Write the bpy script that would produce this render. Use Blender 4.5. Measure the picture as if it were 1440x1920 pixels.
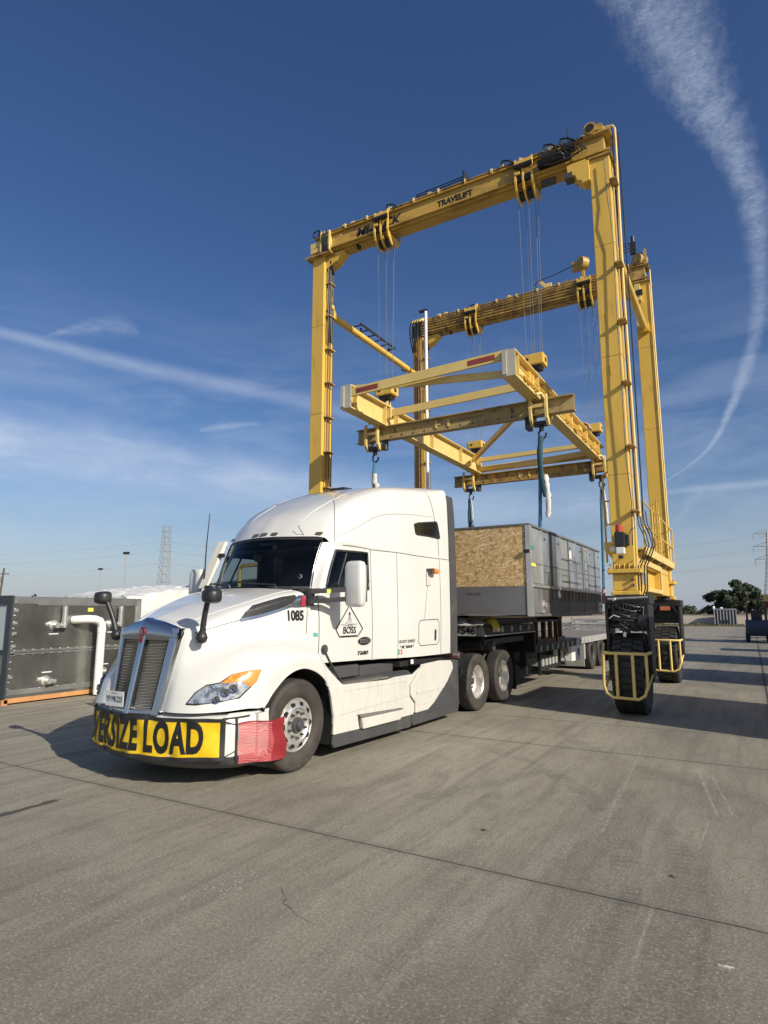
import bpy, bmesh, math, random
from mathutils import Vector, Matrix, Euler
R = math.radians
random.seed(7)
for o in list(bpy.data.objects): bpy.data.objects.remove(o)
SC = bpy.context.scene
COL = SC.collection

# ------------------------------------------------------------------ camera
PITCH = math.atan(185/1160.0); AZ = math.atan(690/math.hypot(1160, 185))
cam = bpy.data.cameras.new('camera'); camo = bpy.data.objects.new('camera', cam); COL.objects.link(camo)
cam.sensor_fit = 'VERTICAL'; cam.sensor_height = 24; cam.lens = 1160/1920*24
cam.clip_start = .05; cam.clip_end = 20000
camo.location = (0, 0, 1.82); camo.rotation_euler = (R(90)+PITCH, 0, AZ)
SC.camera = camo

# ------------------------------------------------------------------ sky and sun
SUN_EL = R(29.0); SUN_AZ = R(107.0)          # azimuth clockwise from +Y
SC.view_settings.view_transform = 'Standard'; SC.view_settings.look = 'None'
SC.view_settings.exposure = 0.18; SC.view_settings.gamma = 1
world = bpy.data.worlds.new('World'); SC.world = world; world.use_nodes = True

class NT:
    """tiny node-graph builder"""
    def __init__(s, tree): s.t = tree; s.n = tree.nodes; s.l = tree.links
    def node(s, kind, **kw):
        nd = s.n.new(kind)
        for k, v in kw.items(): setattr(nd, k, v)
        return nd
    def set(s, sock, v):
        if isinstance(v, (int, float)): sock.default_value = v
        elif isinstance(v, (tuple, list)): sock.default_value = v if len(v) == len(sock.default_value) else tuple(v)+(1,)
        else: s.l.new(v, sock)
    def m(s, op, a, b=None, c=None, clamp=False):
        nd = s.node('ShaderNodeMath', operation=op, use_clamp=clamp)
        s.set(nd.inputs[0], a)
        if b is not None: s.set(nd.inputs[1], b)
        if c is not None: s.set(nd.inputs[2], c)
        return nd.outputs[0]
    def mapr(s, v, a, b, c=0., d=1., smooth=False):
        nd = s.node('ShaderNodeMapRange'); nd.interpolation_type = 'SMOOTHSTEP' if smooth else 'LINEAR'
        s.set(nd.inputs[0], v); s.set(nd.inputs[1], a); s.set(nd.inputs[2], b); s.set(nd.inputs[3], c); s.set(nd.inputs[4], d)
        return nd.outputs[0]
    def noise(s, vec, scale, detail=4, rough=.55, dist=0):
        nd = s.node('ShaderNodeTexNoise'); s.set(nd.inputs['Vector'], vec)
        nd.inputs['Scale'].default_value = scale; nd.inputs['Detail'].default_value = detail
        nd.inputs['Roughness'].default_value = rough; nd.inputs['Distortion'].default_value = dist
        return nd.outputs[0]
    def mapping(s, vec, scale=(1, 1, 1), loc=(0, 0, 0), rot=(0, 0, 0)):
        nd = s.node('ShaderNodeMapping'); s.set(nd.inputs[0], vec)
        nd.inputs['Location'].default_value = loc; nd.inputs['Rotation'].default_value = rot; nd.inputs['Scale'].default_value = scale
        return nd.outputs[0]
    def mix(s, f, a, b, mode='MIX'):
        nd = s.node('ShaderNodeMix', data_type='RGBA', blend_type=mode)
        s.set(nd.inputs[0], f); s.set(nd.inputs[6], a); s.set(nd.inputs[7], b)
        return nd.outputs[2]
    def curve(s, v, v0, v1, pts, o0, o1):
        """piecewise curve: pts [(x, y)], x in v0..v1, y in o0..o1"""
        t = s.mapr(v, v0, v1)
        nd = s.node('ShaderNodeFloatCurve'); cv = nd.mapping.curves[0]
        pp = sorted(((x-v0)/(v1-v0), (y-o0)/(o1-o0)) for x, y in pts)
        pp = [p for p in pp if 0 <= p[0] <= 1]
        while len(cv.points) < len(pp): cv.points.new(.5, .5)
        for p, q in zip(cv.points, pp): p.location = q
        nd.mapping.update(); s.set(nd.inputs[1], t)
        return s.mapr(nd.outputs[0], 0., 1., o0, o1)
    def sep(s, v):
        nd = s.node('ShaderNodeSeparateXYZ'); s.set(nd.inputs[0], v); return nd.outputs
    def comb(s, x, y, z):
        nd = s.node('ShaderNodeCombineXYZ')
        for i, v in enumerate((x, y, z)): s.set(nd.inputs[i], v)
        return nd.outputs[0]

def build_sky():
    w = NT(world.node_tree); w.n.clear()
    out = w.node('ShaderNodeOutputWorld'); bg = w.node('ShaderNodeBackground')
    sky = w.node('ShaderNodeTexSky', sky_type='NISHITA', sun_disc=False)
    sky.sun_elevation = SUN_EL; sky.sun_rotation = SUN_AZ
    sky.altitude = 10; sky.air_density = 1.0; sky.dust_density = 0.9; sky.ozone_density = 2.2
    tc = w.node('ShaderNodeTexCoord'); d = tc.outputs['Generated']
    x, y, z = w.sep(d)
    az = w.m('MULTIPLY', w.m('ARCTAN2', x, y), 57.29578)
    el = w.m('MULTIPLY', w.m('ARCSINE', z), 57.29578)
    ae = w.comb(az, el, 0.)
    terms = []
    # the big contrail climbing on the right: azimuth as a function of elevation
    def along_el(pts, inten, ns, detail_amt, soft=.45):
        # pts: (el, az_center, halfwidth, strength)
        e0 = min(p[0] for p in pts); e1 = max(p[0] for p in pts)
        c = w.curve(el, e0, e1, [(p[0], p[1]) for p in pts], -70, 70)
        hw = w.curve(el, e0, e1, [(p[0], p[2]) for p in pts], 0, 20)
        st = w.curve(el, e0, e1, [(p[0], p[3]) for p in pts], 0, 1)
        wob = w.m('MULTIPLY', w.m('SUBTRACT', w.noise(ae, .35, 3), .5), 1.2)
        q = w.m('DIVIDE', w.m('ABSOLUTE', w.m('SUBTRACT', w.m('ADD', az, w.m('MULTIPLY', wob, w.m('MULTIPLY', hw, .35))), c)), hw)
        q = w.m('ADD', q, w.m('MULTIPLY', w.m('SUBTRACT', w.noise(ae, .9, 6, .6), .5), 1.1))
        body = w.mapr(q, .0, 1.25, 1, 0, True)
        n = w.noise(w.mapping(ae, (.8, 3.4, 1), rot=(0, 0, R(-35))), ns*.75, 7, .62, 1.2)
        n = w.m('ADD', w.m('MULTIPLY', n, .55), w.m('MULTIPLY', w.noise(w.mapping(ae, (1, 1.6, 1), rot=(0, 0, R(-30))), .55, 6, .6, .5), .45))
        n = w.mapr(n, .36, .68)
        k = w.m('ADD', w.m('MULTIPLY', n, detail_amt), 1-detail_amt)
        inr = w.m('MULTIPLY', w.m('GREATER_THAN', el, e0), w.m('LESS_THAN', el, e1))
        terms.append(w.m('MULTIPLY', w.m('MULTIPLY', w.m('MULTIPLY', body, k), inr), w.m('MULTIPLY', st, inten)))
    def along_az(pts, inten, ns, detail_amt, soft=.0, sx=.35):
        a0 = min(p[0] for p in pts); a1 = max(p[0] for p in pts)
        c = w.curve(az, a0, a1, [(p[0], p[1]) for p in pts], 0, 60)
        hw = w.curve(az, a0, a1, [(p[0], p[2]) for p in pts], 0, 20)
        st = w.curve(az, a0, a1, [(p[0], p[3]) for p in pts], 0, 1)
        q = w.m('DIVIDE', w.m('ABSOLUTE', w.m('SUBTRACT', el, c)), hw)
        body = w.mapr(q, soft, 1.2, 1, 0, True)
        n = w.mapr(w.noise(w.mapping(ae, (sx, 1, 1), rot=(0, 0, R(12))), ns, 6, .6, .4), .3, .7)
        k = w.m('ADD', w.m('MULTIPLY', n, detail_amt), 1-detail_amt)
        inr = w.m('MULTIPLY', w.m('GREATER_THAN', az, a0), w.m('LESS_THAN', az, a1))
        terms.append(w.m('MULTIPLY', w.m('MULTIPLY', w.m('MULTIPLY', body, k), inr), w.m('MULTIPLY', st, inten)))
    CLOUDS(along_el, along_az)
    tot = terms[0]
    for t in terms[1:]: tot = w.m('ADD', tot, t)
    # thin high cirrus veil everywhere low in the sky
    v = w.mapr(w.noise(w.mapping(ae, (.25, 1, 1), rot=(0, 0, R(10))), .22, 6, .6, .3), .42, .8)
    veil = w.m('MULTIPLY', v, w.m('MULTIPLY', w.mapr(el, 1, 6, 0, 1, True), w.mapr(el, 14, 30, .35, 0, True)))
    # unseen bright cloud added behind the camera, round the sun, as fill light
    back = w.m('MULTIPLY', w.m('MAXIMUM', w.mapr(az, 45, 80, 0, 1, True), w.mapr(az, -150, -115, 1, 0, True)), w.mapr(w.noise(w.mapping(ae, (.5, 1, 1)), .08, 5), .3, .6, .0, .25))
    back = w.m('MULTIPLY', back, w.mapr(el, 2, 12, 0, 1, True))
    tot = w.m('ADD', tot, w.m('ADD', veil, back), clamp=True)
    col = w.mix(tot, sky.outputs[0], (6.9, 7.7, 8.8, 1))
    # dull violet-grey air just above the horizon
    low = w.m('MULTIPLY', w.mapr(el, -2, 13, 1, 0, True), SKY_LOW)
    col = w.mix(low, col, (4.4, 4.9, 5.9, 1))
    hs = w.node('ShaderNodeHueSaturation'); hs.inputs['Saturation'].default_value = SKY_SAT; hs.inputs['Hue'].default_value = SKY_HUE
    w.set(hs.inputs['Color'], col)
    w.set(bg.inputs[0], hs.outputs[0]); bg.inputs[1].default_value = SKY_STR
    w.l.new(bg.outputs[0], out.inputs[0])
SKY_LOW = .75; SKY_SAT = 1.22; SKY_STR = .086; SKY_HUE = .512
def CLOUDS(E, A):
    E([(47.56, -5.28, 4.41, .85), (45.31, -3.16, 4.21, .85), (41.81, -1.53, 3.58, .9), (38.05, .22, 2.48, .95), (34.03, 2.13, 1.56, .9), (30.16, 2.93, 1.29, .8), (26.4, 2.84, .9, .6), (22.56, 2.36, .69, .55), (18.75, 1.0, .65, .75), (15.62, -.51, .42, .85), (13.23, -2.04, .28, .7), (11.69, -4.05, .17, .6), (10.72, -5.71, .15, .55), (9.51, -7.69, .15, .3)], .52, 2.0, .7)
    A([(-65.3, 21.6, .54, .8), (-59.92, 21.29, .65, 1), (-53.97, 20.79, .86, .95), (-46.55, 20.14, .91, .9), (-41.64, 19.55, .93, .8), (-37.6, 18.85, .95, .7), (-32.48, 17.97, .86, .4), (-28.38, 17.39, .72, 0)], .32, 1.2, .3)
    A([(-60.46, 21.97, .17, 0), (-59.21, 22.51, .41, .7), (-56.77, 23.39, .83, .7), (-54.62, 23.76, .92, .6), (-53.17, 23.47, .6, 0)], .34, 2.4, .7)
    A([(-47.53, 15.88, .23, 0), (-45.9, 16.29, .37, .8), (-43.02, 16.77, .28, .5), (-42.04, 16.87, .24, 0)], .3, 1.5, .3)
    A([(-65.2, 13.21, 3.61, .9), (-63.03, 12.9, 3.91, 1), (-55.16, 12.97, 3.55, .9), (-48.5, 12.15, 3.03, .8), (-41.38, 11.57, 2.65, .8), (-31.43, 10.54, 2.46, .6), (-21.49, 9.44, 2.44, .6), (-12.05, 9.08, 2.1, .6), (-5.96, 9.16, 1.8, 0)], .62, .5, .6)
    A([(-6.34, 9.73, .23, .5), (-5.49, 9.85, .31, .8), (1.92, 9.99, .42, .9), (4.05, 10.04, .41, .8)], .25, 1, .3)
    A([(-5.47, 7.1, .18, 0), (-4.61, 7.72, .54, .6), (-3.28, 9.4, .79, .5), (-2.67, 9.57, .35, 0)], .2, 1.5, .5)
build_sky()
sl = bpy.data.lights.new('sun', 'SUN'); so = bpy.data.objects.new('sun', sl); COL.objects.link(so)
sl.energy = 5.0; sl.angle = R(.53); sl.color = (1, .93, .80)
sd = Vector((math.sin(SUN_AZ)*math.cos(SUN_EL), math.cos(SUN_AZ)*math.cos(SUN_EL), math.sin(SUN_EL)))
so.rotation_euler = (-sd).to_track_quat('-Z', 'Y').to_euler(); so.location = (20, -5, 20)

# ------------------------------------------------------------------ tagging and linking
def tag(o, label=None, cat=None, group=None, kind=None):
    if label: o['label'] = label
    if cat: o['category'] = cat
    if group: o['group'] = group
    if kind: o['kind'] = kind
    return o
def empty(name, loc, rz=0, label=None, cat=None, group=None):
    o = bpy.data.objects.new(name, None); o.empty_display_size = .3; COL.objects.link(o)
    o.location = loc; o.rotation_euler = (0, 0, rz)
    return tag(o, label, cat, group)
def copy_tree(o, parent=None):
    c = o.copy(); COL.objects.link(c)
    if parent is not None: c.parent = parent
    for ch in list(o.children): copy_tree(ch, c)
    return c

class MB:
    def __init__(s, M=None): s.b = bmesh.new(); s.M = M or Matrix()
    def v(s, p): return s.b.verts.new(s.M @ Vector(p))
    def f(s, vs, mi=0):
        try:
            fc = s.b.faces.new(vs); fc.material_index = mi; return fc
        except ValueError: return None
    def box(s, c, d, rot=None, mi=0):
        c = Vector(c); x, y, z = d[0]/2, d[1]/2, d[2]/2
        m = Euler(rot).to_matrix() if rot is not None else Matrix.Identity(3)
        vs = [s.v(c + m @ Vector((i*x, j*y, k*z))) for i in (-1, 1) for j in (-1, 1) for k in (-1, 1)]
        for q in ((0, 1, 3, 2), (4, 6, 7, 5), (0, 4, 5, 1), (2, 3, 7, 6), (0, 2, 6, 4), (1, 5, 7, 3)): s.f([vs[i] for i in q], mi)
        return s
    def bx(s, x0, x1, y0, y1, z0, z1, mi=0): return s.box(((x0+x1)/2, (y0+y1)/2, (z0+z1)/2), (abs(x1-x0), abs(y1-y0), abs(z1-z0)), mi=mi)
    def prism(s, pts, ax, d0, d1, mi=0):
        mk = {'x': lambda a, b, d: (d, a, b), 'y': lambda a, b, d: (a, d, b), 'z': lambda a, b, d: (a, b, d)}[ax]
        A = [s.v(mk(a, b, d0)) for a, b in pts]; B = [s.v(mk(a, b, d1)) for a, b in pts]
        s.f(A, mi); s.f(B[::-1], mi); n = len(pts)
        for i in range(n): s.f([A[i], B[i], B[(i+1) % n], A[(i+1) % n]], mi)
        return s
    def slab(s, pts, F, th, mi=0):
        """polygon in (u,v) mapped by F(u,v,depth)"""
        A = [s.v(F(a, b, 0)) for a, b in pts]; B = [s.v(F(a, b, th)) for a, b in pts]; n = len(pts)
        s.f(A, mi); s.f(B[::-1], mi)
        for i in range(n): s.f([A[i], B[i], B[(i+1) % n], A[(i+1) % n]], mi)
        return s
    def ring(s, p, d, r, n, up=None):
        d = Vector(d).normalized(); a = Vector((0, 0, 1)) if abs(d.z) < .9 else Vector((1, 0, 0))
        if up is not None: a = Vector(up)
        u = d.cross(a).normalized(); w = d.cross(u)
        return [s.v(Vector(p)+u*math.cos(t)*r+w*math.sin(t)*r) for t in (2*math.pi*k/n for k in range(n))]
    def cyl(s, p0, p1, r0, r1=None, n=12, mi=0, caps=True):
        r1 = r0 if r1 is None else r1; d = Vector(p1)-Vector(p0)
        A = s.ring(p0, d, r0, n); B = s.ring(p1, d, r1, n)
        for i in range(n): s.f([A[i], A[(i+1) % n], B[(i+1) % n], B[i]], mi)
        if caps: s.f(A[::-1], mi); s.f(B, mi)
        return s
    def tube(s, pts, r, n=8, mi=0, caps=True):
        pts = [Vector(p) for p in pts]; rs = []
        for i, p in enumerate(pts):
            d = pts[min(i+1, len(pts)-1)]-pts[max(i-1, 0)]
            rr = r[i] if isinstance(r, (list, tuple)) else r
            if not rs:
                dd = d.normalized(); a = Vector((0, 0, 1)) if abs(dd.z) < .9 else Vector((1, 0, 0)); u = dd.cross(a).normalized()
            else:
                dd = d.normalized(); u = (u-dd*u.dot(dd)).normalized()
            w = dd.cross(u)
            rs.append([s.v(p+u*math.cos(t)*rr+w*math.sin(t)*rr) for t in (2*math.pi*k/n for k in range(n))])
        for A, B in zip(rs, rs[1:]):
            for i in range(n): s.f([A[i], A[(i+1) % n], B[(i+1) % n], B[i]], mi)
        if caps: s.f(rs[0][::-1], mi); s.f(rs[-1], mi)
        return s
    def lathe(s, prof, c, axis=(1, 0, 0), n=32, mi=0, closed=False):
        """prof [(r,h)] around axis through c; mi may be a list per segment"""
        c = Vector(c); ax = Vector(axis).normalized(); rs = []
        for r, h in prof:
            if r < 1e-5: rs.append([s.v(c+ax*h)])
            else: rs.append(s.ring(c+ax*h, ax, r, n))
        segs = list(zip(rs, rs[1:]))
        if closed: segs.append((rs[-1], rs[0]))
        for k, (A, B) in enumerate(segs):
            m_ = mi[k] if isinstance(mi, (list, tuple)) else mi
            for i in range(n):
                j = (i+1) % n
                if len(A) == 1 and len(B) > 1: s.f([A[0], B[j], B[i]], m_)
                elif len(B) == 1 and len(A) > 1: s.f([A[i], A[j], B[0]], m_)
                elif len(A) > 1: s.f([A[i], A[j], B[j], B[i]], m_)
        return s
    def grid(s, rows, mi=0, closed=False):
        G = [[s.v(p) if p is not None else None for p in r] for r in rows]
        for a, b in zip(G, G[1:]):
            n = len(a)
            for i in range(n if closed else n-1):
                j = (i+1) % n; q = [a[i], a[j], b[j], b[i]]
                if None not in q: s.f(q, mi)
        return s
    def ibeam(s, p0, p1, w, h, t=.02, up=(0, 0, 1), mi=0):
        p0 = Vector(p0); p1 = Vector(p1); d = (p1-p0).normalized(); up = Vector(up); sd_ = d.cross(up).normalized(); up = sd_.cross(d)
        def bar(cu, dw, dh):
            vs = [s.v(P+up*(cu+b*dh/2)+sd_*a*dw/2) for P in (p0, p1) for a in (-1, 1) for b in (-1, 1)]
            for q in ((0, 1, 3, 2), (4, 6, 7, 5), (0, 4, 5, 1), (2, 3, 7, 6), (0, 2, 6, 4), (1, 5, 7, 3)): s.f([vs[i] for i in q], mi)
        bar(h/2-t/2, w, t); bar(-h/2+t/2, w, t); bar(0, t, h-2*t-.002)
        return s
    def beam(s, p0, p1, w, h, up=(0, 0, 1), mi=0):
        p0 = Vector(p0); p1 = Vector(p1); d = (p1-p0).normalized(); up = Vector(up); sd_ = d.cross(up).normalized(); up = sd_.cross(d)
        vs = [s.v(P+up*b*h/2+sd_*a*w/2) for P in (p0, p1) for a in (-1, 1) for b in (-1, 1)]
        for q in ((0, 1, 3, 2), (4, 6, 7, 5), (0, 4, 5, 1), (2, 3, 7, 6), (0, 2, 6, 4), (1, 5, 7, 3)): s.f([vs[i] for i in q], mi)
        return s
    def text(s, txt, size, F, xs=1., bold=0., cut=None, mi=0, shear=0., align='CENTER', space=1.):
        """text laid flat in (u,v), then mapped by F(u,v)"""
        cu = bpy.data.curves.new('t', 'FONT'); cu.body = txt; cu.size = size; cu.offset = bold; cu.align_x = align; cu.align_y = 'CENTER'
        cu.resolution_u = 4; cu.shear = shear; cu.space_character = space
        ob = bpy.data.objects.new('t', cu); COL.objects.link(ob)
        dg = bpy.context.evaluated_depsgraph_get(); dg.update()
        me = bpy.data.meshes.new_from_object(ob.evaluated_get(dg))
        bm = bmesh.new(); bm.from_mesh(me)
        for v in bm.verts: v.co.x *= xs
        if cut:
            xm = max((abs(v.co.x) for v in bm.verts), default=0); k = -xm
            while k < xm:
                bmesh.ops.bisect_plane(bm, geom=bm.verts[:]+bm.edges[:]+bm.faces[:], plane_co=(k, 0, 0), plane_no=(1, 0, 0)); k += cut
            ym = max((abs(v.co.y) for v in bm.verts), default=0); k = -ym
            while k < ym:
                bmesh.ops.bisect_plane(bm, geom=bm.verts[:]+bm.edges[:]+bm.faces[:], plane_co=(0, k, 0), plane_no=(0, 1, 0)); k += cut
        mp = {}
        for v in bm.verts: mp[v.index] = None
        bm.verts.index_update()
        vs = [s.v(F(v.co.x, v.co.y)) for v in bm.verts]
        for f_ in bm.faces: s.f([vs[v.index] for v in f_.verts], mi)
        bm.free(); bpy.data.objects.remove(ob); bpy.data.meshes.remove(me); bpy.data.curves.remove(cu)
        return s
    def split(s, name, mats, parent=None, **kw):
        """one object per connected piece"""
        s.b.verts.ensure_lookup_table(); seen = set(); out = []
        for v0 in s.b.verts:
            if v0 in seen: continue
            st = [v0]; comp = {v0}
            while st:
                v = st.pop()
                for e in v.link_edges:
                    o_ = e.other_vert(v)
                    if o_ not in comp: comp.add(o_); st.append(o_)
            seen |= comp; q = MB(); mp = {v: q.b.verts.new(v.co) for v in comp}
            for f_ in {f_ for v in comp for f_ in v.link_faces}:
                nf = q.b.faces.new([mp[v] for v in f_.verts]); nf.material_index = f_.material_index
            out.append(q.build(name, mats, parent, **kw))
        s.b.free(); return out
    def build(s, name, mats, parent=None, smooth=0, bevel=0, label=None, subd=0, solid=0, fixn=True, bseg=2):
        if fixn: bmesh.ops.recalc_face_normals(s.b, faces=s.b.faces[:])
        me = bpy.data.meshes.new(name); s.b.to_mesh(me); s.b.free()
        if not isinstance(mats, (list, tuple)): mats = [mats]
        for m_ in mats: me.materials.append(m_)
        o = bpy.data.objects.new(name, me); COL.objects.link(o)
        if parent is not None: o.parent = parent
        if smooth:
            for p in me.polygons: p.use_smooth = True
            me.set_sharp_from_angle(angle=R(smooth))
        if solid:
            md = o.modifiers.new('solid', 'SOLIDIFY'); md.thickness = solid; md.offset = -1
        if bevel:
            md = o.modifiers.new('bevel', 'BEVEL'); md.width = bevel; md.segments = bseg; md.limit_method = 'ANGLE'; md.angle_limit = R(35); md.harden_normals = False
        if subd:
            md = o.modifiers.new('sub', 'SUBSURF'); md.levels = subd; md.render_levels = subd
        if label: o['label'] = label
        return o

def crom(P, n):
    """Catmull-Rom through list of tuples, n steps per span"""
    P = [Vector(p) for p in P]; out = []
    for i in range(len(P)-1):
        p0 = P[i-1] if i else P[0]*2-P[1]; p1 = P[i]; p2 = P[i+1]; p3 = P[i+2] if i+2 < len(P) else P[-1]*2-P[-2]
        for k in range(n):
            t = k/n
            out.append(.5*((2*p1)+(p2-p0)*t+(2*p0-5*p1+4*p2-p3)*t*t+(3*p1-p0-3*p2+p3)*t**3))
    out.append(P[-1].copy()); return out
def crom2(net, n, m):
    """smooth surface through a control net (rows of points)"""
    rows = [crom(r, m) for r in net]; cols = list(zip(*rows))
    return [list(r) for r in zip(*[crom(list(c), n) for c in cols])]

# ------------------------------------------------------------------ materials
MATS = {}
def mat(name, col, rough=.5, metal=0., var=.12, vs=2.5, bump=0., bs=60., col2=None, amt2=.5, thr=(.5, .62), s2=6., spec=.5, coat=0., stretch=(1, 1, 1), detail=5, rvar=.12):
    m_ = bpy.data.materials.new(name); m_.use_nodes = True; w = NT(m_.node_tree); p = w.n['Principled BSDF']
    tc = w.node('ShaderNodeTexCoord').outputs['Object']
    n1 = w.noise(w.mapping(tc, stretch), vs, detail)
    k = w.mapr(n1, .25, .75)
    c = w.mix(k, tuple(x*(1-var) for x in col)+(1,), tuple(min(1, x*(1+var*.6)) for x in col)+(1,))
    if col2 is not None:
        n2 = w.noise(w.mapping(tc, stretch, loc=(3.1, 1.7, 5.3)), s2, 8, .65)
        c = w.mix(w.m('MULTIPLY', w.mapr(n2, thr[0], thr[1]), amt2), c, tuple(col2)+(1,))
    w.set(p.inputs['Base Color'], c)
    w.set(p.inputs['Roughness'], w.mapr(n1, .25, .75, max(.02, rough-rvar*rough), min(1, rough+rvar*rough)))
    p.inputs['Metallic'].default_value = metal; p.inputs['Specular IOR Level'].default_value = spec
    p.inputs['Coat Weight'].default_value = coat; p.inputs['Coat Roughness'].default_value = .06
    if bump:
        bn = w.node('ShaderNodeBump'); bn.inputs['Strength'].default_value = bump; bn.inputs['Distance'].default_value = .01
        w.set(bn.inputs['Height'], w.noise(w.mapping(tc, stretch), bs, 4)); w.l.new(bn.outputs[0], p.inputs['Normal'])
    MATS[name] = m_
    return m_
def glass(name, tint, rough=.02, alpha=.75, fac=.1):
    """thin pane: fresnel gloss over tinted transparency"""
    m_ = bpy.data.materials.new(name); m_.use_nodes = True; w = NT(m_.node_tree); w.n.clear()
    out = w.node('ShaderNodeOutputMaterial'); tr = w.node('ShaderNodeBsdfTransparent'); gl = w.node('ShaderNodeBsdfGlossy')
    tr.inputs[0].default_value = tuple(tint)+(1,); gl.inputs['Roughness'].default_value = rough
    fr = w.node('ShaderNodeFresnel'); fr.inputs[0].default_value = 1.5; mx = w.node('ShaderNodeMixShader')
    tc = w.node('ShaderNodeTexCoord').outputs['Object']
    w.set(mx.inputs[0], w.m('ADD', w.m('MULTIPLY', fr.outputs[0], fac/.1), w.m('MULTIPLY', w.noise(tc, 3, 3), .012), clamp=True))
    w.l.new(tr.outputs[0], mx.inputs[1]); w.l.new(gl.outputs[0], mx.inputs[2]); w.l.new(mx.outputs[0], out.inputs[0])
    return m_

white = mat('white_paint', (.60, .592, .56), .24, var=.05, vs=1.2, coat=.7, col2=(.40, .36, .29), amt2=.22, thr=(.58, .80), s2=13, bump=.02, bs=3)
white_dirty = mat('white_paint_dusty', (.57, .55, .50), .34, var=.06, vs=1.5, coat=.3, col2=(.30, .26, .20), amt2=.45, thr=(.50, .78), s2=9, stretch=(1, 2.2, .4))
seam = mat('panel_gap', (.03, .03, .03), .8)
black_pl = mat('black_plastic', (.022, .022, .023), .42, var=.2, col2=(.12, .11, .09), amt2=.25, thr=(.5, .8))
grey_pl = mat('charcoal_plastic', (.055, .056, .058), .5, var=.15, col2=(.16, .15, .13), amt2=.3, thr=(.5, .8), s2=4)
chrome = mat('chrome', (.46, .475, .50), .13, 1., var=.06)
alu = mat('aluminium', (.70, .68, .64), .36, .75, var=.12, vs=6, col2=(.3, .27, .22), amt2=.35, thr=(.5, .8))
rubber = mat('tyre_rubber', (.034, .030, .026), .75, var=.3, vs=5, col2=(.12, .10, .078), amt2=.4, thr=(.4, .75), s2=3, bump=.2, bs=40)
rubber_dark = mat('tyre_rubber_dark', (.022, .022, .022), .7, var=.3, col2=(.09, .08, .065), amt2=.35, thr=(.45, .8), s2=4)
steel_blk = mat('black_steel', (.018, .018, .019), .48, var=.3, vs=4, col2=(.09, .08, .07), amt2=.3, thr=(.5, .8), s2=8)
yel = mat('crane_yellow', (.68, .435, .075), .42, var=.12, vs=1.6, col2=(.22, .12, .04), amt2=.55, thr=(.56, .76), s2=4.5, stretch=(1, 1, .28), coat=.1)
yel_pale = mat('pale_yellow_paint', (.66, .49, .17), .5, var=.10, vs=2, col2=(.22, .16, .09), amt2=.5, thr=(.57, .78), s2=5)
yel_grime = mat('greasy_yellow_paint', (.46, .29, .075), .5, var=.25, vs=3, col2=(.07, .055, .035), amt2=.85, thr=(.42, .66), s2=5, stretch=(1, 1, .6))
rust = mat('rusty_steel', (.13, .075, .045), .8, var=.35, vs=4, col2=(.25, .13, .07), amt2=.6)
yel_beam = mat('weathered_beam_yellow', (.50, .31, .06), .5, var=.2, vs=1.6, col2=(.13, .08, .03), amt2=.7, thr=(.50, .70), s2=2.6, stretch=(.5, 1, 1.4))
galv = mat('galvanised_sheet', (.46, .47, .47), .42, .85, var=.22, vs=1.3, col2=(.20, .20, .20), amt2=.35, thr=(.5, .7), s2=1.5)
rope_m = mat('wire_rope', (.09, .088, .085), .6, .2)
print('core ok')
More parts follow.
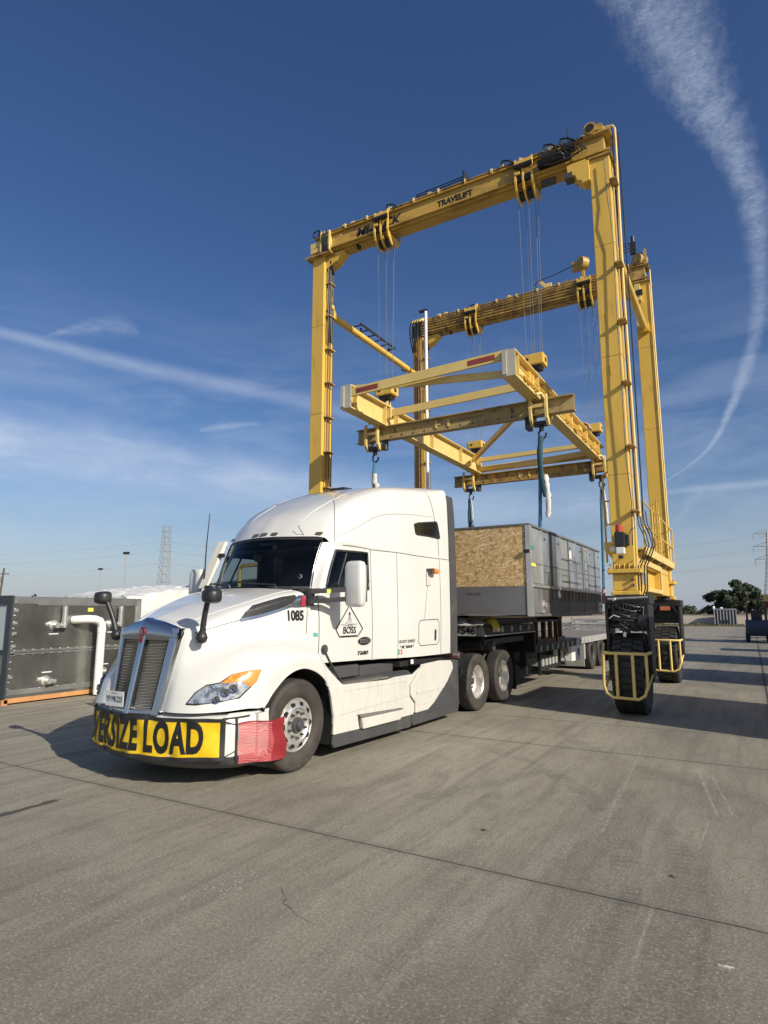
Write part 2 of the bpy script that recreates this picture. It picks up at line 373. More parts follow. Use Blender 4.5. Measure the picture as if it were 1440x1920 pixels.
# ------------------------------------------------------------------ ground and pavement
SCRATCH = [(-.70, 8.44, -.415, 6.61, .018, .9), (-.53, 8.12, -.29, 6.69, .014, .8), (-.677, 4.46, -.68, 3.77, .016, .9), (-.47, 6.42, -.50, 5.68, .012, .7), (-1.33, 7.05, -1.22, 5.67, .02, .6), (-2.41, 4.97, -2.52, 4.14, .014, .5), (-1.425, 9.35, -1.27, 6.67, .02, .6), (-2.0, 3.06, -1.96, 3.34, .01, .7)]
def pavement_mat():
    m_ = bpy.data.materials.new('worn_concrete'); m_.use_nodes = True; w = NT(m_.node_tree); p = w.n['Principled BSDF']
    P = w.node('ShaderNodeTexCoord').outputs['Object']; x, y, z = w.sep(P)
    k = w.mapr(w.noise(P, .28, 5, .6), .3, .7)
    c = w.mix(k, (.315, .286, .218, 1), (.43, .395, .305, 1))
    # broomed and driven streaks along the lane
    st = w.noise(w.mapping(P, (3.2, .22, 1), rot=(0, 0, R(4))), 1.6, 7, .62, .4)
    c = w.mix(w.mapr(st, .46, .66, 0, .6), c, (.16, .142, .108, 1))
    st2 = w.noise(w.mapping(P, (6, .35, 1), rot=(0, 0, R(-3)), loc=(7, 2, 0)), 2.1, 7, .65, .3)
    c = w.mix(w.mapr(st2, .52, .70, 0, .5), c, (.42, .39, .32, 1))
    bl = w.noise(w.mapping(P, loc=(2, 9, 0)), .7, 6, .6, .5)
    c = w.mix(w.mapr(bl, .50, .70, 0, .40), c, (.14, .126, .103, 1))
    # grey drive path on the right
    pth = w.m('MULTIPLY', w.mapr(x, -2.0, -1.2, 0, 1, True), w.mapr(w.noise(w.mapping(P, (1, .5, 1)), 1.1, 5), .3, .65))
    c = w.mix(w.m('MULTIPLY', pth, .6), c, (.120, .110, .094, 1))
    near = w.mapr(y, 1.5, 5.0, 1, 0, True)
    c = w.mix(w.m('MULTIPLY', near, w.mapr(w.noise(P, .9, 6, .65), .35, .65, .2, .62)), c, (.115, .105, .087, 1))
    # curved tyre marks
    def arc(cx, cy, r, hw, y0, y1, s):
        q = w.m('ABSOLUTE', w.m('SUBTRACT', w.m('SQRT', w.m('ADD', w.m('POWER', w.m('SUBTRACT', x, cx), 2.), w.m('POWER', w.m('SUBTRACT', y, cy), 2.))), r))
        a_ = w.mapr(q, hw*.7, hw, 1, 0, True)
        a_ = w.m('MULTIPLY', a_, w.m('MULTIPLY', w.mapr(y, y0, y0+1.2, 0, 1, True), w.mapr(y, y1-1.5, y1, 1, 0, True)))
        blk = w.m('GREATER_THAN', w.m('SINE', w.m('MULTIPLY', w.m('ARCTAN2', w.m('SUBTRACT', y, cy), w.m('SUBTRACT', x, cx)), r*70.)), -.25)
        a_ = w.m('MULTIPLY', a_, w.m('MULTIPLY', w.mapr(blk, 0, 1, .35, 1), w.mapr(w.noise(P, 2.2, 6, .7), .4, .62)))
        return w.m('MULTIPLY', a_, s)
    for A_ in ((-5.4, 4.2, 4.55, .13, 2.2, 9, .6), (-5.4, 4.2, 4.95, .12, 2.5, 8.5, .45), (-9.5, 3.5, 7.6, .12, 3.5, 8, .5), (2.0, 12, 5.1, .14, 5.5, 11, .4), (-8.2, 5.0, 5.3, .12, 4.8, 8, .55)):
        c = w.mix(arc(*A_), c, (.085, .078, .068, 1))
    # pale scratches dragged across the slab
    def seg(ax, ay, bx, by, hw, s, colr=(.50, .48, .42, 1)):
        dx_, dy_ = bx-ax, by-ay; L2 = dx_*dx_+dy_*dy_
        t_ = w.m('DIVIDE', w.m('ADD', w.m('MULTIPLY', w.m('SUBTRACT', x, ax), dx_), w.m('MULTIPLY', w.m('SUBTRACT', y, ay), dy_)), L2, clamp=True)
        px = w.m('SUBTRACT', w.m('SUBTRACT', x, ax), w.m('MULTIPLY', t_, dx_)); py = w.m('SUBTRACT', w.m('SUBTRACT', y, ay), w.m('MULTIPLY', t_, dy_))
        d_ = w.m('SQRT', w.m('ADD', w.m('MULTIPLY', px, px), w.m('MULTIPLY', py, py)))
        d_ = w.m('ADD', d_, w.m('MULTIPLY', w.m('SUBTRACT', w.noise(P, 14, 4, .7), .5), hw*3))
        return w.m('MULTIPLY', w.m('MULTIPLY', w.mapr(d_, hw*.3, hw, 1, 0, True), w.mapr(w.noise(P, 18, 5, .8), .40, .58)), s)
    for S_ in SCRATCH: c = w.mix(seg(*S_), c, (.50, .48, .42, 1))
    for S_ in ((-1.75, 2.6, -1.25, 6.5, .10, .5), (-1.05, 2.8, -.75, 7.5, .09, .35)): c = w.mix(seg(*S_), c, (.42, .40, .34, 1))
    for S_ in ((-4.0, 4.9, -3.5, 6.4, .16, .55), (-2.9, 5.8, -2.2, 7.4, .15, .5), (-.55, 2.0, -.45, 4.2, .28, .5)): c = w.mix(seg(*S_), c, (.085, .078, .065, 1))
    # pale scrapes
    sc = w.noise(w.mapping(P, (9, .7, 1), rot=(0, 0, R(-14)), loc=(1, 1, 0)), 1.9, 3, .5)
    c = w.mix(w.m('MULTIPLY', w.mapr(sc, .70, .73, 0, .4), w.mapr(w.noise(P, .8, 3), .48, .6)), c, (.42, .40, .36, 1))
    # aggregate: grain, dark pits and pale flecks
    g = w.noise(P, 60, 6, .85); c = w.mix(w.mapr(g, .40, .60, 0, .75), c, (.10, .088, .068, 1))
    g2 = w.noise(w.mapping(P, loc=(4, 4, 0)), 48, 5, .8); c = w.mix(w.mapr(g2, .53, .66, 0, .7), c, (.46, .43, .37, 1))
    g3 = w.noise(w.mapping(P, (1.6, .5, 1), loc=(8, 1, 0)), 9, 7, .75); c = w.mix(w.mapr(g3, .5, .68, 0, .5), c, (.13, .115, .09, 1))
    vo = w.node('ShaderNodeTexVoronoi'); w.set(vo.inputs['Vector'], P); vo.inputs['Scale'].default_value = 42
    dens = w.mapr(w.noise(w.mapping(P, (1.2, .6, 1)), 2.2, 8, .75), .46, .68)
    fl = w.m('MULTIPLY', w.m('LESS_THAN', vo.outputs['Distance'], w.m('MULTIPLY', dens, .30)), 1.)
    c = w.mix(w.m('MULTIPLY', fl, .75), c, (.50, .47, .41, 1))
    vo2 = w.node('ShaderNodeTexVoronoi'); w.set(vo2.inputs['Vector'], w.mapping(P, loc=(.3, .7, 0))); vo2.inputs['Scale'].default_value = 13
    c = w.mix(w.m('MULTIPLY', w.m('LESS_THAN', vo2.outputs['Distance'], .07), .6), c, (.06, .055, .045, 1))
    # control joints and cracks
    wob = w.m('MULTIPLY', w.m('SUBTRACT', w.noise(P, 3.5, 6, .7), .5), .035)
    xw = w.m('ADD', x, wob); yw = w.m('ADD', y, wob)
    h = None; jt = 0.
    def line(v, at, hw): return w.mapr(w.m('ABSOLUTE', w.m('SUBTRACT', v, at)), hw*.4, hw, 1, 0)
    js = [line(yw, 4.45, .011), line(yw, 8.75, .012), line(yw, -.2, .012), line(xw, .13, .03), line(xw, -7.7, .015), line(xw, -12, .02)]
    per = w.m('ABSOLUTE', w.m('SUBTRACT', w.m('FLOORED_MODULO', w.m('SUBTRACT', yw, 13.0), 4.35), 2.17))
    js.append(w.m('MULTIPLY', w.mapr(per, .006, .022, .8, 0), w.m('GREATER_THAN', y, 10.5)))
    ck = w.curve(y, 2.0, 3.6, [(2.0, -.2), (2.98, -1.02), (3.03, -1.47), (3.06, -1.75), (3.10, -1.98), (3.2, -2.31), (3.3, -2.62), (3.41, -2.76), (3.6, -2.95)], -4, 0)
    cw = w.m('ADD', ck, w.m('MULTIPLY', w.m('SUBTRACT', w.noise(P, 7, 8, .8), .5), .34))
    js.append(w.m('MULTIPLY', line(x, cw, .013), w.m('MULTIPLY', w.m('GREATER_THAN', y, 2.0), w.m('MULTIPLY', w.m('LESS_THAN', y, 3.5), w.mapr(w.noise(P, 4, 4), .42, .5, .25, .9)))))
    for j in js: jt = w.m('MAXIMUM', jt, j)
    soft = w.m('MAXIMUM', line(yw, 4.45, .09), w.m('MAXIMUM', line(yw, 8.75, .08), line(xw, .13, .12)))
    c = w.mix(w.m('MULTIPLY', soft, w.mapr(w.noise(P, 5, 5), .3, .7, .05, .35)), c, (.10, .09, .075, 1))
    c = w.mix(w.m('MULTIPLY', jt, .95), c, (.035, .031, .026, 1))
    # dark liquid spill on the left
    dx = w.m('DIVIDE', w.m('SUBTRACT', x, w.m('MULTIPLY', w.m('SUBTRACT', w.noise(P, 3, 4), .5), .5)), 1.); 
    sp = w.m('ABSOLUTE', w.m('SUBTRACT', w.m('ADD', x, w.m('MULTIPLY', w.m('SUBTRACT', w.noise(P, 5, 4), .5), .12)), -5.98))
    spm = w.m('MULTIPLY', w.mapr(sp, .03, .055, 1, 0), w.m('MULTIPLY', w.mapr(y, 3.86, 3.98, 1, 0), w.mapr(y, 2.6, 2.8, 0, 1)))
    c = w.mix(w.m('MULTIPLY', spm, .8), c, (.03, .027, .024, 1))
    w.set(p.inputs['Base Color'], c)
    w.set(p.inputs['Roughness'], w.mapr(st, .3, .7, .62, .85)); p.inputs['Specular IOR Level'].default_value = .35
    bn = w.node('ShaderNodeBump'); bn.inputs['Strength'].default_value = .35; bn.inputs['Distance'].default_value = .012
    hh = w.m('SUBTRACT', w.m('ADD', w.m('MULTIPLY', g, .35), w.m('MULTIPLY', w.noise(P, 22, 5), .5)), w.m('MULTIPLY', jt, 1.5))
    w.set(bn.inputs['Height'], hh); w.l.new(bn.outputs[0], p.inputs['Normal'])
    return m_
dirt = mat('dry_earth', (.20, .165, .115), .9, var=.3, vs=.08, col2=(.10, .095, .05), amt2=.6, thr=(.45, .6), s2=.25, detail=8)
MB().bx(-3000, 3000, -400, 6000, -.6, -.004).build('ground', dirt).__setitem__('kind', 'structure')
MB().bx(-400, 90, -40, 80, -.3, 0).build('pavement', pavement_mat()).__setitem__('kind', 'structure')
# loose grit and a bent wire lying on the slab
rock_m = mat('stone', (.10, .09, .075), .85, var=.4)
def stones():
    m = MB()
    for (x, y, s) in [(-2.62, 2.78, .018), (-2.1, 2.5, .012), (-1.85, 3.4, .008)]: pass
for i, (x, y, s, lb) in enumerate([(-1.97, 2.32, .010, 'small dark chip of stone on the concrete near the bottom of the frame'), (-.62, 5.0, .012, 'dark pebble on the concrete beyond the front joint at right'), (-2.08, 5.2, .014, 'tiny dark pebble on the open concrete right of the truck'), (-1.2, 2.13, .012, 'small pale chip of rubble at the crack by the lower edge')]):
    m = MB(); bmesh.ops.create_icosphere(m.b, subdivisions=2, radius=s)
    for v in m.b.verts: v.co = Vector((v.co.x*1.5, v.co.y, v.co.z*.6+s*.5))*(1+random.uniform(-.25, .25))
    o = m.build('stone', rock_m, smooth=30); o.location = (x, y, 0); tag(o, lb, 'stone', 'stones on the concrete')

m = MB(); m.tube([(.045*math.cos(a), .045*math.sin(a), .008+.01*abs(math.sin(a))) for a in [-.6+4.9*k/16 for k in range(17)]], .005, 5)
o = m.build('wire_loop', rock_m, smooth=60); o.location = (-2.06, 2.19, 0); tag(o, 'small black open loop of wire lying on the concrete in the foreground', 'wire')
m = MB(); m.box((0, 0, .004), (.06, .008, .008)); m.box((.02, .004, .008), (.05, .006, .006), (0, 0, .2))
o = m.build('wood_sliver', mat('bleached_wood', (.60, .55, .45), .8), None); o.location = (-.27, 3.93, 0); o.rotation_euler = (0, 0, R(-5)); tag(o, 'pale sliver of wood on the concrete at lower right', 'wood scrap')
# ------------------------------------------------------------------ far setting
steel_far = mat('weathered_galvanised_steel', (.33, .33, .32), .6, .3, var=.1)
wood_pole = mat('creosoted_wood', (.10, .075, .055), .9, var=.3)
wire_far = mat('power_line_wire', (.32, .33, .35), .6)
def pylon(loc, H, rz, label, arms=3, wb=3.2, wt=1.0):
    t = empty('lattice_pylon', loc, rz, label, 'pylon')
    m = MB(); n = 12; zs = [H*(1-(1-i/n)**1.15) for i in range(n+1)]
    def hw(z): u = z/H; return wb*(1-u)**1.4*.9+wt*.5+ (0 if u > .5 else 0)
    cs = lambda z: [Vector((sx*hw(z), sy*hw(z), z)) for sx, sy in ((-1, -1), (1, -1), (1, 1), (-1, 1))]
    for a, b in zip(zs, zs[1:]):
        A, B = cs(a), cs(b)
        for i in range(4):
            m.beam(A[i], B[i], .16, .16, up=(1, .3, 0)); j = (i+1) % 4
            m.beam(A[i], B[j], .08, .08, up=(1, .3, .1)); m.beam(A[j], B[i], .08, .08, up=(1, .3, .1)); m.beam(B[i], B[j], .08, .08, up=(0, .1, 1))
    m.build('lattice_frame', steel_far, t)
    for k in range(arms):
        z = H*(.97-.15*k); L = wt*.5+3.3-.2*abs(k-1)
        for s in (-1, 1):
            a = MB(); w_ = hw(z)
            for sy in (-1, 1):
                a.beam((s*w_, sy*w_, z), (s*L, 0, z+.1), .1, .1); a.beam((s*w_, sy*w_, z+1.1), (s*L, 0, z+.1), .08, .08)
            a.build('cross_arm', steel_far, t)
            b = MB(); b.cyl((s*L, 0, z+.1), (s*L, 0, z-1.7), .1, .1, 6); b.build('insulator', steel_far, t)
    return t
pylon((-176, 148, 0), 31.2, R(20), 'tall grey lattice pylon rising behind the wrapped load at left', wb=.9, wt=2.3, arms=0)
pylon((5.6, 190, 0), 22.5, R(8), 'lattice pylon with crossarms cut by the right edge of the picture', wb=2.6, wt=1.3)
def wires():
    def cat(a, b, sag, n=14):
        a, b = Vector(a), Vector(b); return [a.lerp(b, k/n)-Vector((0, 0, 4*sag*(k/n)*(1-k/n))) for k in range(n+1)]
    k = 0
    for (za, zb, zc) in ((21.5, 26, 21.3), (18.6, 22.6, 17.8), (14.8, 18.4, 14.3)):
        for s in (-1, 1):
            k += 1
            m = MB(); p0 = (-300, 60+s*3, za+s*.4); p1 = (-176+s*1.2, 148, zb); p2 = (5.6-s*3, 190, zc); p3 = (160, 215, zc+2)
            m.tube(cat(p0, p1, 4)+cat(p1, p2, 6.5, 24)[1:]+cat(p2, p3, 4)[1:], .020, 4)
            o = m.build('power_line', wire_far)
            tag(o, 'thin %s %s wire of the power line strung between the two pylons' % (('highest', 'middle', 'lowest')[(k-1)//2], ('nearer', 'farther')[(k-1) % 2]), 'power line', 'wires of the distant power line')
wires()
def lamp_mast(x, y, H, label):
    t = empty('floodlight_mast', (x, y, 0), R(30), label, 'light mast', 'floodlight masts on the horizon')
    MB().cyl((0, 0, 0), (0, 0, H), .16, .09, 8).build('pole', steel_far, t)
    m = MB(); m.box((0, 0, H), (1.1, .08, .08)); m.build('crossbar', steel_far, t)
    for k in (-1, 0, 1): MB().box((k*.36, -.1, H+.18), (.30, .2, .34), (R(-25), 0, 0)).build('floodlight', steel_blk, t)
lamp_mast(-87.9, 66.1, 11.0, 'taller floodlight mast left of the lattice pylon')
lamp_mast(-122.8, 86, 10.7, 'smaller farther floodlight mast above the wrapped load')
t = empty('utility_pole', (-97.15, 51.6, 0), R(20), 'leaning wooden utility pole at the far left edge', 'utility pole')
MB().cyl((-.3, 0, 0), (.25, 0, 8.2), .17, .12, 8).build('pole', wood_pole, t)
MB().box((.18, 0, 7.3), (2.0, .12, .14)).build('crossarm', wood_pole, t)
MB().cyl((-.2, .25, 6.0), (-.2, .25, 6.9), .22, .22, 8).build('transformer', steel_far, t)

leaf_m = mat('dark_evergreen_leaves', (.045, .060, .030), .7, var=.5, vs=1.3, col2=(.09, .10, .05), amt2=.5)
leaf_dry = mat('dusty_leaves', (.10, .105, .065), .8, var=.4, vs=.8)
bark = mat('bark', (.09, .07, .05), .9, var=.3)
def tree(loc, label, H, W, seed, clumps, leafm, trunk_h=1.2, name='tree', group=None, leaf=.16, per=90, flat=.8, cat='tree'):
    rn = random.Random(seed); t = empty(name, loc, 0, label, cat, group)
    C_ = []
    for k in range(clumps):
        a = rn.uniform(0, 6.283); r = W*math.sqrt(rn.random())*.82; h = trunk_h+(H-trunk_h)*(rn.random()**.8)*math.sqrt(max(.05, 1-(r/W)**2.2))
        C_.append(Vector((math.cos(a)*r, math.sin(a)*r, max(trunk_h*.6, h))))
    m = MB(); base = Vector((0, 0, -.1)); tr = W*.07
    m.tube([base, (W*.02, 0, trunk_h*.6), (W*.03, .1, trunk_h*1.2)], [tr, tr*.8, tr*.65], 8)
    for c in C_[::3]:
        mid = Vector((c.x*.4, c.y*.4, trunk_h+(c.z-trunk_h)*.55)); m.tube([(W*.02, 0, trunk_h*.8), mid, c], [tr*.4, tr*.22, .02], 5)
    m.build('trunk', bark, t, smooth=60)
    f = MB()
    for c in C_:
        R_ = W*rn.uniform(.13, .25)
        for i in range(per):
            d = Vector((rn.gauss(0, 1), rn.gauss(0, 1), rn.gauss(0, 1))).normalized()*R_*rn.random()**.35
            p = c+Vector((d.x, d.y, d.z*flat)); s = leaf*rn.uniform(.6, 1.5)
            a = Vector((rn.gauss(0, 1), rn.gauss(0, 1), rn.gauss(0, 1))).normalized()*s; b = a.cross(Vector((rn.gauss(0, 1), rn.gauss(0, 1), rn.gauss(0, 1)))).normalized()*s*.6
            f.f([f.v(p-a), f.v(p+b), f.v(p+a), f.v(p-b)])
    f.build('crown', leafm, t, fixn=False)
    return t
tree((-2.3, 110, 0), 'broad dark round-crowned tree beyond the wall at right', 6.1, 4.3, 5, 62, leaf_m, 1.3, leaf=.22, per=230, flat=.75)
tree((1.9, 112, 0), 'low outlying branchy tree at the right end of the big dark tree', 3.9, 1.3, 9, 12, leaf_m, 1.6, leaf=.14, per=90)
tree((-148.8, 82.3, 0), 'small pointed dark tree just above the corner of the metal unit', 6.5, 1.2, 2, 16, leaf_m, 1, leaf=.3, per=40)
tree((-164, 96, 0), 'tiny dark treetop peeking over the metal unit left of the wrapped load', 6.5, 1.2, 3, 14, leaf_m, 1, leaf=.3, per=40)
for i, (x, y, h, w_, lb) in enumerate([(-11.3, 119, 3.5, 1.9, 'grey bare-looking bush beside the rear crane wheel yoke'), (-8.9, 121, 2.5, 2.3, 'low dusty bush in the middle gap left of the big tree'), (-6.4, 119, 2.4, 1.7, 'twiggy grey bush at the left foot of the big tree'), (-14.4, 122, 2.4, 2.6, 'low grey bush mostly behind the crane leg'), (1.0, 120, 2.3, 1.9, 'small bush behind the forklift roof'), (3.6, 121, 2.2, 2, 'bush behind the yellow post at the right edge')]):
    tree((x, y, 0), lb, h, w_, 20+i, 16, leaf_dry, .5, name='bush', group='bushes beyond the wall', leaf=.2, per=60, cat='bush')
# weeds along the foot of the wall: nobody could count them
wd = MB(); rn = random.Random(4)
for i in range(5200):
    x = rn.uniform(-60, 14); y = 84.6+rn.random()*3.6; s = rn.uniform(.15, .5)*(1.2 if math.sin(x*.9)+math.sin(x*.37) > 0 else .6)
    p = Vector((x, y, 0)); a = Vector((rn.uniform(-.12, .12), rn.uniform(-.1, .1), s)); b = Vector((rn.uniform(.05, .14), 0, 0))
    wd.f([wd.v(p-b), wd.v(p+b), wd.v(p+a)])
tag(wd.build('weeds', mat('dry_weeds', (.16, .14, .075), .9, var=.4, vs=.6), fixn=False), 'dry weeds growing along the foot of the far wall', 'weeds', kind='stuff')
blockm = mat('pale_block_wall', (.62, .53, .44), .85, var=.12, vs=.5)
t = empty('boundary_wall', (-40, 89, 0), 0, 'long low pale block wall across the end of the yard', 'wall')
MB().bx(-160, 62, 0, .2, -.1, 1.22).build('wall_panel', blockm, t); MB().bx(-160, 62, -.03, .23, 1.22, 1.30).build('coping', blockm, t)
cor = mat('grey_trailer_ribs', (.33, .34, .36), .6, .2, var=.15)
# roll-off bin at the end of the yard
t = empty('waste_bin', (-2.9, 87, 0), R(4), 'grey ribbed roll-off bin in front of the far wall', 'bin')
m = MB(); m.bx(-1.15, 1.15, -.9, -.82, .1, 1.95); m.bx(-1.15, -1.07, -.82, 1.5, .1, 1.95); m.bx(1.07, 1.15, -.82, 1.5, .1, 1.95); m.bx(-1.07, 1.07, 1.42, 1.5, .1, 1.95); m.bx(-1.07, 1.07, -.82, 1.42, .1, .18); m.build('body', mat('bin_dark_grey', (.06, .065, .075), .6, var=.2), t)
for k in range(8): MB().bx(-1.19+k*.33, -1.09+k*.33, -.98, -.9, .1, 1.95).build('rib', cor, t)
MB().bx(-1.22, 1.22, -1.0, -.78, 1.95, 2.05).build('top_rail', cor, t); MB().bx(-.45, .3, -1.02, -.98, .35, .7).build('hatch', steel_blk, t)
m = MB(); bmesh.ops.create_icosphere(m.b, subdivisions=2, radius=.22); o = m.build('rubbish_bag', mat('white_plastic_bag', (.8, .8, .8), .5), None, smooth=60); o.location = (-4.05, 87.0, 2.14); o.scale = (.7, .7, 1.2); tag(o, 'white plastic bag on the left corner of the grey bin', 'bag')
m = MB(); bmesh.ops.create_icosphere(m.b, subdivisions=2, radius=.16); o = m.build('rubbish_bag', MATS['white_plastic_bag'], None, smooth=60); o.location = (-3.2, 86.2, 2.13); o.scale = (1.1, .7, .7); tag(o, 'small white plastic bag on the middle of the bin rim', 'bag')

# forklift with mast and canopy at the right edge
def forklift():
    t = empty('forklift', (.20, 44, 0), R(90), 'dark blue forklift with overhead guard at the right edge', 'forklift')
    nb = mat('dark_blue_machine_paint', (.03, .045, .08), .4, var=.2); 
    m = MB(); m.prism([(-1.2, .35), (-1.2, 1.0), (-.9, 1.3), (.1, 1.25), (.1, .8), (1.0, .8), (1.0, .35)], 'y', -.55, .55); m.build('body', nb, t, bevel=.05)
    m = MB(); m.prism([(-1.35, .4), (-1.45, .9), (-1.3, 1.25), (-.9, 1.3), (-.9, .4)], 'y', -.6, .6); m.build('counterweight', nb, t, bevel=.05)
    for sy in (-.5, .5):
        MB().tube([(-.85, sy, 1.2), (-.75, sy, 2.45)], .04).build('guard_post', steel_blk, t); MB().tube([(.85, sy, .8), (.55, sy, 2.45)], .04).build('guard_post', steel_blk, t)
        MB().bx(1.05, 1.2, sy-.06, sy+.06, .15, 2.6).build('mast_rail', steel_blk, t); MB().bx(1.2, 2.3, sy-.12, sy-.0, .12, .17).build('fork', steel_blk, t)
        for x, r in ((.75, .36), (-.85, .28)):
            wmb = MB(); wmb.lathe([(.12, -.11), (r*.6, -.12), (r, -.1), (r, .1), (r*.6, .12), (.12, .11)], (x, sy*1.05, r), (0, 1, 0), 20, closed=True); wmb.build('tyre', rubber_dark, t)
    m = MB(); m.bx(-.85, .65, -.55, .55, 2.45, 2.52); m.build('overhead_guard', steel_blk, t)
    MB().bx(-.55, -.1, -.28, .28, 1.25, 1.38).build('seat', black_pl, t); MB().bx(-.62, -.52, -.28, .28, 1.38, 1.85).build('backrest', black_pl, t)
    MB().tube([(.45, 0, .8), (.3, 0, 1.45)], .03).build('steering_column', steel_blk, t)
forklift()
# yellow steel post with red warning lamp housing at the very edge
t = empty('yellow_post', (.42, 21, 0), 0, 'slim pale yellow post with a dark red lamp box at the right edge', 'post')
MB().bx(-.045, .045, -.045, .045, 0, 1.9).build('post', yel_pale, t); MB().bx(-.1, .2, -.08, .08, 1.9, 2.08).build('lamp_box', mat('dark_red_plastic', (.12, .015, .015), .4), t); MB().bx(-.12, .25, -.1, .1, 2.08, 2.28).build('cap', yel_pale, t)
# other equipment units and machines parked in the row to the right (they throw the shade across the lane)
def parked_unit(x0, x1, y0, y1, h, label, m_, name='equipment_unit', cat='equipment unit', sk=True):
    t = empty(name, ((x0+x1)/2, y0, 0), 0, label, cat); w_ = (x1-x0)/2; L = y1-y0
    MB().bx(-w_, w_, 0, L, .16, h).build('casing', m_, t, bevel=.02)
    for z in (.5, h-.25): MB().bx(-w_-.03, -w_, .05, L-.05, z, z+.08).build('rail', m_, t)
    for k in range(int(L/1.1)+1): MB().bx(-w_-.04, -w_-.003, .05+k*1.05, .1+k*1.05, .2, h-.05).build('rib', m_, t)
    for k in (-1, 1): MB().bx(k*w_*.8-.06, k*w_*.8+.06, 0, L, 0, .16).build('skid', rust, t)
def tower_stand(x, y, w_, d_, h, label, arm=None):
    t = empty('steel_gantry_leg', (x, y, 0), 0, label, 'gantry leg', 'gantry legs of the second crane in the next lane')
    MB().bx(-w_/2, w_/2, -d_/2, d_/2, 1.6, h).build('leg', yel, t); MB().bx(-w_*.8, w_*.8, -d_*.8, d_*.8, 1.0, 1.6).build('yoke', steel_blk, t)
    wmb = MB(); wmb.lathe([(.3, -.2), (.6, -.22), (.7, -.18), (.7, .18), (.6, .22), (.3, .2)], (0, 0, .7), (1, 0, 0), 28, closed=True); wmb.build('tyre', rubber_dark, t)
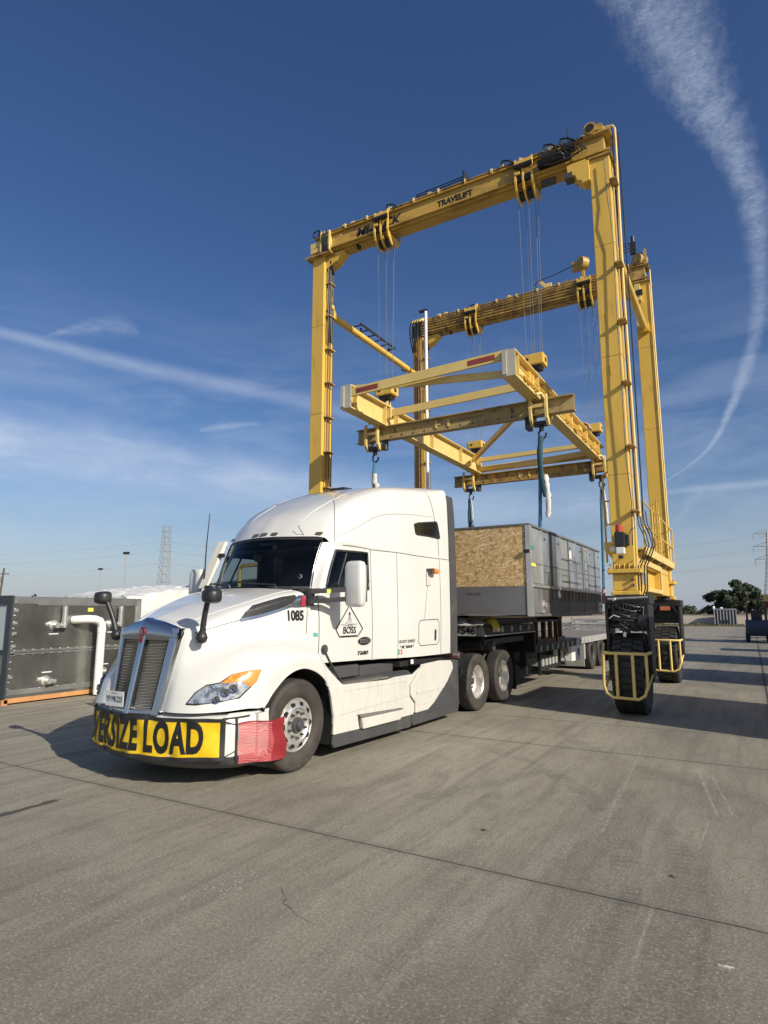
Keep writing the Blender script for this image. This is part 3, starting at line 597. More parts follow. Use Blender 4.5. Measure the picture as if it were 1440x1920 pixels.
# ------------------------------------------------------------------ gantry crane
CR = Vector((-5.5, 15.05, 0))
crane = empty('gantry_crane', CR, 0, 'huge yellow rubber-tyred gantry crane straddling the trailer and its load', 'crane')
def CB(): return MB(Matrix.Translation(-CR))
red_l = mat('red_lamp_lens', (.45, .02, .015), .25, coat=.4)
orange_tag = mat('orange_decal', (.50, .13, .05), .6, var=.3)
ink = mat('black_lettering', (.012, .012, .012), .5, var=.1)
white_m = mat('white_plastic', (.72, .72, .70), .4, var=.06)
def crane_build():
    YN, YR = (12.05, 12.50), (17.72, 18.17)
    for (x0, x1, sx) in ((-9.25, -8.88, -1), (-2.16, -1.77, 1)):
        for (y0, y1) in (YN, YR):
            for z in (4.35, 6.7, 9.05): CB().bx(x0-.003, x1+.003, y0-.003, y1+.003, z, z+.014).build('weld_seam', yel_beam, crane)
            m = CB(); m.bx(x0, x1, y0, y1, 2.58, 11.0)
            # weld seams / stiffener lips down the corners
            m.build('leg', yel, crane, bevel=.012)
            # bolted flange with gussets at the foot
            f = CB(); xc, yc = (x0+x1)/2, (y0+y1)/2
            f.bx(x0-.09, x1+.10, y0-.10, y1+.10, 2.50, 2.575)
            for i in range(7): f.bx(x0-.05+i*.085, x0-.035+i*.085, y0-.08, y0-.004, 2.577, 2.67)
            f.build('base_flange', yel, crane, bevel=.006)
            b = CB()
            for i in range(7): b.cyl((x0-.06+i*.085, y0-.06, 2.47), (x0-.06+i*.085, y0-.06, 2.60), .014, n=6)
            b.split('flange_bolt', yel_grime, crane)
            h = CB(); h.bx(x0-.01, x1+.02, y0-.02, y1+.02, 2.18, 2.497); h.bx(x0-.05, x1+.07, y0-.06, y1+.05, 2.10, 2.177); h.build('sill_end', yel, crane, bevel=.015)
            # cap under the top beam
            cp = CB(); cp.bx(x0-.05, x1+.05, y0-.05, y1+.05, 11.0, 11.04); cp.build('leg_cap', yel_grime, crane)
            # knee gusset between leg and beam
            g_ = CB()
            s_ = 1 if sx < 0 else -1; xe = x1 if sx < 0 else x0
            g_.prism([(xe, 11.0), (xe+s_*.55, 11.0), (xe+s_*.32, 10.78), (xe, 10.62)], 'y', y0+.08, y1-.08); g_.build('knee_plate', yel_grime if sx > 0 else yel, crane)
    # sills between the two legs of each side
    for sx, x0, x1 in ((-1, -9.22, -8.90), (1, -2.13, -1.80)):
        m = CB(); m.bx(x0, x1, 12.53, 17.69, 2.70, 2.86); m.bx(x0, x1, 12.53, 13.6, 2.18, 2.697); m.bx(x0, x1, 15.9, 17.69, 2.18, 2.697); m.bx(x0, x1, 13.603, 15.897, 2.18, 2.30)
        m.bx(x0+.12, x0+.2, 13.605, 15.895, 2.302, 2.698)
        m.build('sill_beam', yel, crane, bevel=.02)
        f = CB()
        for (a, b) in ((13.45, 13.6), (15.9, 16.05)): f.bx(x1+.002, x1+.03, a, b, 2.2, 2.84)
        f.bx(x1+.002, x1+.03, 13.6, 15.9, 2.72, 2.84); f.bx(x1+.002, x1+.03, 13.6, 15.9, 2.2, 2.29)
        f.build('opening_frame', yel_pale, crane, bevel=.01)
        # walkway on brackets
        px = x1 if sx > 0 else x0
        w = CB(); xo = px+sx*.12
        w.bx(min(px-sx*.40, xo), max(px-sx*.40, xo), 12.75, 18.0, 2.99, 3.02); w.bx(xo-.012, xo+.012, 12.75, 18.0, 2.90, 3.06)
        for y in (12.9, 14.2, 15.5, 16.8, 17.9): w.beam((px-sx*.1, y, 2.80), (xo, y, 2.97), .06, .1)
        w.build('walkway', yel_pale, crane)
        r = CB()
        for y in (12.8, 14.1, 15.4, 16.7, 18.0): r.tube([(xo, y, 3.0), (xo, y, 3.94)], .021, 6)
        for z in (3.94, 3.46): r.tube([(xo, 12.8, z), (xo, 14.6, z)], .019, 6); r.tube([(xo, 15.35, z), (xo, 18.0, z), (xo-sx*.5, 18.0, z)], .019, 6)
        for dx, zt in ((0, 4.3), (.10, 4.25)): r.tube([(xo-dx*sx, 15.0, 3.0), (xo-dx*sx, 15.0, zt), (xo-dx*sx, 15.32, zt), (xo-dx*sx, 15.32, 3.0)], .017, 6)
        for k in range(5): r.tube([(xo, 15.0, 3.15+k*.22), (xo, 15.32, 3.15+k*.22)], .012, 5)
        r.build('handrail', yel, crane, smooth=60)
        # tie tube high between the legs
        xc = (x0+x1)/2
        tt = CB(); tt.cyl((xc, 12.68, 9.60), (xc, 17.56, 9.60), .095, n=16); tt.bx(xc-.13, xc+.13, 12.502, 12.69, 9.47, 9.73); tt.bx(xc-.13, xc+.13, 17.55, 17.718, 9.47, 9.73)
        if sx < 0:
            tt.bx(x1, x1+.10, 12.15, 12.4, 9.5, 9.72)
            tt.cyl((x1+.10, 12.28, 9.6), (x1+.16, 12.28, 9.6), .06)
        tt.build('tie_tube', yel, crane, smooth=40)
        if sx < 0:
            lt = CB(); lt.bx(xc-.28, xc-.22, 13.9, 15.9, 9.85, 9.9); lt.bx(xc+.10, xc+.14, 13.9, 15.9, 9.85, 9.9)
            for k in range(6): lt.bx(xc-.24, xc+.12, 13.95+k*.38, 13.98+k*.38, 9.85, 9.88)
            for y in (14.1, 15.7): lt.bx(xc-.02, xc+.02, y, y+.04, 9.69, 9.86)
            lt.build('light_rack', steel_blk, crane)
        else:
            lt = CB(); lt.bx(xc-.06, xc+.1, 12.9, 13.05, 9.45, 9.5); lt.build('tube_clamp', yel_grime, crane)
    # ladder rail beside the near right leg
    l = CB(); l.tube([(-2.30, 12.3, 2.72), (-2.30, 12.3, 4.4), (-2.17, 12.3, 4.5)], .02, 6); l.tube([(-2.30, 12.3, 3.0), (-2.16, 12.3, 3.0)], .018, 6); l.tube([(-2.30, 12.3, 3.45), (-2.16, 12.3, 3.45)], .018, 6); l.tube([(-2.30, 12.3, 3.9), (-2.16, 12.3, 3.9)], .018, 6)
    l.prism([(-2.32, 2.95), (-2.16, 2.75), (-2.16, 3.1), (-2.32, 3.1)], 'y', 12.2, 12.4); l.build('grab_rail', yel, crane, smooth=60)
    # operator rail frame outboard of the left leg
    l = CB()
    l.tube([(-11.4, 12.0, 1.5), (-11.4, 12.0, 2.88), (-11.33, 12.0, 2.97), (-9.3, 12.0, 3.0)], .05, 8); l.tube([(-11.4, 13.0, 1.5), (-11.4, 13.0, 2.93), (-9.3, 13.0, 2.97)], .05, 8); l.bx(-11.5, -9.25, 11.95, 13.05, 1.5, 1.6)
    l.build('side_rail_frame', yel_pale, crane, smooth=60)
    # top beams
    for (y0, y1), nm in ((YN, 'near'), (YR, 'rear')):
        m = CB(); rear = nm == 'rear'
        m.bx(-9.15, -1.86, y0+.03, y1-.03, 11.04, 11.50)
        m.build('top_beam', yel_grime if rear else yel_beam, crane, bevel=.01)
        l = CB(); l.bx(-9.2, -1.75, y0-.035, y0+.028, 11.10, 11.135); l.bx(-9.2, -1.75, y0-.03, y1+.03, 11.503, 11.53); l.bx(-8.8, -2.2, y0+.10, y0+.14, 11.0, 11.038)
        l.build('beam_flange', yel_beam if not rear else yel_grime, crane)
        r = CB()
        for k, (dy, z, rr) in enumerate(((-.01, 11.58, .022), (.05, 11.60, .02), (.12, 11.585, .024), (.30, 11.58, .02))):
            r.tube([(-9.1, y0+dy, z), (-1.85, y0+dy, z)], rr, 6)
        if rear:
            for z in (11.22, 11.30, 11.40, 11.46): r.tube([(-8.9, y0-.03, z), (-2.2, y0-.03, z)], .018, 6)
        r.split('hydraulic_line', yel_grime, crane, smooth=60)
        k_ = CB()
        for i in range(11): k_.bx(-8.9+i*.66, -8.86+i*.66, y0-.05, y0+.2, 11.53, 11.63)
        for x in (-8.35, -8.1, -7.0, -5.9, -4.1, -3.0): k_.bx(x, x+.09, y0+.05, y0+.14, 11.53, 11.70)
        k_.split('line_clamp', yel_pale, crane)
        # underside hanging nub
        n_ = CB(); n_.bx(-7.95, -7.87, y0+.1, y0+.2, 10.93, 11.04); n_.build('limit_switch', steel_blk, crane)
    # lettering on the near beam
    FB = lambda x0, z0: (lambda u, v: (x0+u, 12.05+.03-.0035, z0+v))
    t = CB(); t.text('MI-JACK', .34, FB(-7.29, 11.27), xs=1.02, bold=.014, shear=.25); t.build('lettering', ink, crane, fixn=False)
    t = CB(); t.text('TRAVELIFT', .20, FB(-5.19, 11.27), xs=.92, bold=.010); t.build('lettering', ink, crane, fixn=False)
    t = CB(); t.text('THE', .12, FB(-7.98, 11.27), xs=1.2); t.build('lettering', orange_tag, crane, fixn=False)
    # trolleys and ropes
    for (y0, y1) in (YN, YR):
        for xt in (-7.12, -3.52):
            m = CB()
            for dx in (-.21, -.04, .16):
                pl = [(y0-.08, 11.58), (y0-.05, 11.58), (y0-.045, 11.40), (y0-.05, 11.02), (y0+.05, 10.98), (y1+.05, 10.98), (y1+.05, 11.62), (y1+.10, 11.62), (y1+.11, 10.96), (y1-.05, 10.76), (y0+.12, 10.72), (y0-.04, 10.86), (y0-.10, 11.05)]
                A_ = [m.v((xt+dx, a, b)) for a, b in pl]; B_ = [m.v((xt+dx+.045, a, b)) for a, b in pl]
                m.f(A_); m.f(B_[::-1])
                for i in range(len(pl)): m.f([A_[i], B_[i], B_[(i+1) % len(pl)], A_[(i+1) % len(pl)]])
            m.bx(xt-.20, xt+.19, y0-.10, y0-.055, 11.44, 11.53); m.bx(xt-.20, xt-.08, y0-.11, y0-.06, 11.2, 11.26)
            m.build('trolley', yel, crane, bevel=.006)
            w_ = CB()
            w_.cyl((xt-.2, y0-.11, 11.38), (xt+.2, y0-.11, 11.38), .055, n=12); w_.cyl((xt-.0, y0+.2, 10.86), (xt+.16, y0+.2, 10.86), .11, n=20); w_.cyl((xt-.22, y0+.2, 10.86), (xt-.08, y0+.2, 10.86), .11, n=20); w_.bx(xt-.18, xt+.15, y0-.06, y0, 11.06, 11.2)
            w_.build('sheave', steel_blk, crane, smooth=40)
            yc = (y0+y1)/2
            for j, (dx, dy) in enumerate(((-.20, -.10), (-.09, .08), (.02, -.06), (.13, .1), (.22, -.02))):
                r = CB(); r.tube([(xt+dx, yc+dy, 10.85), (xt+dx*.75, yc+dy*.8, 7.0)], .0042, 4); r.build('hoist_rope', rope_m, crane)
            # hook block riding above the spreader beam
            b = CB(); b.bx(xt-.24, xt+.22, yc-.17, yc+.17, 6.88, 7.12); b.bx(xt-.30, xt-.245, yc-.1, yc+.1, 6.92, 7.08); b.build('hook_block', yel, crane, bevel=.02)
            b = CB(); b.bx(xt-.16, xt+.14, yc-.12, yc+.12, 6.80, 6.88); b.cyl((xt-.25, yc-.0, 7.0), (xt+.23, yc, 7.0), .05); b.cyl((xt-.12, yc-.172, 7.0), (xt-.12, yc-.18, 7.0), .035); b.cyl((xt, yc, 6.64), (xt, yc, 6.80), .055, .07); b.build('block_swivel', steel_blk, crane, smooth=40)
    # winch motors and hoses at the right end of the near beam
    m = CB()
    rn = random.Random(3)
    m.cyl((-3.1, 11.95, 11.34), (-2.85, 11.95, 11.34), .12, n=18); m.cyl((-2.68, 11.95, 11.38), (-2.4, 11.95, 11.38), .09, n=16); m.bx(-3.2, -2.5, 11.90, 12.07, 11.2, 11.32)
    for k in range(9):
        x = -3.1+.09*k; m.tube([(x, 11.92, 11.5+rn.uniform(-.05, .1)), (x+.06+rn.uniform(-.08,.08), 11.86, 11.40), (x+.16+rn.uniform(-.1,.1), 11.88, 11.24), (x+.2, 11.95, 11.16+rn.uniform(-.05, .05))], .012, 6)
    m.tube([(-3.2, 11.95, 11.25), (-2.9, 11.88, 11.1), (-2.5, 11.9, 11.12), (-2.2, 12.0, 11.3)], .02, 6)
    m.split('winch_part', steel_blk, crane, smooth=40)
    m = CB(); m.prism([(-2.62, 11.04), (-2.16, 11.04), (-2.16, 10.55), (-2.30, 10.52), (-2.34, 10.60), (-2.42, 10.62), (-2.45, 10.75), (-2.6, 10.80)], 'y', 12.0, 12.3); m.build('motor_bracket', yel, crane, bevel=.01)
    m = CB(); m.bx(-2.66, -2.5, 11.97, 12.2, 10.72, 10.84); m.cyl((-3.2, 12.2, 10.95), (-2.9, 12.2, 10.95), .08, n=12); m.split('junction_box', grey_pl, crane)
    m = CB(); m.cyl((-2.10, 11.97, 11.68), (-2.10, 12.32, 11.68), .13, n=20); m.cyl((-1.92, 12.0, 11.66), (-1.92, 12.3, 11.66), .08, n=16); m.bx(-2.4, -1.72, 12.0, 12.3, 11.53, 11.57); m.cyl((-1.9, 12.25, 11.53), (-1.9, 12.25, 11.78), .05)
    m.build('motor', yel_beam, crane, smooth=40)
    m = CB(); m.cyl((-2.10, 11.95, 11.68), (-2.10, 11.969, 11.68), .085, n=16); m.tube([(-2.55, 12.0, 11.53), (-2.57, 12.0, 11.9)], .012, 5); m.build('motor_cap', steel_blk, crane)
    # vertical lines on the outer corner of the near right leg
    m = CB(); xp = -1.66
    m.tube([(-2.3, 12.30, 11.80), (-1.8, 12.30, 11.82), (-1.70, 12.30, 11.80), (xp, 12.28, 11.70), (xp, 12.28, 11.4), (xp-.02, 12.2, 8.0), (xp, 12.2, 4.2), (xp, 12.22, 3.55)], .026, 8); m.build('pipe', chrome if 0 else yel_pale, crane, smooth=60)
    m = CB(); m.tube([(xp+.055, 12.3, 11.6), (xp+.06, 12.34, 8), (xp+.05, 12.3, 3.6)], .014, 6)
    m.tube([(xp-.05, 12.25, 11.6), (xp-.06, 12.3, 9), (xp-.05, 12.28, 6), (xp-.05, 12.28, 3.6)], .016, 6)
    for k, (dx, dy) in enumerate(((.0, 0), (.05, .06), (-.05, .05), (.10, .02))):
        m.tube([(xp+dx, 12.22+dy, 3.65), (xp+dx+.02, 12.2+dy, 3.40), (xp+dx+.10, 12.12+dy, 3.20), (xp+dx+.14, 12.1+dy, 3.0), (xp+dx+.06, 12.1+dy, 2.80), (xp+dx-.02, 12.08+dy, 2.62), (xp+dx-.03, 12.08+dy, 2.2), (xp+dx-.1, 12.1, 2.0)], .012, 7)
    m.tube([(-1.86, 11.985, 10.9), (-1.84, 11.99, 10.0), (-1.80, 11.96, 9.6), (-1.78, 11.99, 9.0), (-1.80, 11.985, 7.5), (-1.79, 11.97, 6.0), (-1.80, 11.985, 4.6), (-1.75, 11.97, 3.8), (-1.78, 11.99, 3.0)], .010, 5)
    m.split('hose', steel_blk, crane, smooth=60)
    m = CB()
    for z in (10.35, 8.55, 7.35, 6.1, 4.85, 3.62): m.bx(-1.78, xp+.02, 11.93, 12.22, z, z+.03); m.bx(-1.72, xp-.02, 12.22, 12.30, z-.05, z+.08)
    m.split('pipe_clamp', yel_grime, crane)
    # small welded marks and cleats on the broad face
    m = CB()
    for z in (7.4, 6.3): m.bx(-2.0, -1.99, 12.035, 12.05, z, z+.22)
    m.split('cleat', yel, crane)
    # hose bundle beside the near left leg and the rear left leg
    for (x, y) in ((-8.82, 12.15), (-8.80, 17.7)):
        m = CB()
        for k in range(5): m.tube([(x+.035*(k % 3), y+.045*k, 10.9), (x+.03+.03*(k % 2), y+.05*k, 9.8), (x+.035*(k % 3), y+.045*k, 8.6)], .02, 6)
        for k in range(3): m.tube([(x+.04*k, y+.02, 10.95), (x+.1, y, 10.75), (x+.05*k, y+.1, 10.5)], .03, 6)
        m.split('hose', steel_blk, crane, smooth=60)
        m = CB()
        for k in range(4): m.tube([(x+.015+.03*(k % 2), y+.06*k, 8.6), (x+.015+.03*(k % 2), y+.06*k, 2.7)], .012, 6)
        m.split('hydraulic_pipe', rust if k % 2 else yel_grime, crane, smooth=60)
        m = CB()
        for k in range(9): m.bx(x-.06, x+.09, y-.03, y+.24, 3.0+k*.9, 3.03+k*.9)
        m.split('pipe_clamp', yel_grime, crane)
    m = CB()
    for k in range(4): m.tube([(-9.2+.085*k, 17.68, 11.4), (-9.2+.085*k, 17.62, 10.6), (-9.2+.075*k, 17.69, 10.2), (-9.2+.075*k, 17.69, 2.8)], .018 if k != 2 else .03, 6)
    m.split('hose', rust, crane, smooth=60)
    m = CB()
    for k in range(4): m.tube([(-9.25+.10*k, 17.62, 11.60), (-9.29+.10*k, 17.54, 11.3), (-9.27+.09*k, 17.54, 10.95), (-9.22+.06*k, 17.64, 10.45)], .022, 6)
    m.bx(-9.26, -8.9, 17.62, 17.7, 11.0, 11.4); m.split('hose', steel_blk, crane, smooth=60)
    m = CB()
    for k in range(5): m.cyl((-9.25+.1*k, 17.6, 11.5), (-9.22+.1*k, 17.75, 11.66), .035)
    m.split('hose_fitting', yel_pale, crane)
    m = CB(); m.bx(-9.45, -9.28, 17.65, 17.8, 9.85, 9.95); m.box((-9.55, 17.66, 9.98), (.16, .1, .22), (0, R(35), 0)); m.build('floodlight', steel_blk, crane)
    # clutter on top of the near left corner
    m = CB(); m.bx(-9.3, -8.95, 12.0, 12.35, 11.1, 11.22); m.bx(-9.32, -9.0, 12.02, 12.3, 11.25, 11.4); m.bx(-8.98, -8.93, 11.97, 12.3, 11.05, 11.62); m.bx(-8.72, -8.67, 11.97, 12.2, 11.05, 11.6); m.bx(-8.95, -8.7, 11.98, 12.05, 11.45, 11.5); m.tube([(-8.5, 11.98, 11.3), (-8.3, 11.98, 11.33)], .02)
    m.build('end_bracket', yel_pale, crane, bevel=.005)
    m = CB(); m.bx(-9.42, -8.62, 11.93, 12.56, 10.955, 10.995); m.build('head_plate', yel_grime, crane)
    m = CB(); m.tube([(-9.1, 12.1, 11.5), (-9.25, 12.05, 11.62), (-9.3, 12.1, 11.75), (-9.15, 12.1, 11.8), (-9.0, 12.1, 11.68), (-8.9, 12.1, 11.5), (-8.8, 12.05, 11.3)], .02, 6)
    for k in range(5): m.tube([(-8.95+.04*k, 12.0, 11.6), (-8.9+.04*k, 11.95, 11.4), (-8.85+.03*k, 11.98, 11.2)], .012, 5)
    m.bx(-8.92, -8.74, 11.97, 12.02, 11.06, 11.4); m.cyl((-9.0, 12.0, 11.55), (-8.98, 12.0, 11.68), .05); m.split('hose', steel_blk, crane, smooth=60)
    m = CB(); m.bx(-6.2, -6.17, 12.1, 12.4, 11.53, 11.76); m.bx(-4.95, -4.92, 12.0, 12.4, 11.53, 11.86)
    for (y, z) in ((12.1, 11.74), (12.2, 11.76), (12.35, 11.70)): m.tube([(-6.2, y, z), (-4.92, y, z+.03)], .014, 5)
    m.bx(-6.15, -5.0, 12.15, 12.35, 11.6, 11.66); m.build('cable_tray', steel_blk, crane)
    m = CB()
    for k, x in enumerate((-7.0, -4.05, -3.1, -2.75)): m.tube([(x, 12.0, 11.55), (x+.05, 12.0, 11.70), (x+.2, 12.0, 11.66), (x+.3, 12.0, 11.56)], .022, 6)
    m.split('hose', steel_blk, crane, smooth=60)
    # fittings on the rear beam
    m = CB(); m.cyl((-3.62, 17.7, 12.08), (-3.48, 17.85, 12.08), .20, n=20); m.bx(-3.85, -3.50, 17.74, 17.86, 11.9, 12.2); m.bx(-3.58, -3.5, 17.75, 17.83, 11.5, 12.0); m.build('cable_drum', yel_beam, crane, smooth=40)
    m = CB(); m.tube([(-3.75, 17.75, 12.1), (-4.4, 17.75, 11.95), (-4.9, 17.75, 11.88), (-5.0, 17.75, 11.8), (-4.92, 17.75, 11.66), (-5.1, 17.75, 11.55), (-5.3, 17.75, 11.57)], .014, 5)
    m.tube([(-7.4, 17.8, 11.6), (-7.1, 17.8, 11.72), (-6.8, 17.8, 11.64), (-6.2, 17.8, 11.62)], .02, 5); m.split('hose', steel_blk, crane, smooth=60)
    m = CB(); m.beam((-4.85, 17.8, 11.9), (-4.6, 17.8, 11.56), .09, .1); m.bx(-4.66, -4.5, 17.76, 17.84, 11.56, 11.75); m.build('sensor_arm', yel_pale, crane)
    m = CB(); m.cyl((-2.05, 17.7, 11.72), (-1.9, 17.95, 11.72), .17, n=18); m.prism([(-2.55, 11.53), (-1.9, 11.53), (-1.9, 11.95), (-2.05, 11.95), (-2.2, 11.7)], 'y', 17.8, 17.9); m.bx(-1.85, -1.79, 17.7, 17.85, 11.5, 12.0)
    m.build('end_sheave_housing', yel_grime, crane, smooth=40)
    m = CB(); m.bx(-2.2, -2.05, 17.72, 17.84, 11.95, 12.3); m.cyl((-2.12, 17.8, 12.3), (-2.12, 17.8, 12.5), .05)
    for k in range(4): m.tube([(-2.2, 17.75, 12.3-.08*k), (-2.4, 17.7, 12.28-.09*k), (-2.5, 17.7, 12.2-.1*k)], .012, 5)
    m.build('valve_bank', steel_blk, crane)
    m = CB(); m.prism([(-2.14, 10.9), (-2.0, 10.9), (-1.98, 10.5), (-1.98, 10.4), (-2.14, 10.45)], 'y', 17.55, 17.71); m.build('lamp_bracket', yel_pale, crane)
    m = CB(); m.bx(-2.1, -1.93, 17.52, 17.6, 10.55, 10.7); m.build('floodlight', steel_blk, crane)
    m = CB(); m.tube([(-1.72, 17.7, 11.3), (-1.72, 17.7, 3.1)], .02, 6); m.build('pipe', yel_pale, crane, smooth=60)
    # beacon and horn box on the near right leg
    m = CB(); m.cyl((-2.0, 11.93, 3.24), (-2.0, 11.93, 3.38), .062, .056, n=18); m.build('beacon', red_l, crane, smooth=50)
    m = CB(); m.bx(-2.07, -1.90, 11.86, 12.045, 2.99, 3.24); m.cyl((-2.0, 11.93, 3.225), (-2.0, 11.93, 3.255), .068, n=18); m.bx(-1.9, -1.84, 11.97, 12.045, 3.0, 3.2); m.bx(-2.03, -1.95, 11.9, 12.0, 2.76, 2.82)
    m.tube([(-1.84, 11.98, 3.2), (-1.78, 11.98, 3.3), (-1.72, 12.0, 3.32)], .008, 5); m.tube([(-2.0, 12.03, 2.8), (-2.06, 12.03, 2.7), (-1.98, 12.03, 2.62), (-1.80, 12.03, 2.72)], .006, 5)
    m.split('horn_box_part', black_pl, crane, bevel=.008)
    m = CB(); m.bx(-2.05, -1.91, 11.84, 11.98, 2.84, 2.96); m.cyl((-2.12, 11.92, 2.94), (-2.12, 12.0, 2.94), .05); m.build('work_light', white_m, crane, bevel=.01)
    # red/white hazard hanging tag on the front of the sill
    m = CB(); m.bx(-1.72, -1.64, 12.40, 12.52, 2.3, 2.5); m.build('valve_cover', mat('pale_grey_green_paint', (.45, .50, .42), .5), crane)
    m = CB()
    for z in (2.28, 2.38): m.cyl((-1.82, 11.98, z), (-1.82, 12.05, z), .03, n=8)
    m.build('fitting', rust, crane)
crane_build()

def tyre_mb(m, c, r, w_, axis=(1, 0, 0), n=44, lugs=0, rim_r=.585):
    h = w_/2
    half = [(r*rim_r, h*.66), (r*(rim_r+.025), h*.84), (r*.70, h*.96), (r*.80, h), (r*.88, h*.97), (r*.905, h*.985), (r*.955, h*.90), (r*.985, h*.78), (r, h*.60)]
    m.lathe([(a, -b_) for a, b_ in half]+[(r, 0)]+half[::-1], c, axis, n)
    return m
def crane_wheel(xc, yc, tagm=False):
    """one wheel station: yoke, drive gear, tyre, rim, guard"""
    rr = .71
    m = CB(); tyre_mb(m, (xc, yc, rr), rr-.025, .52, n=48)
    for k in range(34):                                     # staggered tread blocks
        a = 2*math.pi*k/34
        for j, (x0, x1, o_) in enumerate(((-.245, -.10, 0), (-.085, .085, .5), (.10, .245, 0))):
            b = a+o_*2*math.pi/34; ca, sa = math.cos(b), math.sin(b); r0, r1 = rr-.05, rr
            da = .068; P_ = []
            for rad in (r0, r1):
                for q in (-da, da):
                    for xx in (x0, x1): sl = .02*(1 if j == 0 else -1 if j == 2 else 0)*(1 if xx == x0 else -1); P_.append(m.v((xc+xx, yc+rad*math.cos(b+q+sl), rr+rad*math.sin(b+q+sl))))
            for q in ((4, 5, 7, 6), (0, 1, 5, 4), (2, 6, 7, 3), (0, 4, 6, 2), (1, 3, 7, 5)): m.f([P_[i] for i in q])
    m.build('tyre', rubber_dark, crane, smooth=35)
    m = CB(); m.cyl((xc-.2, yc, rr), (xc+.2, yc, rr), .32, n=24); m.cyl((xc-.29, yc, rr), (xc+.29, yc, rr), .10, n=14); m.build('rim', steel_blk, crane, smooth=40)
    m = CB(); m.bx(xc-.36, xc+.40, yc-.30, yc+.34, 1.94, 2.09)
    for s in (-1, 1):
        m.prism([(yc-.30, 1.94), (yc+.34, 1.94), (yc+.30, 1.2), (yc+.14, .58), (yc-.14, .58), (yc-.28, 1.2)], 'x', xc+s*.345-.03, xc+s*.345+.03)
    m.bx(xc-.31, xc+.31, yc-.12, yc-.08, 1.50, 1.935); m.build('yoke', steel_blk, crane, bevel=.01)
    rn = random.Random(int(xc*10+yc)); m = CB()
    if not tagm:
        m.cyl((xc-.25, yc-.25, 1.72), (xc+.18, yc-.25, 1.72), .13, n=16); m.cyl((xc+.2, yc-.28, 1.62), (xc+.33, yc-.28, 1.62), .16, n=16); m.bx(xc-.12, xc+.18, yc-.36, yc-.08, 1.46, 1.66); m.cyl((xc-.02, yc-.3, 1.40), (xc-.02, yc-.3, 1.62), .07, n=12)
        for k in range(12):
            x = xc-.32+rn.random()*.3; z = 1.5+rn.random()*.45
            m.tube([(x, yc-.3, z), (x+.12, yc-.42, z-.02+rn.random()*.06), (x+.3, yc-.40, z+rn.uniform(-.1, .06)), (x+.42, yc-.28, z-.05)], .012, 5)
        for k in range(10): m.bx(xc-.3+k*.06, xc-.27+k*.06, yc-.34, yc-.30, 1.8+rn.random()*.08, 1.93)
        m.tube([(xc+.3, yc-.33, 1.9), (xc+.27, yc-.42, 1.5), (xc+.30, yc-.36, 1.2), (xc+.3, yc-.2, .8)], .014, 6)
        m.split('drive_gear_part', steel_blk, crane, smooth=40)
        g_ = CB(); g_.tube([(xc-.30, yc-.34, 2.03), (xc+.38, yc-.34, 2.06)], .02, 6); g_.cyl((xc-.2, yc-.38, 2.02), (xc-.16, yc-.3, 2.03), .03); g_.cyl((xc-.03, yc-.44, 1.36), (xc-.02, yc-.43, 1.44), .03); g_.tube([(xc-.28, yc-.4, 1.68), (xc-.2, yc-.42, 1.74), (xc-.1, yc-.4, 1.70)], .012, 5)
        g_.split('steering_part', alu, crane, smooth=50)
    else:
        m.bx(xc-.10, xc+.14, yc-.312, yc-.304, 1.83-.0, 1.93); m.build('warning_tag', orange_tag, crane)
        g_ = CB(); g_.prism([(xc-.25, 1.94), (xc-.15, 1.94), (xc-.33, 1.70)], 'y', yc-.29, yc+.3); g_.prism([(xc+.25, 1.94), (xc+.15, 1.94), (xc+.33, 1.70)], 'y', yc-.29, yc+.3); g_.cyl((xc, yc-.1, 2.09), (xc, yc-.1, 2.18), .25, n=20)
        g_.build('yoke_brace', steel_blk, crane)
    # bumper cage
    g_ = CB(); y0 = yc-.78
    g_.tube([(xc-.33, yc-.3, 1.08), (xc-.36, y0+.05, 1.09), (xc-.33, y0, 1.09), (xc+.33, y0, 1.09), (xc+.36, y0+.05, 1.09), (xc+.36, yc-.28, 1.09)], .026, 8)
    g_.tube([(xc-.345, y0+.01, 1.09), (xc-.36, y0, .55), (xc-.32, y0, .42), (xc-.22, y0, .35), (xc+.2, y0, .34), (xc+.30, y0, .41), (xc+.35, y0, .56), (xc+.345, y0+.01, 1.09)], .026, 8)
    for dx in (-.14, .13): g_.tube([(xc+dx, y0-.005, 1.09), (xc+dx, y0-.005, .35)], .027, 8)
    g_.tube([(xc-.33, y0+.02, .5), (xc-.36, yc-.25, .7)], .02, 6); g_.tube([(xc+.34, y0+.02, .5), (xc+.36, yc-.25, .7)], .02, 6)
    g_.build('tyre_guard', yel_pale, crane, smooth=60)
for xc in (-1.955, -9.06):
    crane_wheel(xc, 12.26); crane_wheel(xc, 17.95, True)

# tall white mast clamped beside the rear left leg
t = empty('white_mast', (-8.31, 16.8, 0), 0, 'tall slim white mast with a small dark arm on top before the rear beam', 'mast')
MB().cyl((0, 0, 0), (0, 0, 11.36), .05, n=12).build('mast', white_m, t, smooth=50); MB().bx(-.22, .06, -.05, .05, 11.36, 11.42).build('top_arm', steel_blk, t)

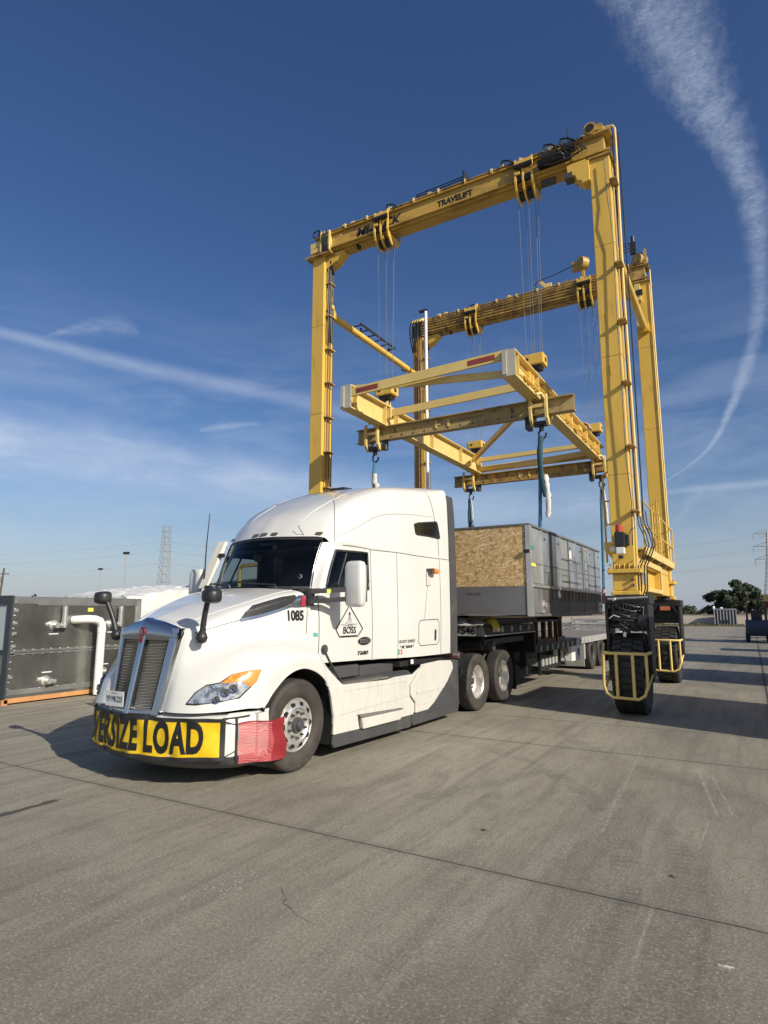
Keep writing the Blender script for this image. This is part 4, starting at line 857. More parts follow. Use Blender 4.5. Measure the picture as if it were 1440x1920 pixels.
# ------------------------------------------------------------------ spreader frame
SO = Vector((-5.3, 14.7, 5.55))
spr = empty('spreader_frame', SO, 0, 'pale yellow lifting spreader frame hung on ropes inside the gantry crane', 'spreader')
def SB(): return MB(Matrix.Translation(-SO))
redw = mat('maroon_reflector', (.25, .045, .03), .5, var=.3)
def spreader():
    for x, ye in ((-7.1, 18.25), (-3.5, 18.6)):
        m = SB(); m.ibeam((x, 10.5, 6.325), (x, ye, 6.325), .26, .52, .025)
        for y in (10.72, 12.0, 12.55, 14.5, 16.4, 17.9):
            for s in (-1, 1): m.bx(x+s*.014, x+s*.12, y, y+.02, 6.09, 6.56)
        m.build('long_beam', yel_pale, spr)
        m = SB(); m.bx(x-.13, x+.13, 10.47, 10.497, 6.07, 6.58); m.bx(x-.11, x-.03, 10.44, 10.468, 6.10, 6.55); m.build('end_plate', mat('pale_grey_paint', (.42, .40, .33), .55) if x < -5 else MATS['pale_grey_paint'], spr)
        # hanging lugs for the hook blocks
        for yc in (12.275, 17.945):
            m = SB(); m.prism([(yc-.13, 6.586), (yc+.13, 6.586), (yc+.05, 6.78), (yc-.05, 6.78)], 'x', x-.03, x+.03); m.build('lifting_lug', yel_pale, spr)
    # cross bars
    m = SB(); m.beam((-7.1, 10.55, 6.42), (-3.5, 10.55, 6.52), .05, .19); m.build('front_bar', yel_pale, spr)
    for x in (-6.6, -4.05):
        z = 6.42+(x+7.1)/3.6*.1; q = SB(); q.beam((x-.27, 10.521, z-.0075), (x+.27, 10.521, z+.0075), .004, .10); q.build('reflector', redw, spr)
    m = SB(); m.beam((-7.05, 10.70, 6.56), (-3.55, 10.70, 6.20), .05, .14); m.build('diagonal_bar', yel_pale, spr)
    m = SB(); m.beam((-7.08, 12.2, 6.42), (-3.5, 12.2, 6.50), .05, .17); m.bx(-7.09, -6.95, 12.14, 12.3, 6.3, 6.54); m.build('cross_bar', yel_pale, spr)
    m = SB(); m.beam((-7.0, 17.3, 6.36), (-3.6, 12.5, 6.36), .10, .12); m.build('diagonal_bar', yel, spr)
    m = SB(); m.beam((-7.0, 17.75, 6.46), (-3.5, 17.75, 6.50), .12, .12); m.build('cross_bar', yel_pale, spr)
    m = SB(); m.cyl((-7.0, 18.0, 6.22), (-3.5, 18.0, 6.25), .10, n=14); m.beam((-5.9, 17.9, 6.2), (-3.6, 17.9, 6.3), .08, .16); m.build('cross_tube', yel_pale, spr, smooth=40)
    # conduit and fixtures along the right beam
    m = SB(); m.tube([(-3.40, 10.8, 6.35), (-3.40, 18.2, 6.35)], .02, 6); m.tube([(-3.40, 11.2, 6.26), (-3.39, 14.6, 6.27), (-3.40, 18.0, 6.26)], .028, 6)
    for y in (11.3, 11.5, 12.7, 13.0, 14.6, 16.2, 17.2): m.bx(-3.42, -3.36, y, y+.12, 6.22, 6.42)
    m.bx(-3.44, -3.34, 15.3, 15.6, 6.28, 6.4); m.split('conduit', yel, spr, smooth=50)
    # lower cross beams with scale marks
    for (yb, x0, x1, dz) in ((12.05, -7.78, -2.70, .03), (17.85, -7.86, -3.10, .0)):
        m = SB(); m.ibeam((x0, yb, 5.86+dz), (x1, yb, 5.86+dz), .20, .33, .022); m.build('cross_beam', yel_grime if yb > 15 else mat('tan_yellow_paint', (.38, .28, .12), .5, var=.2, col2=(.10, .08, .05), amt2=.7, thr=(.5, .7)), spr)
        k = SB()
        for i in range(11): x = -6.9+i*.29; k.bx(x, x+.018, yb-.0175, yb-.0125, 5.745+dz, 5.80+dz)
        k.text('5', .15, lambda u, v: (-6.78+u, yb-.0145, 5.90+dz+v), bold=.004); k.text('5', .15, lambda u, v: (-3.98+u, yb-.0145, 5.90+dz+v), bold=.004)
        if yb < 15: k.text('CAP. 30,000 LBS EACH', .07, lambda u, v: (-5.0+u, yb-.0145, 5.93+v), xs=1.1)
        k.build('scale_mark', ink, spr, fixn=False)
        k = SB(); k.bx(-5.75, -5.70, yb-.03, yb-.0125, 5.79+dz, 5.95+dz); k.bx(-5.45, -5.40, yb-.03, yb-.0125, 5.79+dz, 5.95+dz); k.bx(-5.70, -5.62, yb-.03, yb-.0125, 5.85+dz, 5.9+dz); k.build('handle', yel_pale, spr)
        for x in (-7.32, -3.38):
            # saddle plates that grip the beam, hook beneath
            m = SB()
            for dx in (-.17, .15):
                m.prism([(yb-.17, 6.10), (yb-.12, 6.14), (yb-.10, 6.03), (yb-.115, 5.72), (yb-.05, 5.66), (yb+.115, 5.66), (yb+.115, 6.03), (yb+.17, 6.08), (yb+.2, 5.7), (yb+.08, 5.52), (yb-.06, 5.50), (yb-.17, 5.62), (yb-.2, 5.85)], 'x', x+dx-.03, x+dx+.03)
            m.bx(x-.14, x+.12, yb-.18, yb-.155, 5.86, 5.93)
            m.build('saddle_clamp', yel_pale, spr, bevel=.008)
            m = SB(); m.bx(x-.14, x+.12, yb-.08, yb+.1, 5.52, 5.60); m.bx(x-.30, x-.205, yb-.12, yb+.1, 5.46, 5.72) if x > -5 else m.cyl((x+.28, yb, 5.50), (x+.28, yb, 5.74), .07); m.cyl((x, yb, 5.42), (x, yb, 5.55), .05, n=12)
            m.tube([(x, yb, 5.44), (x-.06, yb, 5.38), (x-.05, yb, 5.28), (x+.02, yb, 5.24), (x+.08, yb, 5.29), (x+.09, yb, 5.36)], .022, 8); m.build('hook', steel_blk, spr, smooth=40)
            m = SB(); m.tube([(x+.12, yb-.1, 6.02), (x+.10, yb-.30, 6.10), (x+.02, yb-.34, 6.08)], .03, 6); m.build('latch', yel_pale, spr, smooth=60)
spreader()
# coiled blue and white sling draped over the right long beam
drape = mat('faded_red_webbing', (.42, .25, .20), .8, var=.3)
m = MB()
for k in range(7): m.tube([(.16*math.cos(a), .035*k, .17*math.sin(a)) for a in [math.pi*q/9 for q in range(10)]], .03, 6)
o = m.build('sling_bundle', drape, smooth=60); o.location = (-3.48, 16.4, 6.585); tag(o, 'faded red coil of webbing lying on the far right beam of the spreader', 'sling')

# ------------------------------------------------------------------ slings
blue_w = mat('blue_webbing', (.035, .17, .30), .75, var=.35, vs=8, col2=(.10, .16, .18), amt2=.5)
dark_w = mat('dark_teal_webbing', (.02, .07, .09), .8, var=.4, vs=8)
cloth_w = mat('white_wrapping_cloth', (.62, .60, .56), .9, var=.25, vs=7)
def strap(m, pts, wd, th, rx=0, wr=.0, seed=0):
    """flattened, slightly twisting webbing"""
    rn = random.Random(seed); P = crom(pts, 5); rings = []
    for i, p in enumerate(P):
        a = rx+.35*math.sin(i*.33+seed); w_ = wd*(1+wr*rn.uniform(-1, 1)); u = Vector((math.cos(a), math.sin(a), 0)); v_ = Vector((-math.sin(a), math.cos(a), 0))
        rings.append([m.v(p+u*math.cos(t)*w_/2+v_*math.sin(t)*th/2) for t in [2*math.pi*q/10 for q in range(10)]])
    for A, B in zip(rings, rings[1:]):
        for i in range(10): m.f([A[i], A[(i+1) % 10], B[(i+1) % 10], B[i]])
    m.f(rings[0][::-1]); m.f(rings[-1])
for (x, y, zb, xb, lb, kind) in ((-7.32, 12.05, 3.45, -7.33, 'short blue sling wrapped in white cloth hanging behind the sleeper roof', 'w'), (-3.38, 12.05, 2.05, -3.56, 'long blue sling with grey and white sleeves beside the near corner of the load', 'l'),
                       (-7.32, 17.85, 3.45, -7.33, 'dark twisted sling hanging over the far left corner of the load', 'd'), (-3.38, 17.85, 2.0, -3.48, 'blue sling beside the crane leg at the far right corner of the load', 'b')):
    t = empty('lifting_sling', (x, y, 5.24), 0, lb, 'sling', 'slings between the spreader and the load')
    zz = zb-5.24; dx = xb-x
    m = MB(); strap(m, [(0, 0, .02), (-.02, -.03, -.3), (dx*.3, -.04, -.8), (dx*.6, -.02, zz*.6), (dx, -.02, zz)], .075 if kind in 'wd' else .075, .04, .3, .06, 1); m.build('strap', blue_w, t, smooth=70)
    if kind == 'w':
        m = MB(); strap(m, [(0, -.02, -.28), (.0, -.03, -.5), (.06, -.03, -.55), (.02, -.02, -.9), (-.02, -.02, -1.2), (0, 0, zz)], .12, .10, 0, .3, 5); m.build('cloth_wrap', cloth_w, t, smooth=70)
    if kind == 'l':
        m = MB(); strap(m, [(.0, -.05, .05), (-.04, -.06, -.3), (-.02, -.07, -.8), (.06, -.07, -1.2)], .11, .06, .2, .1, 2); m.build('sleeve', dark_w, t, smooth=70)
        m = MB(); strap(m, [(.06, -.05, -.75), (.09, -.06, -1.1), (.09, -.06, -1.4), (.07, -.04, -1.6)], .10, .07, .4, .3, 8); m.build('sleeve', cloth_w, t, smooth=70)
        m = MB(); strap(m, [(dx*.92, -.05, zz+.5), (dx, -.05, zz)], .13, .08, .2, .1, 3); m.build('sleeve', mat('faded_pink_sleeve', (.45, .27, .24), .8, var=.2), t, smooth=70)
        m = MB(); m.tube([(dx+.05, -.05, zz), (dx-.05, -.05, zz-.06), (dx-.08, -.05, zz-.18), (dx, -.05, zz-.24), (dx+.08, -.05, zz-.18), (dx+.05, -.05, zz-.05)], .022, 8); m.build('shackle', alu, t, smooth=60)
    if kind == 'b':
        m = MB(); strap(m, [(dx*.9, -.05, zz+.4), (dx, -.05, zz)], .10, .07, .2, .1, 3); m.build('sleeve', MATS['faded_pink_sleeve'], t, smooth=70)
        m = MB(); strap(m, [(.04, -.03, -.02), (.10, -.05, -.5), (.12, -.05, -1.1)], .07, .06, .2, .1, 3); m.build('sleeve', cloth_w, t, smooth=70)
    if kind == 'd':
        m = MB(); strap(m, [(-.03, -.05, .05), (-.06, -.06, -.5), (-.02, -.07, -1.1), (.05, -.06, -1.3), (.06, -.05, -.8)], .07, .06, .2, .15, 2); m.build('sleeve', dark_w, t, smooth=70)
        m = MB(); m.tube(crom([(.04, -.08, 0), (.08, -.08, -.5), (.02, -.08, -1.0), (-.06, -.08, -1.25), (-.08, -.08, -.9)], 5), .02, 6); m.build('tag_rope', cloth_w, t, smooth=70)
# ------------------------------------------------------------------ the load: big sheet-metal unit with a boarded end
def osb_mat():
    m_ = bpy.data.materials.new('strand_board'); m_.use_nodes = True; w = NT(m_.node_tree); p = w.n['Principled BSDF']
    P = w.node('ShaderNodeTexCoord').outputs['Object']
    Pd = w.node('ShaderNodeVectorMath', operation='ADD'); w.set(Pd.inputs[0], P)
    nz = w.node('ShaderNodeTexNoise'); w.set(nz.inputs['Vector'], P); nz.inputs['Scale'].default_value = 5; nz.inputs['Detail'].default_value = 3
    sc = w.node('ShaderNodeVectorMath', operation='SCALE'); w.set(sc.inputs[0], nz.outputs['Color']); sc.inputs['Scale'].default_value = .07; w.l.new(sc.outputs[0], Pd.inputs[1])
    c = w.mix(w.noise(P, 3, 4), (.44, .275, .115, 1), (.56, .375, .17, 1))
    for i, (ang, sx, sz, s, colr, lo, hi, amt) in enumerate([(25, 1, 4.2, 6, (.66, .49, .27), .56, .63, .8), (-35, 1, 4.5, 5.5, (.20, .115, .05), .57, .64, .7), (75, 1, 4.4, 7, (.60, .43, .22), .57, .63, .7), (-75, 1, 4, 7.5, (.19, .11, .05), .58, .65, .65), (5, 1, 4.6, 5, (.74, .58, .36), .61, .67, .85), (50, 1, 4, 6, (.72, .54, .30), .62, .67, .8)]):
        q = w.mapping(Pd.outputs[0], (sx, 1, sz), (i*3.3, i*1.7, i*2.1), (0, R(ang), 0))
        rot = w.node('ShaderNodeVectorRotate', rotation_type='Y_AXIS'); w.set(rot.inputs['Vector'], Pd.outputs[0]); rot.inputs['Angle'].default_value = R(ang)
        n = w.noise(w.mapping(rot.outputs[0], (sx, 1, sz), (i*3.3, i*1.7, i*2.1)), s*1.25, 1.5, .4)
        c = w.mix(w.mapr(n, lo, hi, 0, amt), c, colr+(1,))
    w.set(p.inputs['Base Color'], c); p.inputs['Roughness'].default_value = .75
    return m_
zinc = mat('dull_zinc_sheet', (.52, .56, .61), .30, .72, var=.35, vs=1.5, col2=(.16, .17, .18), amt2=.5, thr=(.45, .7), s2=1.8)
zinc2 = mat('bright_zinc_trim', (.52, .53, .52), .4, .7, var=.2, vs=3)
dgrey = mat('dark_grey_sheet', (.14, .14, .145), .6, .1, var=.2, vs=1, col2=(.20, .19, .18), amt2=.4, thr=(.5, .7), s2=1.2)
dbrown = mat('dusty_dark_panel', (.13, .115, .105), .55, .2, var=.25, vs=1.4, col2=(.22, .20, .18), amt2=.4, thr=(.5, .7), s2=2)
LO = Vector((-5.37, 11.12, 1.71)); load = empty('sheet_metal_unit', LO, 0, 'big grey sheet-metal unit with a strand-board end, slung under the crane above the trailer', 'machine unit')
def LB(): return MB(Matrix.Translation(-LO))
def load_build():
    X0, X1, Y0, Y1, Z0, Z1, ZM = -7.33, -3.43, 11.12, 17.35, 1.72, 3.42, 2.27
    m = LB(); m.bx(X0+.03, X1-.03, Y0+.03, Y1-.03, Z0+.02, Z1-.05); m.build('body', zinc, load)
    LB().bx(X0+.07, X1-.09, Y0+.004, Y0+.026, ZM, Z1-.035).build('board_end', osb_mat(), load)
    LB().bx(X0+.05, X1-.06, Y0, Y0+.026, Z0+.02, ZM-.004).build('lower_end_panel', dgrey, load)
    m = LB(); m.bx(X0+.25, X0+2.6, Y0-.003, Y0-.0005, Z0+.03, Z0+.04); m.text('THIS SIDE', .07, lambda u, v: (-4.55+u, Y0-.003, 2.13+v)); m.build('stencil', mat('faint_stencil', (.06, .06, .06), .6), load, fixn=False)
    m = LB(); m.bx(X0, X1, Y0-.012, Y0+.03, Z1-.032, Z1); m.bx(X1-.035, X1+.01, Y0+.03, Y1, Z1-.04, Z1); m.bx(X0, X1, Y0+.03, Y1, Z1-.046, Z1-.042); m.build('top_rail', dgrey, load)
    m = LB(); m.bx(X1-.075, X1+.012, Y0-.015, Y0-.001, Z0, Z1-.036); m.bx(X1-.002, X1+.014, Y0, Y0+.10, Z0, Z1-.044); m.build('corner_post', zinc2, load)
    # long side: upper sheets with ribs, rail, dusty lower panels
    n = 9; W = (Y1-Y0-.12)/n
    for k in range(n):
        y = Y0+.12+k*W
        LB().bx(X1-.028, X1-.012-(.004 if k % 2 else 0), y+.01, y+W-.01, ZM+.06, Z1-.06).build('side_panel', zinc if k % 3 else zinc2, load)
        m = LB(); m.bx(X1-.025, X1+.010, y-.02, y+.008, ZM+.04, Z1-.045); m.build('rib', zinc2 if k % 2 else dgrey, load)
        m = LB(); m.bx(X1-.024, X1-.004, y+.02, y+W-.02, ZM+.42, ZM+.44); m.bx(X1-.024, X1-.004, y+.02, y+W-.02, ZM+.30, ZM+.31) if k % 2 else None; m.build('panel_joint', dgrey, load)
        LB().bx(X1-.028, X1-.010-.004*(k % 2), y+.006, y+W-.006, Z0+.06, ZM-.03).build('lower_side_panel', dbrown if k % 2 else dgrey, load)
    m = LB(); m.bx(X1-.03, X1+.022, Y0+.1, Y1, ZM-.02, ZM+.035); m.build('middle_rail', zinc2, load)
    m = LB(); m.bx(X1-.03, X1+.005, Y0+.1, Y1, Z0, Z0+.05)
    for k in range(18): m.bx(X1-.02, X1+.004, Y0+.5+k*.32, Y0+.515+k*.32, ZM-.25, ZM-.03)
    m.build('base_rail', dgrey, load)
    m = LB()
    for k in range(6): m.bx(X1-.02, X1+.002, Y0+1.0+k, Y0+1.05+k, Z1-.22, Z1-.19)
    m.split('handle', ink, load)
    m = LB(); m.bx(X1-.011, X1-.004, Y0+2.95, Y0+3.12, ZM+.62, ZM+.88); m.build('notice', mat('white_paper', (.75, .75, .72), .6), load)
    m = LB(); m.bx(X1-.004, X1-.001, Y0+2.97, Y0+3.08, ZM+.66, ZM+.71); m.build('notice_mark', redw, load)
    m = LB(); m.bx(X1+.015, X1+.018, Y0+.02, Y0+.28, ZM+.36, ZM+.42); m.build('yellow_label', mat('yellow_label', (.75, .62, .10), .5), load)
    m = LB(); m.bx(X1+.015, X1+.02, Y0+.01, Y0+.22, ZM+.68, ZM+.74); m.build('green_tape', mat('green_tape', (.03, .25, .15), .5), load)
    m = LB(); m.bx(X1-.10, X1+.0, Y0-.06, Y0-.016, ZM+.60, ZM+.66); m.build('corner_clip', ink, load)
    for y in (Y0+.62, Y1-.5):
        m = LB(); m.bx(X1-.005, X1+.04, y-.09, y+.09, Z0+.06, Z0+.30); m.cyl((X1+.04, y, Z0+.2), (X1+.10, y, Z0+.2), .05); m.build('lifting_lug', alu, load)
load_build()

# ------------------------------------------------------------------ step-deck trailer
TO = Vector((-5.78, 20, 0)); TYAW = R(-.6)
trl = empty('step_deck_trailer', TO, 0, 'black step-deck trailer coupled to the white tractor, under the slung load', 'trailer')
def TB(): return MB(Matrix.Translation(-TO))
tdeck = mat('worn_deck_boards', (.19, .165, .135), .85, var=.3, vs=3, stretch=(6, .4, 1))
alu_dull = mat('dull_aluminium', (.55, .54, .51), .5, .5, var=.15, vs=3)
XL, XR = -7.08, -4.42
def wheel_parts(mk, par, xc, yc, r, w_, s, deep, rimmat=None, tyremat=None, lug=True):
    """road wheel facing s (+1 = right)"""
    m = mk(); tyre_mb(m, (xc, yc, r), r, w_, n=48); ty = m.build('tyre', tyremat or rubber, par, smooth=50)
    m = mk()
    for dx in (-.33, -.11, .11, .33): m.lathe([(r+.0005, xc*0+dx*w_-.006), (r+.002, dx*w_-.006), (r+.002, dx*w_+.006), (r+.0005, dx*w_+.006)], (xc, yc, r), (1, 0, 0), 40)
    m.build('tread_groove', rubber_dark, par, smooth=50)
    m = mk(); f = xc+s*w_*.5*.86; rr = r*.60
    if deep:   # outer dual: dish reaching inwards
        m.lathe([(rr, s*.0), (rr-.02, s*.008), (rr-.035, -s*.01), (rr-.045, -s*.14), (rr-.10, -s*.17), (.17, -s*.175), (.15, -s*.15), (.0, -s*.15)], (f-s*.025, yc, r), (1, 0, 0), 40)
    else:
        m.lathe([(rr, 0), (rr-.012, s*.012), (rr-.03, s*.004), (rr-.045, -s*.02), (.24, s*.03), (.195, s*.045), (.17, s*.02), (.155, s*.018), (0, s*.018)], (f-s*.035, yc, r), (1, 0, 0), 48)
    rim = m.build('rim', rimmat or alu, par, smooth=32)
    x_h = (f-s*.035+s*.034) if not deep else (f-s*.025-s*.168)
    m = mk(); hr = .228 if not deep else .20
    for k in range(10):
        a = 2*math.pi*k/10; y, z = yc+hr*math.cos(a), r+hr*math.sin(a)
        m.cyl((x_h-s*.02, y, z), (x_h+s*.004, y, z), .033, n=14)
    m.split('hand_hole', ink, par)
    m = mk(); lr = .143
    for k in range(10):
        a = 2*math.pi*(k+.5)/10; y, z = yc+lr*math.cos(a), r+lr*math.sin(a)
        m.cyl((x_h-s*.02, y, z), (x_h+s*.03, y, z), .017, .014, n=8)
    m.split('lug_nut', grey_pl, par)
    m = mk(); L = .06 if not deep else .07
    m.lathe([(.088, -s*.03), (.085, s*L*.4), (.058, s*L*.45), (.054, s*L), (.042, s*(L+.012)), (0, s*(L+.012))], (x_h, yc, r), (1, 0, 0), 24); m.build('hub', grey_pl if not deep else steel_blk, par, smooth=40)
def trailer():
    F, S, E = 11.30, 14.45, 26.5
    m = TB(); m.bx(XL, XR-.004, F, S, 1.48, 1.52); m.bx(XL, XR-.004, S+.1, E, .99, 1.03); m.build('deck', tdeck, trl)
    m = TB(); m.bx(XR-.05, XR, F, S, 1.36, 1.53); m.bx(XL, XL+.05, F, S, 1.36, 1.53); m.bx(XL, XR, F-.03, F-.002, 1.32, 1.54)
    m.bx(XR-.04, XR-.01, S-.02, S+.08, .86, 1.36); m.bx(XL, XR, S+.02, S+.08, .86, 1.52); m.bx(XR-.04, XR-.002, S+.08, 18.5, .84, 1.035); m.bx(XL, XL+.05, S+.08, E, .84, 1.035)
    m.build('side_rail', steel_blk, trl)
    m = TB(); m.bx(XR-.04, XR, 18.51, E, .86, 1.04); m.build('rear_side_rail', alu_dull, trl)
    m = TB()
    for k in range(4): m.bx(XR, XR+.028, F+.9+k*.58, F+.98+k*.58, 1.39, 1.50)
    for k in range(22): m.bx(XR, XR+.028, S+.4+k*.5, S+.47+k*.5, .86, .99)
    m.split('stake_pocket', alu_dull, trl)
    m = TB(); m.bx(XR, XR+.03, F, S, 1.333, 1.358); m.build('rub_rail', alu_dull, trl)
    # neck and main frame
    m = TB()
    for x in (-6.3, -5.2):
        m.prism([(F+.2, 1.36), (S, 1.36), (S, .55), (S-.6, .50), (S-.9, .95), (F+.2, 1.02)], 'x', x, x+.12); m.ibeam((x+.06, S, .68), (x+.06, E, .68), .15, .36)
    for k in range(18): m.bx(XL+.05, XR-.06, S+.3+k*.65, S+.38+k*.65, .86, .985)
    m.build('frame', steel_blk, trl)
    m = TB(); m.bx(-6.9, -4.55, F+.3, S-.4, 1.15, 1.26); m.cyl((-5.0, F+.35, 1.17), (-4.6, F+.35, 1.17), .12, n=18); m.build('air_tank', steel_blk, trl, smooth=40)
    m = TB(); m.cyl((-4.60, F+.65, 1.13), (-4.48, F+.65, 1.13), .09, n=18); m.build('winch_reel', grey_pl, trl, smooth=40)
    # number plate panel on the front edge
    m = TB(); m.bx(-5.55, -4.56, F-.045, F-.031, 1.34, 1.53); m.build('front_panel', alu_dull, trl)
    m = TB(); m.text('7546', .20, lambda u, v: (-4.79+u, F-.048, 1.432+v), xs=1.0, bold=.005); m.build('lettering', ink, trl, fixn=False)
    m = TB(); m.bx(-4.54, -4.43, F-.06, F-.031, 1.34, 1.53); m.build('connector_box', grey_pl, trl)
    m = TB(); m.bx(XR+.002, XR+.04, F+.45, F+.75, 1.41, 1.485); m.build('side_lamp', white_m, trl); m = TB(); m.bx(XR+.041, XR+.045, F+.46, F+.54, 1.42, 1.475); m.build('reflector', redw, trl)
    # landing gear and dolly rack below
    m = TB()
    for x in (-6.5, -4.75): m.bx(x-.07, x+.07, S+.1, S+.26, .35, 1.0); m.bx(x-.14, x+.14, S+.05, S+.31, .32, .35)
    m.tube([(-6.5, S+.18, .55), (-4.75, S+.18, .55)], .03, 6); m.split('landing_leg', steel_blk, trl)
    m = TB(); m.bx(-4.95, -4.45, S+.5, S+2.3, .40, .50); m.bx(-4.50, -4.44, S+.45, S+.52, .30, .86); m.bx(-4.50, -4.44, S+2.25, S+2.32, .40, .86); m.build('dunnage_rack', steel_blk, trl)
    m = TB()
    for k in range(5): m.bx(-4.8, -4.44, S+.62+k*.3, S+.78+k*.3, .50, .68)
    m.split('dunnage_block', alu_dull, trl)
    m = TB(); m.bx(-4.95, -4.43, 17.9, 18.9, .42, .86); m.build('toolbox', white_m, trl, bevel=.015)
    m = TB(); m.bx(-4.428, -4.42, 18.6, 18.75, .55, .75); m.build('toolbox_latch', steel_blk, trl)
    m = TB(); m.tube([(-4.5, 16.9, .86), (-4.4, 17.0, .72), (-4.45, 17.1, .6), (-4.38, 17.0, .5), (-4.42, 16.9, .44)], .015, 6); m.lathe([(.09, -.01), (.12, 0), (.09, .01)], (-4.4, 17.0, .74), (1, 0, 0), 20); m.lathe([(.06, -.01), (.09, 0), (.06, .01)], (-4.4, 17.25, .78), (1, 0, 0), 20); m.build('hanging_hose', steel_blk, trl)
    m = TB(); m.bx(-4.98, -4.42, 19.3, 19.34, .18, .84); m.bx(-4.44, -4.42, 19.34, 19.5, .40, .84); m.build('wheel_guard', alu_dull, trl)
    # axles
    for y in (20.7, 22.0, 24.6):
        for s in (-1, 1):
            xo = -5.76+s*1.17
            we = empty('wheel', (0, 0, 0)); we.parent = trl
            wheel_parts(TB, we, xo, y, .48, .27, s, True, tyremat=rubber, rimmat=grey_pl)
            m = TB(); tyre_mb(m, (xo-s*.32, y, .48), .48, .27); m.build('inner_tyre', rubber, we, smooth=50)
        m = TB(); m.cyl((-6.8, y, .48), (-4.7, y, .48), .07); m.build('axle', steel_blk, trl)
trailer()
# steel cribbing between deck and load
t = empty('support_frame', (-5.9, 15.2, 1.03), 0, 'rust-brown steel support frame with square openings standing on the lower trailer deck', 'support frame')
m = MB(); 
for x in (-1.5, 1.30):
    m.bx(x, x+.12, -.3, 2.0, .57, .66); m.bx(x, x+.12, -.3, 2.0, .0, .10)
    for y in (-.3, .35, .95, 1.5, 1.9): m.bx(x+.01, x+.11, y, y+.1, .10, .57)
m.bx(-1.5, 1.42, -.3, -.18, .575, .655); m.bx(-1.5, 1.42, 1.88, 2.0, .575, .655); m.build('frame', rust, t)
MB().bx(1.43, 1.47, 1.3, 2.05, -.02, .12).build('end_block', grey_pl, t)
t = empty('timber_bearer', (-5.9, 13.2, 1.53), 0, 'long pale timber bearer and dark plate lying on the upper trailer deck under the load', 'bearer')
MB().bx(-1.30, 1.3, -1.4, -1.2, .01, .15).build('plank', mat('weathered_timber', (.48, .38, .29), .8, var=.25, vs=3, stretch=(1, 6, 1)), t); MB().bx(1.0, 2.1, -1.5, 4.6, .155, .185).build('plank', MATS['weathered_timber'], t); MB().bx(-1.4, 1.42, -1.15, 3.6, .01, .15).build('plate', steel_blk, t)
# slack straps and sheeting on the front of the deck
plas = mat('grey_plastic_sheet', (.42, .41, .39), .45, var=.35, vs=9, bump=.6, bs=14)
m = MB(); rn = random.Random(8); rows = []
for i in range(15):
    rows.append([(-.75+1.5*j/20, -.25+.5*i/14, .10*math.sin(math.pi*i/14)*(1+.6*math.sin(j*1.3+i*.6))*(.4+.6*math.sin(math.pi*j/20))+.02*rn.random()+.005) for j in range(21)])
o = m.grid(rows).build('plastic_sheet', plas, smooth=70); o.location = (-5.15, 11.42, 1.53); o.rotation_euler = (0, 0, R(0)); tag(o, 'crumpled grey plastic sheet on the front edge of the trailer deck', 'plastic sheet')
m = MB()
for k in range(6): m.tube([(0, .06*k, .0), (.05+.02*rn.random(), .06*k+.02, .08+.05*rn.random()), (.12, .06*k-.01, .05), (.16, .06*k, -.06-.04*rn.random())], .018, 6)
o = m.build('ratchet_strap', mat('yellow_webbing', (.62, .48, .04), .7, var=.2), smooth=60); o.location = (-4.52, 11.65, 1.55); tag(o, 'bundle of yellow ratchet strap hanging over the trailer deck edge', 'strap')

# ------------------------------------------------------------------ equipment at left
zincL = mat('polished_galvanised_panel', (.42, .415, .39), .26, .88, var=.4, vs=1.0, col2=(.75, .73, .68), amt2=.5, thr=(.5, .75), s2=1.3, bump=.03, bs=3)
pine = mat('orange_pine', (.50, .24, .09), .75, var=.2, vs=4)
UO = Vector((-12.65, 7.0, 0)); t = empty('equipment_unit', UO, 0, 'shiny galvanised equipment unit on timber skids at the left edge, with a white drain pipe', 'equipment unit')
m = MB(); m.bx(-2.6, -.008, .0, 3.02, .12, 2.10); m.build('casing', zincL, t)
m = MB(); m.bx(-.006, .004, .02, 3.0, .18, .28); m.bx(-.006, .012, .02, 3.0, 1.00, 1.04); m.bx(-.006, .010, .02, 3.0, .955, .985); m.bx(-.006, .006, .02, .5, 1.96, 2.09); m.bx(-.006, .004, .5, 3.0, 1.93, 2.09); m.build('seam_strip', galv, t)
m = MB()
for k in range(16):
    for z in (.27, 1.045, .95): m.cyl((.004, .1+k*.19, z), (.014, .1+k*.19, z), .009, n=6)
for k in range(14): m.cyl((0, .04, .3+k*.13), (.012, .04, .3+k*.13), .009, n=6)
m.build('rivet_row', alu, t)
m = MB()
for z in (.5, .95, 1.1, 1.35, 1.55, 1.8): m.bx(-.02, .010, .02, .10, z, z+.05)
m.split('corner_cleat', zinc2, t)
m = MB(); m.bx(-2.6, .01, -.04, .0, .12, .55); m.bx(-2.6, .01, -.04, 0, 1.93, 2.12); m.bx(-.16, .01, -.04, 0, .55, 1.93); m.bx(-.62, -.50, -.04, 0, .55, 1.93); m.bx(-2.6, -.16, -.038, -.002, .95, 1.05); m.build('end_frame', mat('blue_grey_frame', (.035, .045, .055), .5, var=.2), t)
m = MB(); m.bx(-.5, -.16, -.02, -.001, 1.05, 1.93); m.build('window', mat('pale_film', (.45, .50, .50), .4), t)
m = MB(); m.bx(-.10, .0, -.02, 3.05, .03, .12); m.bx(-2.5, -2.4, -.02, 3.05, .03, .12); m.bx(-2.6, .0, -.06, .05, -.0, .10); m.bx(-2.6, .0, 2.9, 3.0, 0, .10); m.build('skid', pine, t)
